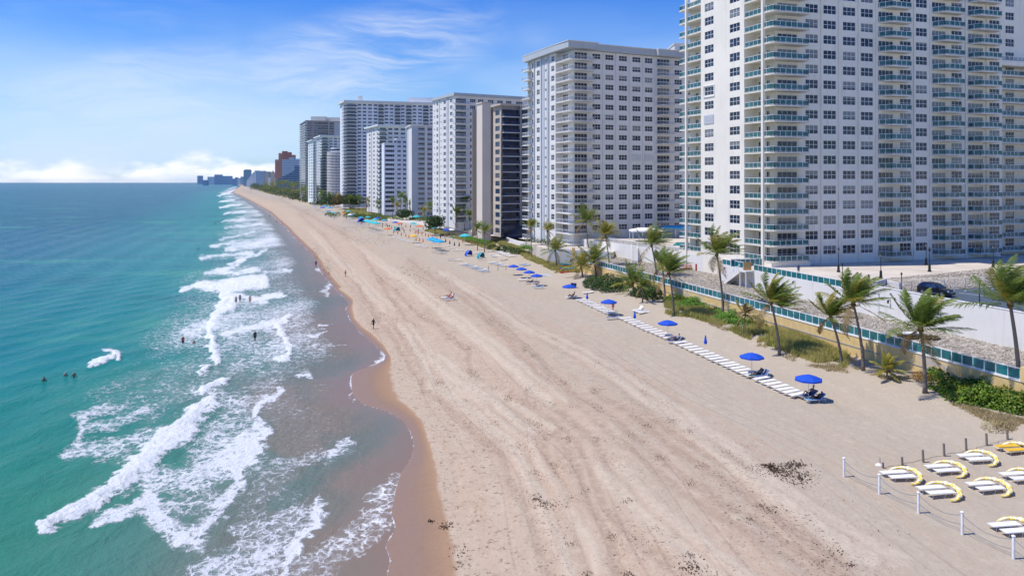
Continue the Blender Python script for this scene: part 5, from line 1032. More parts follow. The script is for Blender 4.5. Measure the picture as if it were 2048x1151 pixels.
palm('stemless spreading palm behind the sea-grape mound', 1268, 585, 1265, 566, 4.0, 16, 30, seed=14, tr=.2, wind=(.3, .1, 0), dry=0)
palm('small palm in the gap between two bushes', 1285, 604, 1284, 572, 2.3, 14, 26, seed=15, tr=.12)
palm('low bushy palm beside the coloured kayaks', 1165, 553, 1162, 534, 4.2, 16, 28, seed=16, tr=.2, wind=(.2, .1, 0), mat='palmyellow', dry=1)
palm('bushy palm with upright fronds behind the kayaks', 1192, 552, 1188, 522, 4.6, 18, 28, seed=17, tr=.2, wind=(.15, .1, .05), mat='palm', dry=3)
palm('palm close to the yellow boards, with drooping full crown', 1113, 533, 1110, 500, 4.0, 18, 26, seed=18, tr=.18, wind=(.25, .1, 0))
palm('slim palm in front of the white tower sea front', 1063, 515, 1061, 454, 3.0, 16, 22, seed=19, tr=.12)
palm('slim pale palm before the hedge', 1097, 526, 1095, 461, 2.8, 15, 22, seed=20, tr=.12, mat='palmyellow')
palm('slim palm at the end of the grass before the beige tower', 955, 500, 953.5, 459, 3.4, 15, 20, seed=21, tr=.14)
palm('slim palm beside its twin at the grass end, darker and nearer the promenade wall', 969, 504.5, 969, 464, 3.4, 15, 20, seed=22, tr=.14)
e = palm('baby palm with bright yellow-green fronds on the sand below the sea wall', 1773, 756, 1771, 738, 1.9, 12, 24, seed=23, tr=.11, mat='palmyellow', wind=(.4, .1, .0), dry=0)
# far palms in front of the middle towers
for k, (u, bv, cv, r_, wh) in enumerate([(871, 452, 417, 3.6, 'by the narrow pale tower'), (890, 456, 421, 3.6, 'before the white tower'), (908.5, 458, 411, 4.2, 'tallest near the dark fence'), (929, 460, 407, 4.4, 'right behind the dark fence'), (940, 462, 432, 3.4, 'short, next to the beige slab'),
        (785.5, 432, 403, 3.6, 'before the low white block'), (802, 434, 396, 5, 'tallest before the low white block'), (821, 436, 411, 4.5, 'leaning before the slab wall'), (914, 461, 424, 3.2, 'small one behind the sun terrace'), (878, 447, 428, 3, 'low one beside the round tree')]):
    palm('distant palm '+wh, u, bv, u-1.5, cv, r_, 14, 16, seed=30+k, tr=.17, single=True, base=P(u, bv, 2.8))
def leaves(name, cs, n, size, mat, parent=None, full=False, flat=0.0, label=None, kind=None, floor=None):
    """leaf-sized faces spread through overlapping mounds cs = (x, y, z, rx, ry, rz)"""
    cs = np.array(cs, float); w = cs[:, 3]*cs[:, 4]; idx = rng.choice(len(cs), n, p=w/w.sum()); c = cs[idx]
    d = rng.normal(0, 1, (n, 3)); d /= np.linalg.norm(d, axis=1)[:, None]; d[:, 2] = d[:, 2] if full else np.abs(d[:, 2])*.95+.02; r = rng.uniform(.55, 1.04, n)[:, None]**.5
    lump = (.82+.36*vnoise(d[:, 0]*2.3+c[:, 0], d[:, 1]*2.3+d[:, 2]*2+c[:, 1], 8))[:, None]
    p = c[:, :3]+d*c[:, 3:6]*r*lump; nrm = d*.6+rng.normal(0, .55, (n, 3)); nrm[:, 2] += .5; nrm /= np.linalg.norm(nrm, axis=1)[:, None]
    a = np.cross(nrm, rng.normal(0, 1, (n, 3))); a /= np.linalg.norm(a, axis=1)[:, None]; b = np.cross(nrm, a); s_ = (size*rng.uniform(.6, 1.35, n))[:, None]*.5
    V = np.stack([p-a*s_, p-b*s_*.8, p+a*s_, p+b*s_*.8], 1).reshape(-1, 3); f = np.arange(n*4).reshape(-1, 4)
    return npmesh(name, V, f, M[mat] if isinstance(mat, str) else mat, parent=parent)
def shrub(label, spots, n, size, mat, extra=None, name='shrub', cat='shrub', group=None):
    """spots: (u, v, radius, height) seen in the photo"""
    cs = []
    for u, v, r_, h_ in spots: g = G(u, v); cs.append((g.x, g.y, g.z-.15, r_, r_*.9, h_))
    e = tag(empty(name, (cs[0][0], cs[0][1], cs[0][2])), label, cat, group); o = cs[0][:3]; cc = [(c[0]-o[0], c[1]-o[1], 0+c[2]-o[2])+c[3:] for c in cs]
    leaves('foliage', cc, n, size, mat, e); m_ = MB()
    for c in cc[:6]: m_.tube([(c[0], c[1], c[2]-.1), (c[0]+.1, c[1], c[2]+c[5]*.6)], [.09, .03], 5)
    m_.build('stem', M['wood'], e)
    if extra: leaves('foliage', [(c[0], c[1], c[2], c[3]*.9, c[4]*.9, c[5]*1.03) for c in cc], n//6, size, extra, e)
    return e
shrub('broad sea-grape thicket under the sea wall, wrapped round the big palm', [(1890, 778, 1.7, 2.0), (1915, 790, 1.9, 1.9), (1940, 802, 1.9, 1.7), (1968, 806, 2.2, 2.2), (2000, 812, 2.2, 2.1), (2030, 820, 2.3, 2.0), (2062, 822, 2.4, 2.2), (1985, 788, 2.2, 2.3), (2020, 795, 2.2, 2.4), (2056, 800, 2.4, 2.4), (1950, 785, 2.0, 1.9), (2095, 830, 2.8, 2.4)], 16000, .24, 'grape', 'palmyellow')
shrub('round sea-grape bush with a dark underside at the end of the thicket', [(1888, 754, 1.8, 2.2), (1905, 759, 1.7, 2.0), (1871, 756, 1.2, 1.4)], 4200, .22, 'grape')
shrub('rust-leaved twiggy bush between the palm and the thicket', [(1838, 757, 1.1, .8), (1858, 760, 1.3, .8), (1845, 751, 1.0, .6)], 900, .16, 'rust')
shrub('large dark green sea-grape mound on the sand', [(1190, 573, 2.6, 2.2), (1208, 577, 3.0, 2.6), (1226, 581, 2.8, 2.2), (1240, 574, 2.6, 2.2), (1215, 568, 3.0, 2.4), (1183, 566, 2.0, 1.6)], 7500, .26, 'bushdark', 'grape')
shrub('rounded dark green bush beside the small palm', [(1290, 592, 2.2, 2.4), (1305, 596, 2.2, 2.2), (1277, 590, 1.8, 1.8), (1312, 588, 1.6, 1.8)], 4200, .24, 'bushdark', 'grape')
shrub('bright green vine patch at the foot of the sea wall', [(1395, 612, 2.8, 1.7), (1412, 612, 3.0, 2.0), (1425, 618, 2.6, 1.7), (1440, 628, 2.0, 1.4), (1375, 614, 2.2, 1.3)], 7500, .22, 'bushgreen')
shrub('low bright green vine mound in front of the thin brown-crowned palm', [(1462, 644, 2.4, 1.5), (1478, 648, 2.0, 1.3), (1450, 640, 2.0, 1.5), (1470, 636, 2.0, 1.6)], 5200, .2, 'bushgreen')
shrub('bright mound of vines behind the slender palm, touching the yellow wall', [(1448, 606, 2.2, 1.6), (1462, 612, 2.2, 1.7), (1480, 618, 1.8, 1.5), (1430, 600, 2.0, 1.5)], 4200, .22, 'bushgreen', 'palmyellow')
shrub('green and yellow bush between the two sea-wall palms on the dune', [(1362, 606, 2.0, 1.6), (1345, 604, 1.8, 1.5), (1378, 600, 1.8, 1.5)], 3000, .22, 'grape', 'palmyellow')
shrub('loose olive bush against the yellow wall by the half-hidden palm', [(1520, 652, 1.8, 2.0), (1536, 656, 1.7, 1.9), (1508, 646, 1.4, 1.7)], 2400, .2, 'palm', 'palmyellow')
shrub('wispy sapling between two leaning palms', [(1692, 697, .8, 1.5), (1699, 702, .6, 1.0)], 420, .16, 'grape')
shrub('wispy green bush against the wall behind the vine patch', [(1368, 586, 1.4, 2.0), (1350, 590, 1.0, 1.6)], 900, .2, 'grape')
shrub('straggly dry bush by the last wooden post', [(1993, 857, 1.3, .9), (2010, 853, 1.0, .7)], 700, .12, 'drygrass', 'grass')
shrub('grey-green bush behind the white boats', [(1005, 500, 2.2, 1.8), (1020, 503, 2.4, 2.0), (1035, 507, 2.2, 1.8), (985, 496, 2, 1.5)], 2600, .3, 'bushdark', 'palm')
# hedges
def hedge(label, a, b, w_, h_, z, mat):
    n = max(3, int((b-a).length/1.3)); e = tag(empty('hedge', a), label, 'hedge'); cs = [tuple(a.lerp(b, i/n)-a)+(1.0, w_, h_) for i in range(n+1)]; leaves('foliage', cs, n*170, .26, mat, e)
    d = (b-a); m_ = MB(); [m_.tube([tuple(d*(i/n)), tuple(d*(i/n)+Vector((0, 0, h_*.7)))], .06, 5) for i in range(n+1)]; m_.build('stem', M['wood'], e)
hedge('clipped dark green hedge on the terrace in front of the white tower', P(1053, 489, 5), P(1112, 497, 5), 2.4, 2.6, 5, 'bushdark'); hedge('lower bright hedge in front of the clipped dark one', P(1045, 496, 4.3), P(1108, 505, 4.3), 1.4, 1.2, 4.3, 'bushgreen'); hedge('yellow-green hedge below the beige tower terrace', P(925, 476, 2.6), P(975, 487, 2.6), 1.6, 1.3, 2.6, 'bushgreen')
# broad-leaved trees
def tree(label, u, bv, r_, h_, mat, z=2.5, n=1500, group=None, tk=.16, name='tree', lob=4):
    b = P(u, bv, z); e = tag(empty(name, b), label, 'tree', group); rr = random.Random(int(u*7)); m_ = MB(); m_.tube([(0, 0, -.3), (.1, 0, h_*.35), (.2, 0, h_*.6)], [tk*1.3, tk, tk*.7], 7); cs = []
    for i in range(lob): a = i*2*math.pi/lob+rr.random(); q = (r_*.5*math.cos(a), r_*.5*math.sin(a), h_*rr.uniform(.5, .68)); m_.tube([(.15, 0, h_*.4), q], [tk*.6, tk*.2], 5); cs.append(q+(r_*.62, r_*.62, h_*rr.uniform(.26, .36)))
    cs.append((0, 0, h_*.66, r_*.6, r_*.6, h_*.34)); m_.build('trunk', M['wood'], e); leaves('crown', cs, n, r_*.11+.12, mat, e, full=True); return e
tree('round-crowned tree at the end of the grass before the white tower', 870, 466, 4.0, 7.6, 'bushdark', n=2200)
for k, (u, v, r_, h_, m_, wh) in enumerate([(668, 412, 9, 11, 'bushdark', 'big dark tree beside the russet one'), (688, 416, 10, 12, 'bushbrown', 'broad brown-green tree at the foot of the tallest tower'), (706, 417, 9, 12, 'bushdark', 'dark tree between the broad and the russet trees'), (728, 415, 8, 9, 'rust', 'russet low tree before the green-trimmed tower'), (753, 424, 8, 13, 'bushbrown', 'round brownish tree beside the low white block'), (768, 427, 5, 7, 'bushdark', 'small dark tree at the corner of the low white block'),
        (812, 440, 5, 6.5, 'bushdark', 'low tree beside the thatched hut')]):
    tree(wh, u, v, r_, h_, m_, 2.5, 1500)
for k, (u, bv, cv, r_, wh) in enumerate([(848, 446, 424, 3.6, 'between the hut and the round tree'), (860, 449, 414, 4.0, 'with a thin stem by the narrow pale tower'), (775, 430, 410, 3.8, 'at the low white block corner'), (795, 433, 413, 3.6, 'in the middle of the low white block'), (812, 434, 404, 4.2, 'before the gap of the slab wall'), (757, 428, 409, 4, 'between two round brown trees'), (738, 424, 404, 4.4, 'above the russet tree'), (718, 420, 400, 4.4, 'beside the tallest tower balconies'),
        (700, 417, 398, 4.6, 'before the tallest tower'), (676, 414, 395, 5, 'at the round tower foot'), (658, 411, 392, 5, 'before the far green-trimmed pair'), (645, 409, 388, 5, 'near the grove end'), (922, 459, 420, 3.8, 'leaning over the sun terrace'), (952, 463, 438, 3, 'stubby, at the slab tower foot'), (983, 468, 446, 3, 'beside the dark glass pavilion')]):
    palm('distant palm '+wh, u, bv, u-1.5, cv, r_, 13, 12, seed=130+k, tr=.2, single=True, base=P(u, bv, 2.8), mat='palm' if k % 3 else 'palmyellow')
# palm grove running to the far towers
rr = random.Random(99)
for k in range(34):
    t_ = k/33; u = 640-t_*112+rr.uniform(-4, 4); bv = 408-t_*24; Y0 = F*(H-3)/(bv-HZ)*rr.uniform(.98, 1.06); cv = 384-t_*17+rr.uniform(-5, 4) if k % 3 else 394-t_*16; b = Vector(((u-CX)/F*Y0, Y0, 2.6)); ht = H+(HZ-cv)*Y0/F-b.z
    palm('palm in the far grove that leads up the beach to the distant towers', u, bv, u-.5, cv, 6.4+t_*5, 12, 9, seed=60+k, tr=.3, single=True, base=b, group='palms of the far grove', mat='palm' if rr.random() < .7 else 'palmyellow')
cs = []
for k in range(150):
    t_ = rr.random(); u = 655-t_*150; bv = 411-t_*34+rr.uniform(-3, 1.0); Y0 = F*(H-3)/(bv-HZ)*rr.uniform(1.0, 1.15); cs.append(((u-CX)/F*Y0, Y0, 1.5, 7+t_*7, 7+t_*7, (9+t_*11)*rr.uniform(.7, 1.15)))
tag(leaves('grove_foliage', cs, 15000, 1.5, 'bushdark'), 'dark undergrowth filling the far palm grove', kind='stuff')
cs = []
for k in range(130):
    u = 655+rr.random()*330; bv = 432-abs(u-820)*.02+rr.uniform(-2, 2)+(u-655)*.045; b = P(u, bv, 2.4)
    if rr.random() < .55: cs.append((b.x, b.y, 2.0, 3.0, 3.0, rr.uniform(1.5, 3.2)))
tag(leaves('shrubbery', cs, 9000, .6, 'bushgreen2'), 'low greenery at the feet of the middle towers', kind='stuff')
# grass patches: a thin green-brown turf sheet and standing blades
def turf(label, poly_px, n, h_, mat, sheet=True, thr=.36, seed=0, bl=.05):
    poly = [tuple(G(u, v)[:2]) for u, v in poly_px]; x, y = scatter(poly, n); k = vnoise(x*.35, y*.25, 40+seed)*.6+vnoise(x*1.1, y*.9, 41+seed)*.4 > thr; x, y = x[k], y[k]; n = len(x); z = ground_z(x, y)-.04
    m = 5; xx = np.repeat(x, m)+rng.normal(0, .12, n*m); yy = np.repeat(y, m)+rng.normal(0, .12, n*m); zz = np.repeat(z, m); a = rng.uniform(0, 6.28, n*m); hh = h_*rng.uniform(.5, 1.25, n*m)
    dx, dy = np.cos(a)*bl, np.sin(a)*bl; lean = hh*.5; lx = rng.normal(.35, .45, n*m)*lean; ly = rng.normal(0, .45, n*m)*lean
    V = np.stack([np.stack([xx-dx, yy-dy, zz], 1), np.stack([xx+dx, yy+dy, zz], 1), np.stack([xx+lx, yy+ly, zz+hh], 1)], 1).reshape(-1, 3); f = np.arange(n*m*3).reshape(-1, 3)
    tag(npmesh('dune_grass', V, f, M[mat]), label, kind='stuff')
turf('tall olive dune grass between the palms and the yellow wall', [(1330, 628), (1352, 633), (1400, 640), (1440, 652), (1480, 672), (1530, 690), (1600, 715), (1650, 733), (1690, 742), (1700, 715), (1640, 680), (1560, 650), (1470, 622), (1400, 600), (1330, 598)], 9000, .75, 'grass', thr=.34, seed=1, bl=.045)
turf('dense olive grass clump below the half-hidden palm', [(1535, 668), (1560, 690), (1590, 712), (1650, 722), (1662, 700), (1600, 672), (1550, 655)], 4500, .95, 'grass', thr=.22, seed=2, bl=.045)
turf('thin grass straggling onto the sand in front of the dune', [(1400, 640), (1500, 690), (1600, 728), (1700, 752), (1780, 760), (1840, 762), (1800, 745), (1700, 735), (1560, 705), (1430, 648)], 1500, .45, 'drygrass', thr=.5, seed=3, bl=.03)
turf('dry brown grass along the front of the sea-grape thicket', [(1900, 806), (1950, 830), (2000, 855), (2060, 872), (2120, 880), (2120, 845), (2048, 838), (1990, 826), (1930, 808)], 1500, .32, 'drygrass', thr=.42, seed=4, bl=.03)
turf('dune grass in front of the promenade wall', [(1000, 492), (1040, 510), (1080, 530), (1110, 546), (1160, 545), (1130, 520), (1092, 511), (1040, 495), (985, 480)], 5200, .8, 'grass', thr=.30, seed=5, bl=.08)
turf('bright grass by the yellow-green hedge', [(848, 462), (880, 470), (930, 482), (975, 498), (1000, 502), (985, 482), (940, 474), (890, 461), (860, 456)], 5200, .8, 'grass', thr=.20, seed=6, bl=.10)
turf('grassy dune before the russet tree', [(684, 426), (700, 433), (730, 438), (775, 443), (800, 441), (775, 428), (735, 420), (700, 417)], 4200, 1.3, 'grass', thr=.10, seed=7, bl=.22)
turf('grassy dune before the far grove', [(515, 380), (540, 388), (580, 397), (640, 412), (665, 416), (640, 404), (590, 392), (540, 381), (520, 375)], 3800, 2.0, 'grass', thr=.10, seed=8, bl=.5)
# scraps of weed on the sand
def weed(label, spots, n, s0, s1):
    V = []; rr = random.Random(n)
    xs_, ys_ = [], []
    for k in range(n):
        u, v, du, dv = spots[rr.randrange(len(spots))]; g = G(u+rr.gauss(0, du), v+rr.gauss(0, dv)); xs_.append(g.x); ys_.append(g.y); a = rr.uniform(0, 6.28); s_ = rr.uniform(s0, s1)*max(1, g.y/75)
        c_, si = math.cos(a)*s_, math.sin(a)*s_; w_ = rr.uniform(.2, .5); V += [(g.x-c_, g.y-si, g.z+.03), (g.x+si*w_, g.y-c_*w_, g.z+.02), (g.x+c_, g.y+si, g.z+.04), (g.x-si*w_, g.y+c_*w_, g.z+.09)]
    V = np.array(V); f = np.arange(n)[:, None]*4; f = np.concatenate([np.concatenate([f, f+1, f+3], 1), np.concatenate([f+1, f+2, f+3], 1)]); tag(npmesh('seaweed', V, f, M['weed']), label, kind='stuff')
M['weed'] = pm('dried_seaweed', (.075, .045, .030), .95, .4, 3, world=True)
weed('dark dried seaweed heap on the lower sand', [(1545, 938, 14, 5), (1565, 945, 20, 6), (1535, 932, 9, 3), (1588, 930, 12, 4), (1600, 955, 18, 8)], 900, .04, .12)
along = [(u, v, 7, 4) for line in RUTS for (u, v) in line]
weed('seaweed flecks scattered down the beach', along*2+[(880, 640, 30, 18), (930, 690, 34, 20), (1120, 715, 20, 10), (960, 820, 22, 22), (1060, 860, 20, 18), (1380, 860, 25, 10), (1350, 845, 14, 8), (1130, 950, 30, 15), (880, 860, 10, 40), (900, 960, 14, 60), (900, 1060, 16, 40), (845, 780, 8, 40), (1640, 1010, 30, 14), (1060, 900, 8, 30), (800, 690, 8, 30), (1460, 900, 60, 18), (1760, 1060, 30, 14), (900, 720, 40, 15)], 3600, .015, .055)
weed('brown seaweed clumps on the lowest dry sand', [(1378, 1130, 16, 8), (1385, 1138, 14, 6), (1088, 1008, 8, 4), (1075, 998, 6, 4), (890, 1052, 8, 4), (862, 1042, 3, 2), (925, 1115, 12, 16), (1545, 1020, 10, 4), (1680, 1100, 20, 8)], 420, .03, .10)
weed('seaweed line along the beach far ahead', [(850, 560, 24, 7), (820, 540, 24, 7), (870, 600, 14, 6), (750, 480, 20, 5), (700, 455, 20, 4), (620, 420, 16, 4), (560, 395, 14, 3), (530, 385, 12, 2), (500, 383, 6, 3), (655, 540, 5, 12), (635, 500, 6, 14)], 1100, .04, .12)
# ---------------------------------------------------------------- beach furniture
ORD = ['first', 'second', 'third', 'fourth', 'fifth', 'sixth', 'seventh', 'eighth', 'ninth', 'tenth', 'eleventh', 'twelfth', 'thirteenth', 'fourteenth', 'fifteenth', 'sixteenth']
def lounger(sling='sling', back=0.0, pad=False):
    """foot at the origin, head towards +x, 2.05 m long"""
    e = empty('sun_lounger'); f = MB(); z = .34
    for y in (-.31, .31): f.tube([(0, y, z), (1.32, y, z)], .022, 5); f.tube([(1.32, y, z), (2.02, y, z+.70*math.sin(back))] if not back else [(1.32, y, z), (1.32+.7*math.cos(back), y, z+.7*math.sin(back))], .022, 5)
    f.tube([(0, -.31, z), (0, .31, z)], .022, 5); xe = 1.32+.7*math.cos(back); f.tube([(xe, -.31, z+.7*math.sin(back)), (xe, .31, z+.7*math.sin(back))], .022, 5)
    if back: f.tube([(1.75, -.31, z), (1.32+.45*math.cos(back), -.31, z+.45*math.sin(back))], .015, 4); f.tube([(1.75, .31, z), (1.32+.45*math.cos(back), .31, z+.45*math.sin(back))], .015, 4); f.tube([(1.32, -.31, z), (1.9, -.31, z)], .018, 4); f.tube([(1.32, .31, z), (1.9, .31, z)], .018, 4)
    f.build('frame', M['tube'], e)
    for x, dx in ((.22, -.10), (1.18, -.12), (1.72, .12)):
        l = MB(); l.tube([(x, -.31, z), (x+dx, -.33, 0), (x+dx, .33, 0), (x, .31, z)], .018, 5); l.build('leg', M['tube'], e)
    s = MB().box(.03, 1.31, -.285, .285, z+.005, z+.03+(.06 if pad else 0)); s.build('seat', M[sling], e)
    b = MB().box(0, .69, -.285, .285, .005, .03+(.06 if pad else 0)).build('backrest', M[sling], e, loc=(1.33, 0, z)); b.rotation_euler = (0, -back, 0); return e
LG = {}
def put_lounger(p, rz, label, sling='sling', back=0.0, group=None, pad=False, sc=1.12):
    k = (sling, back, pad)
    if k not in LG: LG[k] = lounger(*k); o = LG[k]
    else: o = copy_tree(LG[k])
    o.location = p; o.rotation_euler = (0, 0, rz); o.scale = (sc,)*3; tag(o, label, 'lounger', group); return o
def umbrella(mat, r=1.42, h=2.25):
    e = empty('beach_umbrella'); n = 8; c = MB(); c.v = [(0, 0, h+.48), ]+[(r*.55*math.cos(2*math.pi*i/n), r*.55*math.sin(2*math.pi*i/n), h+.27) for i in range(n)]+[(r*math.cos(2*math.pi*i/n), r*math.sin(2*math.pi*i/n), h) for i in range(n)]
    for i in range(n): j = (i+1) % n; c.f += [(0, 1+i, 1+j), (1+i, 1+n+i, 1+n+j, 1+j)]; c.mi += [0, 0]
    c.build('canopy', M[mat], e); v = MB()
    for i in range(n):
        a, b = 2*math.pi*i/n, 2*math.pi*(i+1)/n; v.add([(r*math.cos(a), r*math.sin(a), h), (r*math.cos(b), r*math.sin(b), h), (r*math.cos(b)*1.0, r*math.sin(b), h-.17), (r*math.cos(a), r*math.sin(a), h-.17)], [(0, 1, 2, 3)])
    v.build('valance', M[mat], e); MB().lathe([(.028, -.2), (.024, h+.55)], 7).build('pole', M['tube'], e); rb = MB().bar((0, 0, h+.42), (r*.97, 0, h-.02), .02).mesh('rib', M['tube'])
    for i in range(n): link('rib', rb, e, None, 2*math.pi*i/n)
    return e
def closed_umbrella(mat, h=2.35):
    e = empty('closed_umbrella'); c = MB(); prof = [(.05, h-1.15), (.17, h-1.05), (.19, h-.85), (.13, h-.5), (.08, h-.15), (.02, h+.08)]; n = 10
    c.v = [(r*(1+.22*(k % 2))*math.cos(2*math.pi*k/n), r*(1+.22*(k % 2))*math.sin(2*math.pi*k/n), z) for r, z in prof for k in range(n)]
    c.f = [(i*n+k, i*n+(k+1) % n, (i+1)*n+(k+1) % n, (i+1)*n+k) for i in range(len(prof)-1) for k in range(n)]; c.mi = [0]*len(c.f)
    c.build('folded_canopy', M[mat], e); MB().lathe([(.1, -.05), (.1, .05), (.026, .06), (.024, h+.14)], 7).build('pole', M['tube'], e); MB().lathe([(.16, h-.78), (.165, h-.72)], 8).build('strap', M['navy'], e); return e
UM = {}
def put(fn, key, p, rz, label, cat, group=None, sc=1.0):
    if (fn, key) not in UM: o = UM[(fn, key)] = fn(key)
    else: o = copy_tree(UM[(fn, key)])
    o.location = p; o.rotation_euler = (0, 0, rz); o.scale = (sc,)*3; tag(o, label, cat, group); return o
gl = 'white loungers in the long row'; RZ = R(27)
def row(p0, p1, n, where, skip=(), sling='sling', back=0.0, group=gl, rz=RZ, sc=1.12):
    rr = random.Random(n*31+int(p0[0]))
    for i in range(n):
        if i in skip: continue
        k = i/max(1, n-1); p = G(p0[0]+(p1[0]-p0[0])*k, p0[1]+(p1[1]-p0[1])*k); p.x += rr.uniform(-.08, .08)
        put_lounger(p, rz+rr.uniform(-.05, .05), f'{where.format(ORD[i])}', sling, back, group, sc=sc)
row((1579, 797), (1509, 764.5), 7, 'white flat lounger, {} in line from the couple\'s blue umbrella')
row((1491, 757), (1348, 691), 15, 'white flat lounger, {} seaward-row place up from the green-towel chair')
row((1326, 680.5), (1239, 641), 11, 'white flat lounger, {} up the row from the reader\'s umbrella')
row((1213, 631), (1153, 603), 10, 'white flat lounger, {} up the row beyond the shaded pink towel')
for k, (u, v, lab, mt) in enumerate([(1617, 800.5, 'open royal blue umbrella over the couple at the end of the lounger row', 'bluecloth'), (1503.5, 751, 'open royal blue umbrella over the green towel', 'bluecloth'), (1335.5, 677, 'open royal blue umbrella over the seated reader', 'bluecloth'),
        (1217.5, 630, 'open royal blue umbrella in front of a standing person', 'bluecloth'), (1138.5, 596, 'open royal blue umbrella near the two rubbish bins', 'bluecloth'), (1073, 571, 'open blue umbrella, lowest of the four clustered ones', 'bluecloth'), (1058.5, 563, 'open blue umbrella, second of the clustered four from the bins', 'bluecloth'),
        (1043, 556, 'open blue umbrella, third of the clustered four from the bins', 'bluecloth'), (1027, 550, 'open blue umbrella with one white panel beside the wooden stakes', 'bluecloth')]):
    put(umbrella, mt, G(u, v), .3*k, lab, 'umbrella', 'open blue umbrellas', 1.0 if k < 5 else .95)
for u, v, lab in [(1411, 706, 'closed blue umbrella standing in the long lounger row below the dune grass'), (1269.5, 652, 'closed blue umbrella by the second stretch of loungers'), (1174.5, 611, 'closed dark blue umbrella by the loungers beside the sea-grape mound')]: put(closed_umbrella, 'bluecloth', G(u, v), 0, lab, 'umbrella', 'closed blue umbrellas')
lo = []
for u, v, rz, sl_, bk, lab in [(1612, 806, 12, 'towel', .75, 'lounger with raised back and light blue striped towel under the end umbrella'), (1600, 799, 22, 'purple', .6, 'shaded lounger with a raised back behind the blue-towel one'), (1497, 757, 20, 'greensling', .9, 'lounger with green towel on its raised back'), (1508, 759, 20, 'purple', .95, 'empty grey-blue lounger with back up under the second umbrella'),
        (1335, 687, 15, 'purple', .8, 'shaded lounger of the reader'), (1212, 639, 10, 'purple', .3, 'shaded lounger with a striped towel below the fourth umbrella'), (1131, 597, 5, 'sling', .2, 'white lounger under the umbrella near the bins'), (1165, 588, 8, 'sling', .3, 'lone white lounger with raised back on open sand'), (1265, 624, 25, 'sling', .9, 'white lounger with its back upright, beside two flat ones'),
        (1269, 626.5, 22, 'sling', .0, 'first of two flat white loungers on their own'), (1276, 629, 22, 'sling', .0, 'second of two flat white loungers on their own'), (1062, 573, 8, 'sling', .35, 'white lounger below the clustered umbrellas'), (1050, 568, 8, 'purple', .35, 'shaded lounger between clustered umbrellas'), (1036, 562, 8, 'sling', .3, 'lounger at the top of the umbrella cluster'),
        (1066, 577, 4, 'towel', .3, 'lounger with a blue towel at the open end of the cluster'), (884, 598, 15, 'sling', .6, 'white low lounger far out on the open sand'), (889, 601, 8, 'towel', .9, 'small lounger with blue towel far out on the open sand')]:
    lo.append(put_lounger(G(u, v), R(rz), lab, sl_, bk, None))
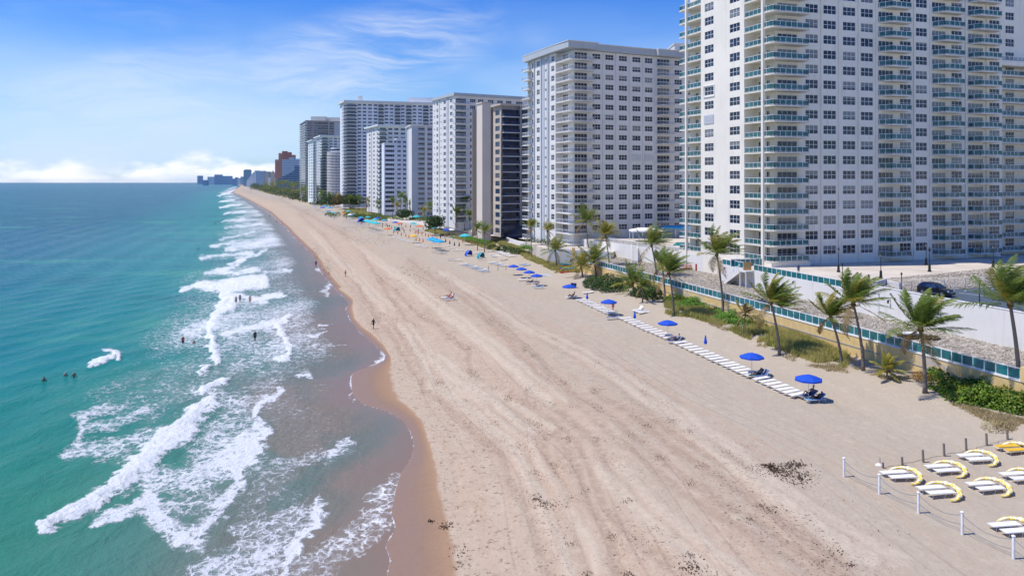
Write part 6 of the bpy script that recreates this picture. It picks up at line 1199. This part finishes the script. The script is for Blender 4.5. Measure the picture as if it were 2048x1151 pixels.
# ---------------------------------------------------------------- people
def skinmat(name, c): return pm(name, c, .55, .08, 6)
SK = [skinmat('tan_skin', (.36, .20, .13)), skinmat('dark_skin', (.11, .06, .04)), skinmat('fair_skin', (.50, .31, .23))]; HAIR = pm('dark_hair', (.025, .018, .012), .6, .3, 20)
POSE = {}
def body(pose):
    if pose in POSE: return POSE[pose]
    V = {}; E = []
    def add(n, p, r, par=None):
        V[n] = (p, r)
        if par: E.append((par, n))
    if pose in ('stand', 'walk'):
        k = .0 if pose == 'stand' else 1.0
        add('pel', (0, 0, .96), .135); add('wst', (0, .01, 1.10), .115, 'pel'); add('chs', (0, .0, 1.30), .145, 'wst'); add('nk', (0, .01, 1.47), .055, 'chs'); add('hd', (0, -.02, 1.58), .092, 'nk'); add('hd2', (0, -.01, 1.68), .080, 'hd'); add('nose', (0, -.105, 1.60), .018, 'hd')
        for s_, w in ((-1, -1), (1, 1)):
            sw = .22*k*s_; add('hp%d' % w, (.095*s_, 0, .88), .092, 'pel'); add('kn%d' % w, (.10*s_, -sw*.8-.02, .50), .058, 'hp%d' % w); add('an%d' % w, (.10*s_, -sw*1.1+.06*k, .09), .038, 'kn%d' % w); add('to%d' % w, (.11*s_, -sw*1.1-.14+.04*k, .04), .034, 'an%d' % w)
            add('sh%d' % w, (.185*s_, 0, 1.41), .062, 'chs'); add('el%d' % w, (.245*s_, sw*.5+.02, 1.14), .042, 'sh%d' % w); add('wr%d' % w, (.245*s_, sw*1.0-.06, .90), .028, 'el%d' % w); add('ha%d' % w, (.24*s_, sw*1.0-.09, .80), .032, 'wr%d' % w); add('th%d' % w, (.205*s_, sw*1.0-.12, .85), .014, 'wr%d' % w)
    else:                                                   # reclining on a lounger, head towards +x
        up = .62 if pose == 'sit' else .40; kz = .74 if pose == 'sit' else .60
        add('pel', (1.18, 0, .47), .135); add('wst', (1.29, 0, .47+.14*up), .115, 'pel'); add('chs', (1.46, 0, .50+.42*up), .145, 'wst'); add('nk', (1.58, 0, .50+.72*up), .055, 'chs'); add('hd', (1.62, 0, .55+.90*up), .092, 'nk'); add('hd2', (1.66, 0, .62+1.0*up), .080, 'hd'); add('nose', (1.53, 0, .58+.92*up), .018, 'hd')
        for s_, w in ((-1, -1), (1, 1)):
            add('hp%d' % w, (1.10, .095*s_, .46), .092, 'pel'); add('kn%d' % w, (.76, .12*s_, kz-(.1 if w < 0 else 0)), .058, 'hp%d' % w); add('an%d' % w, (.42, .10*s_, .44), .038, 'kn%d' % w); add('to%d' % w, (.36, .11*s_, .54), .032, 'an%d' % w)
            add('sh%d' % w, (1.53, .185*s_, .50+.58*up), .060, 'chs'); add('el%d' % w, (1.38, .26*s_, .52+.30*up), .042, 'sh%d' % w); add('wr%d' % w, (1.16, .17*s_, .62+.25*up), .028, 'el%d' % w); add('ha%d' % w, (1.08, .13*s_, .65+.25*up), .032, 'wr%d' % w)
    names = list(V); bm = bmesh.new(); sk_ = bm.verts.layers.skin.verify(); bv = {}
    for n in names:
        v = bm.verts.new(V[n][0]); v[sk_].radius = (V[n][1],)*2; v[sk_].use_root = (n == 'pel'); bv[n] = v
    for a, b in E: bm.edges.new((bv[a], bv[b]))
    me = bpy.data.meshes.new('skeleton'); bm.to_mesh(me); bm.free(); o = bpy.data.objects.new('skeleton', me); COL.objects.link(o); o.modifiers.new('Skin', 'SKIN'); m_ = o.modifiers.new('Sub', 'SUBSURF'); m_.levels = 1; m_.render_levels = 1
    dg = bpy.context.evaluated_depsgraph_get(); ev = o.evaluated_get(dg); out = bpy.data.meshes.new_from_object(ev); bpy.data.objects.remove(o); out.polygons.foreach_set('use_smooth', [True]*len(out.polygons)); POSE[pose] = (out, V); return POSE[pose]
GAR = {}
def garment(pose, key, test, mat, push=.012):
    if (pose, key, mat.name) in GAR: return GAR[(pose, key, mat.name)]
    me, V = body(pose); vs, fs, mp = [], [], {}
    for p in me.polygons:
        if test(p.center):
            f = []
            for i in p.vertices:
                if i not in mp: mp[i] = len(vs); v = me.vertices[i]; vs.append(tuple(v.co+v.normal*push))
                f.append(mp[i])
            fs.append(f)
    g = bpy.data.meshes.new(key); g.from_pydata(vs, [], fs); g.materials.append(mat); g.polygons.foreach_set('use_smooth', [True]*len(g.polygons)); GAR[(pose, key, mat.name)] = g; return g
BM = {}
def person(p, rz, pose, label, skin=0, wear='shorts', col='navy', top=None, sc=1.0, sink=0.0, group=None, cap=None):
    me, V = body(pose); k = (pose, skin)
    if k not in BM: BM[k] = me.copy(); BM[k].materials.clear(); BM[k].materials.append(SK[skin])
    e = empty('person', p-Vector((0, 0, sink)), rz); e.scale = (sc,)*3; tag(e, label, 'person', group); link('body', BM[k], e); hz = V['hd2'][0]; hd = Vector(V['hd'][0])
    if pose in ('stand', 'walk'): hair = lambda c: c.z > 1.60 and (c.y > -.06 or c.z > 1.70) or (c.z > 1.53 and c.y > .03); legs = lambda c: .62 < c.z < 1.03 and abs(c.x) < .21; tops = lambda c: 1.03 < c.z < 1.44 and abs(c.x) < .22
    else: hair = lambda c: (c-hd).length < .2 and c.x > hd.x-.02 and c.z > hd.z-.06; legs = lambda c: .86 < c.x < 1.27 and c.z < .66 and abs(c.y) < .2; tops = lambda c: 1.25 < c.x < 1.56 and c.z < hd.z-.17 and abs(c.y) < .21
    link('hair', garment(pose, 'hair', hair, M[cap] if cap else HAIR, .018), e); link('swimwear', garment(pose, wear, legs, M[col]), e)
    if top: link('top', garment(pose, 'top', tops, M[top]), e)
    return e
M['pinkcloth'] = pm('pink_cloth', (.6, .12, .16), .8); M['blackcloth'] = pm('black_cloth', (.015, .015, .018), .8); M['greycloth'] = pm('grey_cloth', (.25, .26, .28), .8); M['redcloth'] = pm('red_cloth', (.5, .03, .02), .8)
person(G(747, 657.5), R(160), 'walk', 'person in black walking along the wet sand line', 1, 'shorts', 'blackcloth', 'blackcloth')
def on(lg, pose, label, skin, col, top=None):
    o = person(Vector(lg.location), lg.rotation_euler[2], pose, label, skin, 'trunks', col, top); o.scale = lg.scale; return o
on(lo[0], 'recline', 'person lying back on the light blue towel under the end umbrella', 1, 'blackcloth'); on(lo[1], 'sit', 'bare-chested person sitting up with an arm out under the end umbrella', 0, 'navy')
on(lo[2], 'recline', 'person resting against the green towel', 0, 'navy'); on(lo[4], 'sit', 'person reading under the third umbrella with a towel over the shoulders', 0, 'navy', 'greycloth'); on(lo[6], 'sit', 'person sitting in shade by the bins', 1, 'redcloth', 'blackcloth')
on(lo[12], 'recline', 'person in dark swimwear shaded in the umbrella cluster', 1, 'blackcloth'); on(lo[11], 'recline', 'sunbather on the white lounger below the cluster', 0, 'navy'); on(lo[15], 'sit', 'person sunbathing far out on the open sand', 2, 'redcloth', 'redcloth'); on(lo[16], 'sit', 'second person of the pair far out on the open sand', 0, 'pinkcloth')
person(G(1226, 622), R(200), 'stand', 'person in pink standing behind the fourth umbrella', 2, 'shorts', 'pinkcloth', 'pinkcloth'); person(P(1597, 548, 7.75), R(150), 'stand', 'person in blue standing on the plaza behind the glass fence', 1, 'trousers', 'navy', 'navy')
sea_p = [(472, 607, 'stand', 0, 'person standing in the white water, seaward one of three', 'navy', None, .15), (480, 603.5, 'stand', 1, 'person in the white water, middle one of three', 'blackcloth', 'greycloth', .15), (500, 606, 'walk', 0, 'person in the white water, apart from the other two', 'redcloth', None, .15), (510, 681, 'stand', 1, 'slim dark figure wading alone in the foam', 'blackcloth', 'blackcloth', .2)]
for u, v, ps_, s_, lab, c, tp, sk_ in sea_p: person(P(u, v, 0), R(30*s_), ps_, lab, s_, 'shorts', c, tp, 1.0, sk_)
for u, v, lab, s_, sk_, cap, tp in [(366, 684, 'bather in red waist deep beside the breaker', 2, .75, None, 'redcloth'), (388, 686, 'bather up to the shoulders beside the one in red', 0, 1.2, None, None), (88, 761, 'swimmer with only head and shoulders showing', 0, 1.15, None, None), (131, 750, 'swimmer in a white cap, one of two', 2, 1.25, 'whitecloth', None), (148, 752, 'swimmer with a pale hat next to the white cap', 0, 1.12, 'whitecloth', None),
        (430, 447, 'far swimmer beyond the surf', 1, 1.0, None, None), (397, 496, 'far swimmer in the open turquoise water', 0, 1.2, None, None), (446, 411, 'farthest bather in the breaking waves', 0, .8, None, None)]:
    person(P(u, v, 0), R(40), 'stand', lab, s_, 'shorts', 'navy', tp, 1.0, sk_, cap=cap)
for k, (u, v, lab, tp) in enumerate([(539.5, 435, 'person walking the waterline, with another behind', 'blackcloth'), (553.5, 445, 'person in brown stepping out of the water', None), (564, 445, 'pale figure walking from the waterline', None), (691, 553, 'person in orange walking on the lower sand', 'orange'), (632, 533, 'two-tone dark figure at the waterline near the wrack', 'blackcloth'), (666, 432, 'person in the standing group, nearest the sea side', 'navy'), (671, 433, 'second person of the standing group by the tents', 'blackcloth'),
        (676.5, 434, 'third person of the standing group by the tents', 'navy'), (679.5, 434.5, 'last person of the standing group by the tents', 'blackcloth'), (668.5, 438, 'person a little apart below the standing group', 'greycloth'), (775, 455, 'person beside the dark tent, one of two', 'blackcloth'), (778.7, 456, 'second of two beside the dark tent', 'navy'), (765, 456, 'person seated-height figure near the teal dome', 'blackcloth'), (798, 452, 'person near the sun terrace steps', 'redcloth'), (803, 453, 'person in dark by the terrace steps', 'navy'),
        (808, 466, 'person in red beside folded umbrellas', 'redcloth')]):
    person(G(u, v), R(50*k), 'walk' if k % 2 else 'stand', lab, k % 3, 'shorts', ['navy', 'blackcloth', 'redcloth'][k % 3], tp)
# ---------------------------------------------------------------- posts and ropes
def white_post(): e = empty('post'); MB().lathe([(.085, -.3), (.085, 1.36)], 12).build('shaft', M['rail'], e, smooth=False); MB().lathe([(.10, 1.36), (.115, 1.38), (.115, 1.44), (.05, 1.48)], 12).build('cap', M['whitecloth'], e); return e
wp = white_post(); pp = []
for k, (u, v, wh) in enumerate([(1688, 952, 'farthest from the yellow-hooded loungers, ending the rope'), (1758.6, 987, 'beside the first pair of hooded loungers'), (1837, 1025, 'beside the second-row pair of hooded loungers'), (1924.5, 1067, 'standing clear in open sand'), (2027, 1118, 'in front of the lone near pair of loungers'), (2148, 1180, 'last of the rope line')]):
    o = wp if k == 0 else copy_tree(wp); o.location = G(u, v); tag(o, 'white round rope post '+wh, 'post', 'white rope posts'); pp.append(o.location.copy())
M['rope'] = pm('blue_grey_rope', (.16, .20, .24), .9); wh = ['from the end post to its neighbour', 'past the first hooded pair', 'past the second-row pair', 'across the open sand', 'towards the photo corner']
for k, (a, b) in enumerate(zip(pp[:-1], pp[1:])):
    for j, z in enumerate((1.25, .62)):
        pts = []
        for i in range(13): t_ = i/12; q = a.lerp(b, t_); pts.append((q.x, q.y, q.z+z-(.42-.1*j)*4*t_*(1-t_)*(1 if j == 0 else .75)))
        tag(MB().tube(pts, .018, 5).build('rope', M['rope']), f'{"upper" if j == 0 else "lower"} sagging rope '+wh[k], 'rope', 'ropes between the white posts')
for k, (u, v, vt, lab) in enumerate([(1766.5, 936, 924, 'short leaning wooden stake beside the coiled rope end'), (1805, 930, 913, 'short wooden post, second from the rope coil'), (1847, 924, 899, 'leaning wooden post behind the first hooded loungers'), (1889, 912.5, 886, 'leaning wooden post, middle of the line'), (1933, 900.5, 875.5, 'tall wooden post behind the top hooded pair'), (1974, 890.5, 866, 'tall wooden post closest to the yellow-padded loungers'), (2015.5, 878, 858, 'wooden post by the straggly dry bush'), (1760.6, 929, 915, 'thin upright stick beside the short stake')]):
    g = G(u, v); h_ = (v-vt)*g.y/F; r_ = .095 if k < 7 else .03; m_ = MB(); m_.tube([(0, 0, -.3), (-.06*h_, 0, h_)], [r_, r_*.95], 8); tag(m_.build('wooden_post', M['wood'], loc=g), lab, 'post', 'wooden posts')
for nm, (ua, va), (ub, vb) in (('post', (1930, 901), (1766, 936)), ('bush', (2015, 878), (1933, 900.5))):
    a, b = G(ua, va), G(ub, vb); pts = [tuple(a.lerp(b, i/20)+Vector((.1*math.sin(i*1.3), .1*math.cos(i*1.7), .03))) for i in range(21)]; tag(MB().tube(pts, .015, 4).build('ground_rope', M['wood']), 'thin rope lying on the sand between wooden posts, '+('towards the stake' if nm == 'post' else 'towards the bush'), 'rope')
g = G(1758, 931); tag(MB().lathe([(.28, -.05), (.3, .08), (.12, .2)], 8).build('concrete_foot', M['white'], loc=g), 'pale lump of concrete at the foot of the thin stick', 'concrete block')
# ---------------------------------------------------------------- pairs of loungers with a collapsed yellow hood
def hood_mat():
    t = NT('yellow_white_checked_canvas'); v = t.N('TexVoronoi', Scale=9.5, Randomness=.6); t.L(t.obj(), v.inputs['Vector']); sp = t.N('SeparateColor'); t.L(v.outputs['Color'], sp.inputs[0])
    t.set(t.b, 'Base Color', t.mix(t.math('GREATER_THAN', sp.outputs[0], .60), (.80, .58, .06), (.84, .80, .62))); t.set(t.b, 'Roughness', .8); t.bump(t.noise(t.obj(), 14, 3), .5, .03); return t.m
M['hood'] = hood_mat()
def hood(key):
    e = empty('folded_hood'); c = MB(); n = 26; k_ = 9; vs = []
    for i in range(n+1):
        t_ = i/n; a = R(100-t_*205); cx, cy = 1.30+1.10*math.cos(a)+.05*math.sin(i*1.7), .42+1.42*math.sin(a); r_ = (.05+.13*math.sin(math.pi*t_)**.7)*(1+.12*math.sin(i*2.3)); zc = .14+.36*math.sin(math.pi*min(1, t_*1.08))
        for j in range(k_): b = 2*math.pi*j/k_; rr_ = r_*(1+.12*((i*2+j) % 3)/2); vs.append((cx+math.cos(a)*math.cos(b)*rr_, cy+math.sin(a)*math.cos(b)*rr_, zc+math.sin(b)*rr_*.75))
    c.add(vs, [(i*k_+j, i*k_+(j+1) % k_, (i+1)*k_+(j+1) % k_, (i+1)*k_+j) for i in range(n) for j in range(k_)]+[tuple(range(k_))[::-1], tuple(range(n*k_, (n+1)*k_))]); c.build('folded_canvas', M['hood'], e)
    for z0 in (0, .5): MB().tube([(1.28+1.05*math.cos(R(100-i*18)), .45+1.3*math.sin(R(100-i*18)), .12+z0*math.sin(math.pi*i/11)) for i in range(12)], .015, 4).build('hoop', M['tube'], e)
    return e
hp = {}
for k, (u, v, lab, sl_) in enumerate([(1780.6, 962, 'in the front row beside a white rope post', 'sling'), (1871, 949, 'second along the back row', 'sling'), (1936, 926, 'topmost, under the tall wooden posts', 'sling'), (2012, 909, 'with yellow pads by the dry bush', 'yellowcloth'), (1856, 994, 'behind the middle rope post', 'sling'), (1956.5, 985.5, 'in the middle of the hooded group', 'sling'), (2024, 965, 'half cut off beyond the middle ones', 'sling'), (2006, 1072, 'standing alone, nearest the ropes', 'sling')]):
    p = G(u, v); rz = R(8); ax = Vector((math.cos(rz), math.sin(rz), 0)); pr = Vector((-ax.y, ax.x, 0)); pad = sl_ != 'sling'
    put_lounger(p, rz, 'nearer white lounger of the pair '+lab, sl_, .0, 'hooded loungers', pad, 1.0); put_lounger(p+pr*.92-ax*.12, rz, 'farther white lounger of the pair '+lab, sl_, .0, 'hooded loungers', pad, 1.0)
    put(hood, 1, p, rz, 'collapsed checked hood of the pair '+lab, 'hood', 'folded hoods', 1.0)
# ---------------------------------------------------------------- bins, kayaks, boards
for k, (u, v, lab) in enumerate([(1144.5, 575, 'dark blue rubbish bin nearer the sea'), (1150, 575.5, 'dark blue rubbish bin with a lid, nearer the bushes')]):
    e = tag(empty('rubbish_bin', G(u, v)), lab, 'bin'); MB().lathe([(.27, 0), (.34, .95)], 12).build('body', M['navy'], e); MB().lathe([(.36, .95), (.36, 1.0), (.1, 1.08)], 12).build('lid', M['purple'], e)
def kayak(m_):
    e = MB(); n = 10; vs = []
    for i in range(n+1):
        t_ = i/n; w_ = .38*math.sin(math.pi*t_)**.55+.01; z = .10*(2*t_-1)**2; vs += [(t_*3.2, -w_, z+.22), (t_*3.2, -w_*.6, z), (t_*3.2, w_*.6, z), (t_*3.2, w_, z+.22), (t_*3.2, 0, z+.30-.12*math.sin(math.pi*t_))]
    e.add(vs, [(i*5+j, (i+1)*5+j, (i+1)*5+(j+1) % 5, i*5+(j+1) % 5) for i in range(n) for j in range(5)]); return e
for k, (u, v, m_, z, lab) in enumerate([(1119, 547, 'redcloth', 0, 'red kayak on the sand, lowest of the pile'), (1116, 543, 'orange', .3, 'orange kayak above the red one'), (1120, 543.5, 'skyblue', .62, 'light blue kayak in the middle of the pile'), (1116, 540, 'yellowcloth', .9, 'yellow-orange kayak under the blue top one'), (1117, 540, 'skyblue', 1.25, 'blue kayak on top of the pile')]):
    o = kayak(m_).build('kayak', M[m_], loc=G(u, v, .05+z)); o.rotation_euler = (0, .02*k, R(15+4*k)); o.scale = (1.25, 1.3, 1.3); tag(o, lab, 'kayak', 'kayaks piled by the palm')
for k, (u, v, w_, h_, lean, lab) in enumerate([(1127, 529, .9, 3.6, 8, 'leaning yellow board beside the sea wall end'), (1147, 531, .8, 4.6, 0, 'upright yellow board, tallest by the sea wall end'), (1137, 529, 1.8, 3.0, 0, 'weathered ochre panel between the two yellow boards')]):
    p = G(u, v); o = MB().box(-w_/2, w_/2, -.06, .06, 0, h_).build('board', M['yellow'] if k < 2 else M['ply'], loc=p); o.rotation_euler = (0, R(-lean), R(-20)); tag(o, lab, 'board')
# orange barrier netting at the foot of the pool wall
e = tag(empty('barrier_net'), 'orange barrier netting on stakes before the wall door', 'barrier'); a, b = P(1365, 541, 4.6), P(1402, 537, 4.6)
for i in range(6): p = a.lerp(b, i/5); MB().lathe([(.03, 0), (.03, 1.3)], 5).build('stake', M['wood'], e, loc=p)
net = MB(); [net.bar(a+Vector((0, 0, .15+z*.16)), b+Vector((0, 0, .15+z*.16)), .05) for z in range(7)]; n = 26; [net.bar(a.lerp(b, i/n)+Vector((0, 0, .1)), a.lerp(b, i/n)+Vector((0, 0, 1.2)), .05) for i in range(n+1)]; tag(net.build('netting', M['rednet'], e), kind='stuff')
p = P(1395, 537, 4.55); tag(MB().box(0, 1.2, -.15, .1, 0, 3.2).build('service_door', M['brown'], loc=p), 'dark door recess in the white wall behind the netting', 'door'); o = MB().box(-.9, .9, -.05, .05, 0, 1.5).build('red_barrier', M['redcloth'], loc=P(1399, 541, 4.6)); tag(o, 'solid red barrier panel before the dark door', 'barrier')
p = P(1823, 672, 4.6); stones('broken_slabs', 'broken brown and white slabs piled on the gravel', [(p.x-2.2, p.y-1.4), (p.x+2.2, p.y-2.6), (p.x+3.0, p.y-.3), (p.x-1.2, p.y+1.6)], 160, lambda x, y: 4.7+0*x, .4, .9, 'bushbrown', .3)
tag(MB().prism([(-1.1, -.3), (-.2, -.6), (.9, -.4), (1.2, .2), (.3, .5), (-.9, .4)], 0, .18).build('white_slab', M['whitecloth'], loc=(p.x-.3, p.y-.5, 5.0)), 'broken white slab lying on the debris heap', 'slab')
# ---------------------------------------------------------------- further along the beach
def dome(m_):
    e = empty('beach_tent'); n, k_ = 8, 10; vs = []
    for i in range(n+1):
        a = R(8+i*(95/n))
        for j in range(k_+1): b = math.pi*j/k_; vs.append((1.25*math.cos(b), -.2+1.15*math.cos(a)*math.sin(b)*1.1, 1.45*math.sin(a)*math.sin(b)+.12))
    c = MB(); c.add(vs, [(i*(k_+1)+j, i*(k_+1)+j+1, (i+1)*(k_+1)+j+1, (i+1)*(k_+1)+j) for i in range(n) for j in range(k_)]); c.build('hood', M[m_], e); MB().tube(vs[-(k_+1):], .03, 5).build('hoop', M['tube'], e); return e
for u, v, m_, rz, sc, lab in [(937.5, 512, 'bluecloth', 60, 1.7, 'royal blue half-dome shade over a lounger'), (962, 517, 'tealcloth', 60, 1.7, 'teal half-dome shade beside the royal blue one'), (794, 463, 'tealcloth', 60, 2.0, 'teal half-dome shade at the end of the aqua umbrellas'), (722, 446, 'bluecloth', 50, 2.6, 'bright blue tent among the aqua umbrellas')]:
    put(dome, m_, G(u, v), R(rz), lab, 'beach tent', None, sc*.72)
ub = [(787, 473), (795.5, 475), (802.6, 478), (811.6, 480.5), (817.8, 483), (832, 489), (838.7, 490), (846, 492)]
for k, (u, v) in enumerate(ub): put(closed_umbrella, 'orange', G(u, v), 0, f'closed rust-orange umbrella, {ORD[k]} along the seaward row', 'umbrella', 'closed orange umbrellas', 1.15); put_lounger(G(u-3, v+3.5), R(5), f'white lounger at the foot of the {ORD[k]} seaward orange umbrella', 'sling', .3, 'loungers by the orange umbrellas'); put_lounger(G(u-4, v+1.5), R(5), f'lounger just behind the {ORD[k]} seaward orange umbrella', 'sling', .0, 'loungers by the orange umbrellas')
ub = [(806, 465), (830.3, 473), (836.6, 474.5), (843.9, 476.5), (851, 478.5), (856.8, 481), (865, 485), (873.7, 487), (820, 469)]
for k, (u, v) in enumerate(ub): put(closed_umbrella, 'orange', G(u, v), 0, f'closed rust-orange umbrella, {ORD[k]} in the inland row', 'umbrella', 'closed orange umbrellas', 1.15); put_lounger(G(u-4, v+1), R(5), f'lounger beside the {ORD[k]} inland orange umbrella', 'sling', .3, 'loungers by the orange umbrellas')
ub = [(891.5, 492), (899.6, 496), (909, 499.5), (918.4, 500.5)]
for k, (u, v) in enumerate(ub): put(closed_umbrella, 'navy', G(u, v), 0, f'closed dark navy umbrella, {ORD[k]} of four', 'umbrella', 'closed navy umbrellas', 1.15); put_lounger(G(u-6, v+2), R(5), f'white lounger beside the {ORD[k]} navy umbrella', 'sling', .3, 'loungers by the navy umbrellas')
for u, v, m_, lab, sc in [(827, 486, 'yellowcloth', 'open yellow umbrella in the orange rows', 1.2), (924, 459, 'orange', 'open orange umbrella on the sun terrace', 1.1), (838, 465, 'orange', 'open pale orange umbrella behind the rows', 1.3), (775, 470, 'orange', 'open orange umbrella at the sea end of the rows', 1.2), (930, 490, 'aqua', 'open turquoise umbrella near the grass', 1.5), (864, 496, 'skyblue', 'open sky blue umbrella, first of three in line', 1.4), (871, 499, 'skyblue', 'open sky blue umbrella, middle of three in line', 1.4),
        (878, 502, 'skyblue', 'open sky blue umbrella, last of three in line', 1.4), (734, 455, 'aqua', 'aqua umbrella, first of the overlapping four', 1.5), (739, 457, 'aqua', 'aqua umbrella, second of the overlapping four', 1.5), (746, 459, 'aqua', 'aqua umbrella, third of the overlapping four', 1.5), (752, 461, 'aqua', 'aqua umbrella, last of the overlapping four', 1.5), (750, 451, 'aqua', 'aqua umbrella standing behind the four', 1.4), (660, 425, 'skyblue', 'blue umbrella above the standing group', 1.6),
        (651, 421, 'skyblue', 'sky blue umbrella nearer the far grove', 1.6), (645, 424, 'bluecloth', 'dark blue umbrella at the far end of the rows', 1.5), (989, 476, 'skyblue', 'blue umbrella at the foot of the glass pavilion', 1.3), (1014, 480, 'skyblue', 'blue umbrella behind the promenade wall', 1.4), (833, 446, 'aqua', 'turquoise umbrella beside the thatched hut', 1.6), (696, 431, 'aqua', 'pale green umbrella by the guard hut', 1.3)]:
    put(umbrella, m_, G(u, v), .2, lab, 'umbrella', None, sc)
for k in range(9): u = 684+k*4.6; put_lounger(G(u, 441+k*1.75), R(4), f'slate blue lounger, {ORD[k]} of the far seaward row', 'purple', .45, 'slate blue loungers far along', sc=1.35); put_lounger(G(u+5, 439.5+k*1.4), R(4), f'slate blue lounger, {ORD[k]} of the far inland row', 'purple', .45, 'slate blue loungers far along', sc=1.3)
for k in range(8): put_lounger(G(918+k*6.2, 530+k*2.1), R(8), f'lounger with a blue towel, {ORD[k]} of the row between the domes and stakes', 'towel' if k % 3 else 'sling', .35, 'blue towel loungers')
for k in range(5): put_lounger(G(975+k*6, 527+k*1.6), R(8), f'lounger with blue towel, {ORD[k]} of the short row by the teal dome', 'towel' if k % 2 else 'sling', .3, 'blue towel loungers'); put_lounger(G(735+k*6, 462+k*2.2), R(5), f'shaded lounger, {ORD[k]} below the aqua umbrellas', 'redcloth' if k == 4 else 'purple', .5, 'loungers under the aqua umbrellas', sc=1.3)
for k, (u, v, lab) in enumerate([(895, 521, 'empty grey lounger alone near the navy umbrellas'), (906, 522, 'empty pale lounger beside the lone grey one'), (862, 505, 'lounger in the shade of the three sky blue umbrellas'), (872, 507, 'second lounger shaded by the three sky blue umbrellas'), (880, 508.5, 'occupied lounger at the end of the sky blue umbrellas'), (1000, 522, 'dark lounger on the sand below the white boats'), (1037, 531, 'pale blue stacked lounger by the grass'), (1044, 533, 'second pale blue lounger by the grass'), (940, 508, 'white lounger in the royal blue dome'), (955, 521, 'white lounger before the teal dome')]):
    put_lounger(G(u, v), R(6), lab, ['purple', 'sling', 'purple', 'purple', 'blackcloth', 'blackcloth', 'towel', 'towel', 'sling', 'sling'][k], .3, None)
rr = random.Random(77)
for k in range(14): u = 622+k*3+rr.uniform(-1, 1); put_lounger(G(u, 414+k*1.9+rr.uniform(-1.5, 1.5)), R(5), f'tiny pale lounger, {ORD[k]} of the scatter before the far grove', 'sling' if k % 2 else 'skyblue', .4, 'far scattered loungers', sc=1.6)
for k in range(8): put_lounger(G(1003+k*4-15, 505+k*1.4), R(10), f'white lounger, {ORD[k]} of those stacked before the grey-green bush', 'sling', 0, 'white loungers before the bush', sc=1.3)
# small boats / boards and guard hut
for k, (u, v, lab) in enumerate([(978, 511.5, 'white rowing boat pulled up before the grey-green bush'), (982, 515, 'second white boat on the sand, closer to the sea')]):
    o = kayak('sling').build('rowing_boat', M['sling'], loc=G(u, v)); o.scale = (1.5, 1.7, 1.7); o.rotation_euler = (0, 0, R(-3+6*k)); tag(o, lab, 'boat')
e = tag(empty('guard_hut', G(704, 437)), 'mint green lifeguard hut on stilts by the grassy dune', 'hut'); MB().box(-1.3, 1.3, -1.1, 1.1, 1.2, 3.0).build('cabin', M['aqua'], e); MB().box(-1.7, 1.7, -1.5, 1.5, 3.0, 3.2).build('roof', M['green'], e); [MB().box(x-.1, x+.1, y-.1, y+.1, 0, 1.2).build('leg', M['whitecloth'], e) for x in (-1.1, 1.1) for y in (-.9, .9)]; MB().box(-.7, .7, -1.16, -1.08, 1.8, 2.6).build('window', M['dark'], e)
for k, (u, v) in enumerate([(977, 542), (996, 541), (1012, 539.5)]): tag(MB().lathe([(.07, 0), (.06, 1.35)], 6).build('stake', M['wood'], loc=G(u, v)), 'thin wooden stake, '+['close to the towel row', 'between two others', 'beside the white-panelled umbrella'][k], 'stake', 'wooden stakes on the sand')
tag(MB().box(0, 6.5, -1.1, 1.1, .0, .08).build('beach_mat', M['grey'], loc=G(1085, 548)), 'pale flat access mat lying on the sand by the cluster', 'mat').rotation_euler = (0, 0, R(-58))

# the crowded stretch before the middle towers: more umbrellas, loungers and people
rr = random.Random(404); tint = ['skyblue', 'aqua', 'bluecloth', 'whitecloth', 'orange', 'tealcloth']; tn_ = {'skyblue': 'sky blue', 'aqua': 'aqua', 'bluecloth': 'royal blue', 'whitecloth': 'white', 'orange': 'orange', 'tealcloth': 'teal'}
def lane(u): return np.interp(u, [620, 680, 760, 860, 930, 975], [410, 429, 444, 460, 476, 490])
for k in range(26):
    u = 634+k*11.2+rr.uniform(-3, 3); v = lane(u)+rr.uniform(2, 10); m_ = tint[rr.randrange(6)]; sec = ['before the far grove', 'by the grassy dune', 'before the low white block', 'before the sun terrace'][min(3, k//7)]
    if k % 3 != 1: put(umbrella, m_, G(u, v), rr.random(), f'small open {tn_[m_]} umbrella {sec}, {ORD[k % 7]} from its seaward end', 'umbrella', 'umbrellas on the crowded stretch', 1.2)
    put_lounger(G(u+4, v+2), R(rr.uniform(-5, 15)), f'lounger {sec}, {ORD[k % 7]} from the seaward end of the crowd', 'sling' if k % 2 else 'towel', .4, 'loungers on the crowded stretch', sc=1.3)
for k in range(34):
    u = 640+k*9.5+rr.uniform(-4, 4); v = lane(u)+rr.uniform(-1, 14); c_ = ['redcloth', 'navy', 'pinkcloth', 'blackcloth', 'aqua', 'whitecloth'][k % 6]; cn = ['red', 'navy', 'pink', 'black', 'aqua', 'white'][k % 6]
    person(G(u, v), rr.uniform(0, 6), 'walk' if k % 2 else 'stand', f'tiny figure in {cn}, {ORD[k % 7]} of the crowd '+['before the far grove', 'by the grassy dune', 'before the low white block', 'at the orange umbrella rows', 'before the sun terrace'][min(4, k//7)], k % 3, 'shorts', c_, c_ if k % 3 else None, group='people in the crowded stretch')
# ---------------------------------------------------------------- air
def haze():
    o = MB().box(-190000, 92000, -30, 33000, -6, 125).build('haze', []); o.data.materials.clear(); m = bpy.data.materials.new('haze'); m.use_nodes = True; nt = m.node_tree; nt.nodes.clear()
    v = nt.nodes.new('ShaderNodeVolumePrincipled'); v.inputs['Color'].default_value = (.80, .90, 1, 1); v.inputs['Density'].default_value = HAZE; v.inputs['Anisotropy'].default_value = .2
    out = nt.nodes.new('ShaderNodeOutputMaterial'); nt.links.new(v.outputs[0], out.inputs['Volume']); o.data.materials.append(m); o['kind'] = 'stuff'; o['label'] = 'thin sea haze over the whole coast'
HAZE = 1.1e-5
haze()
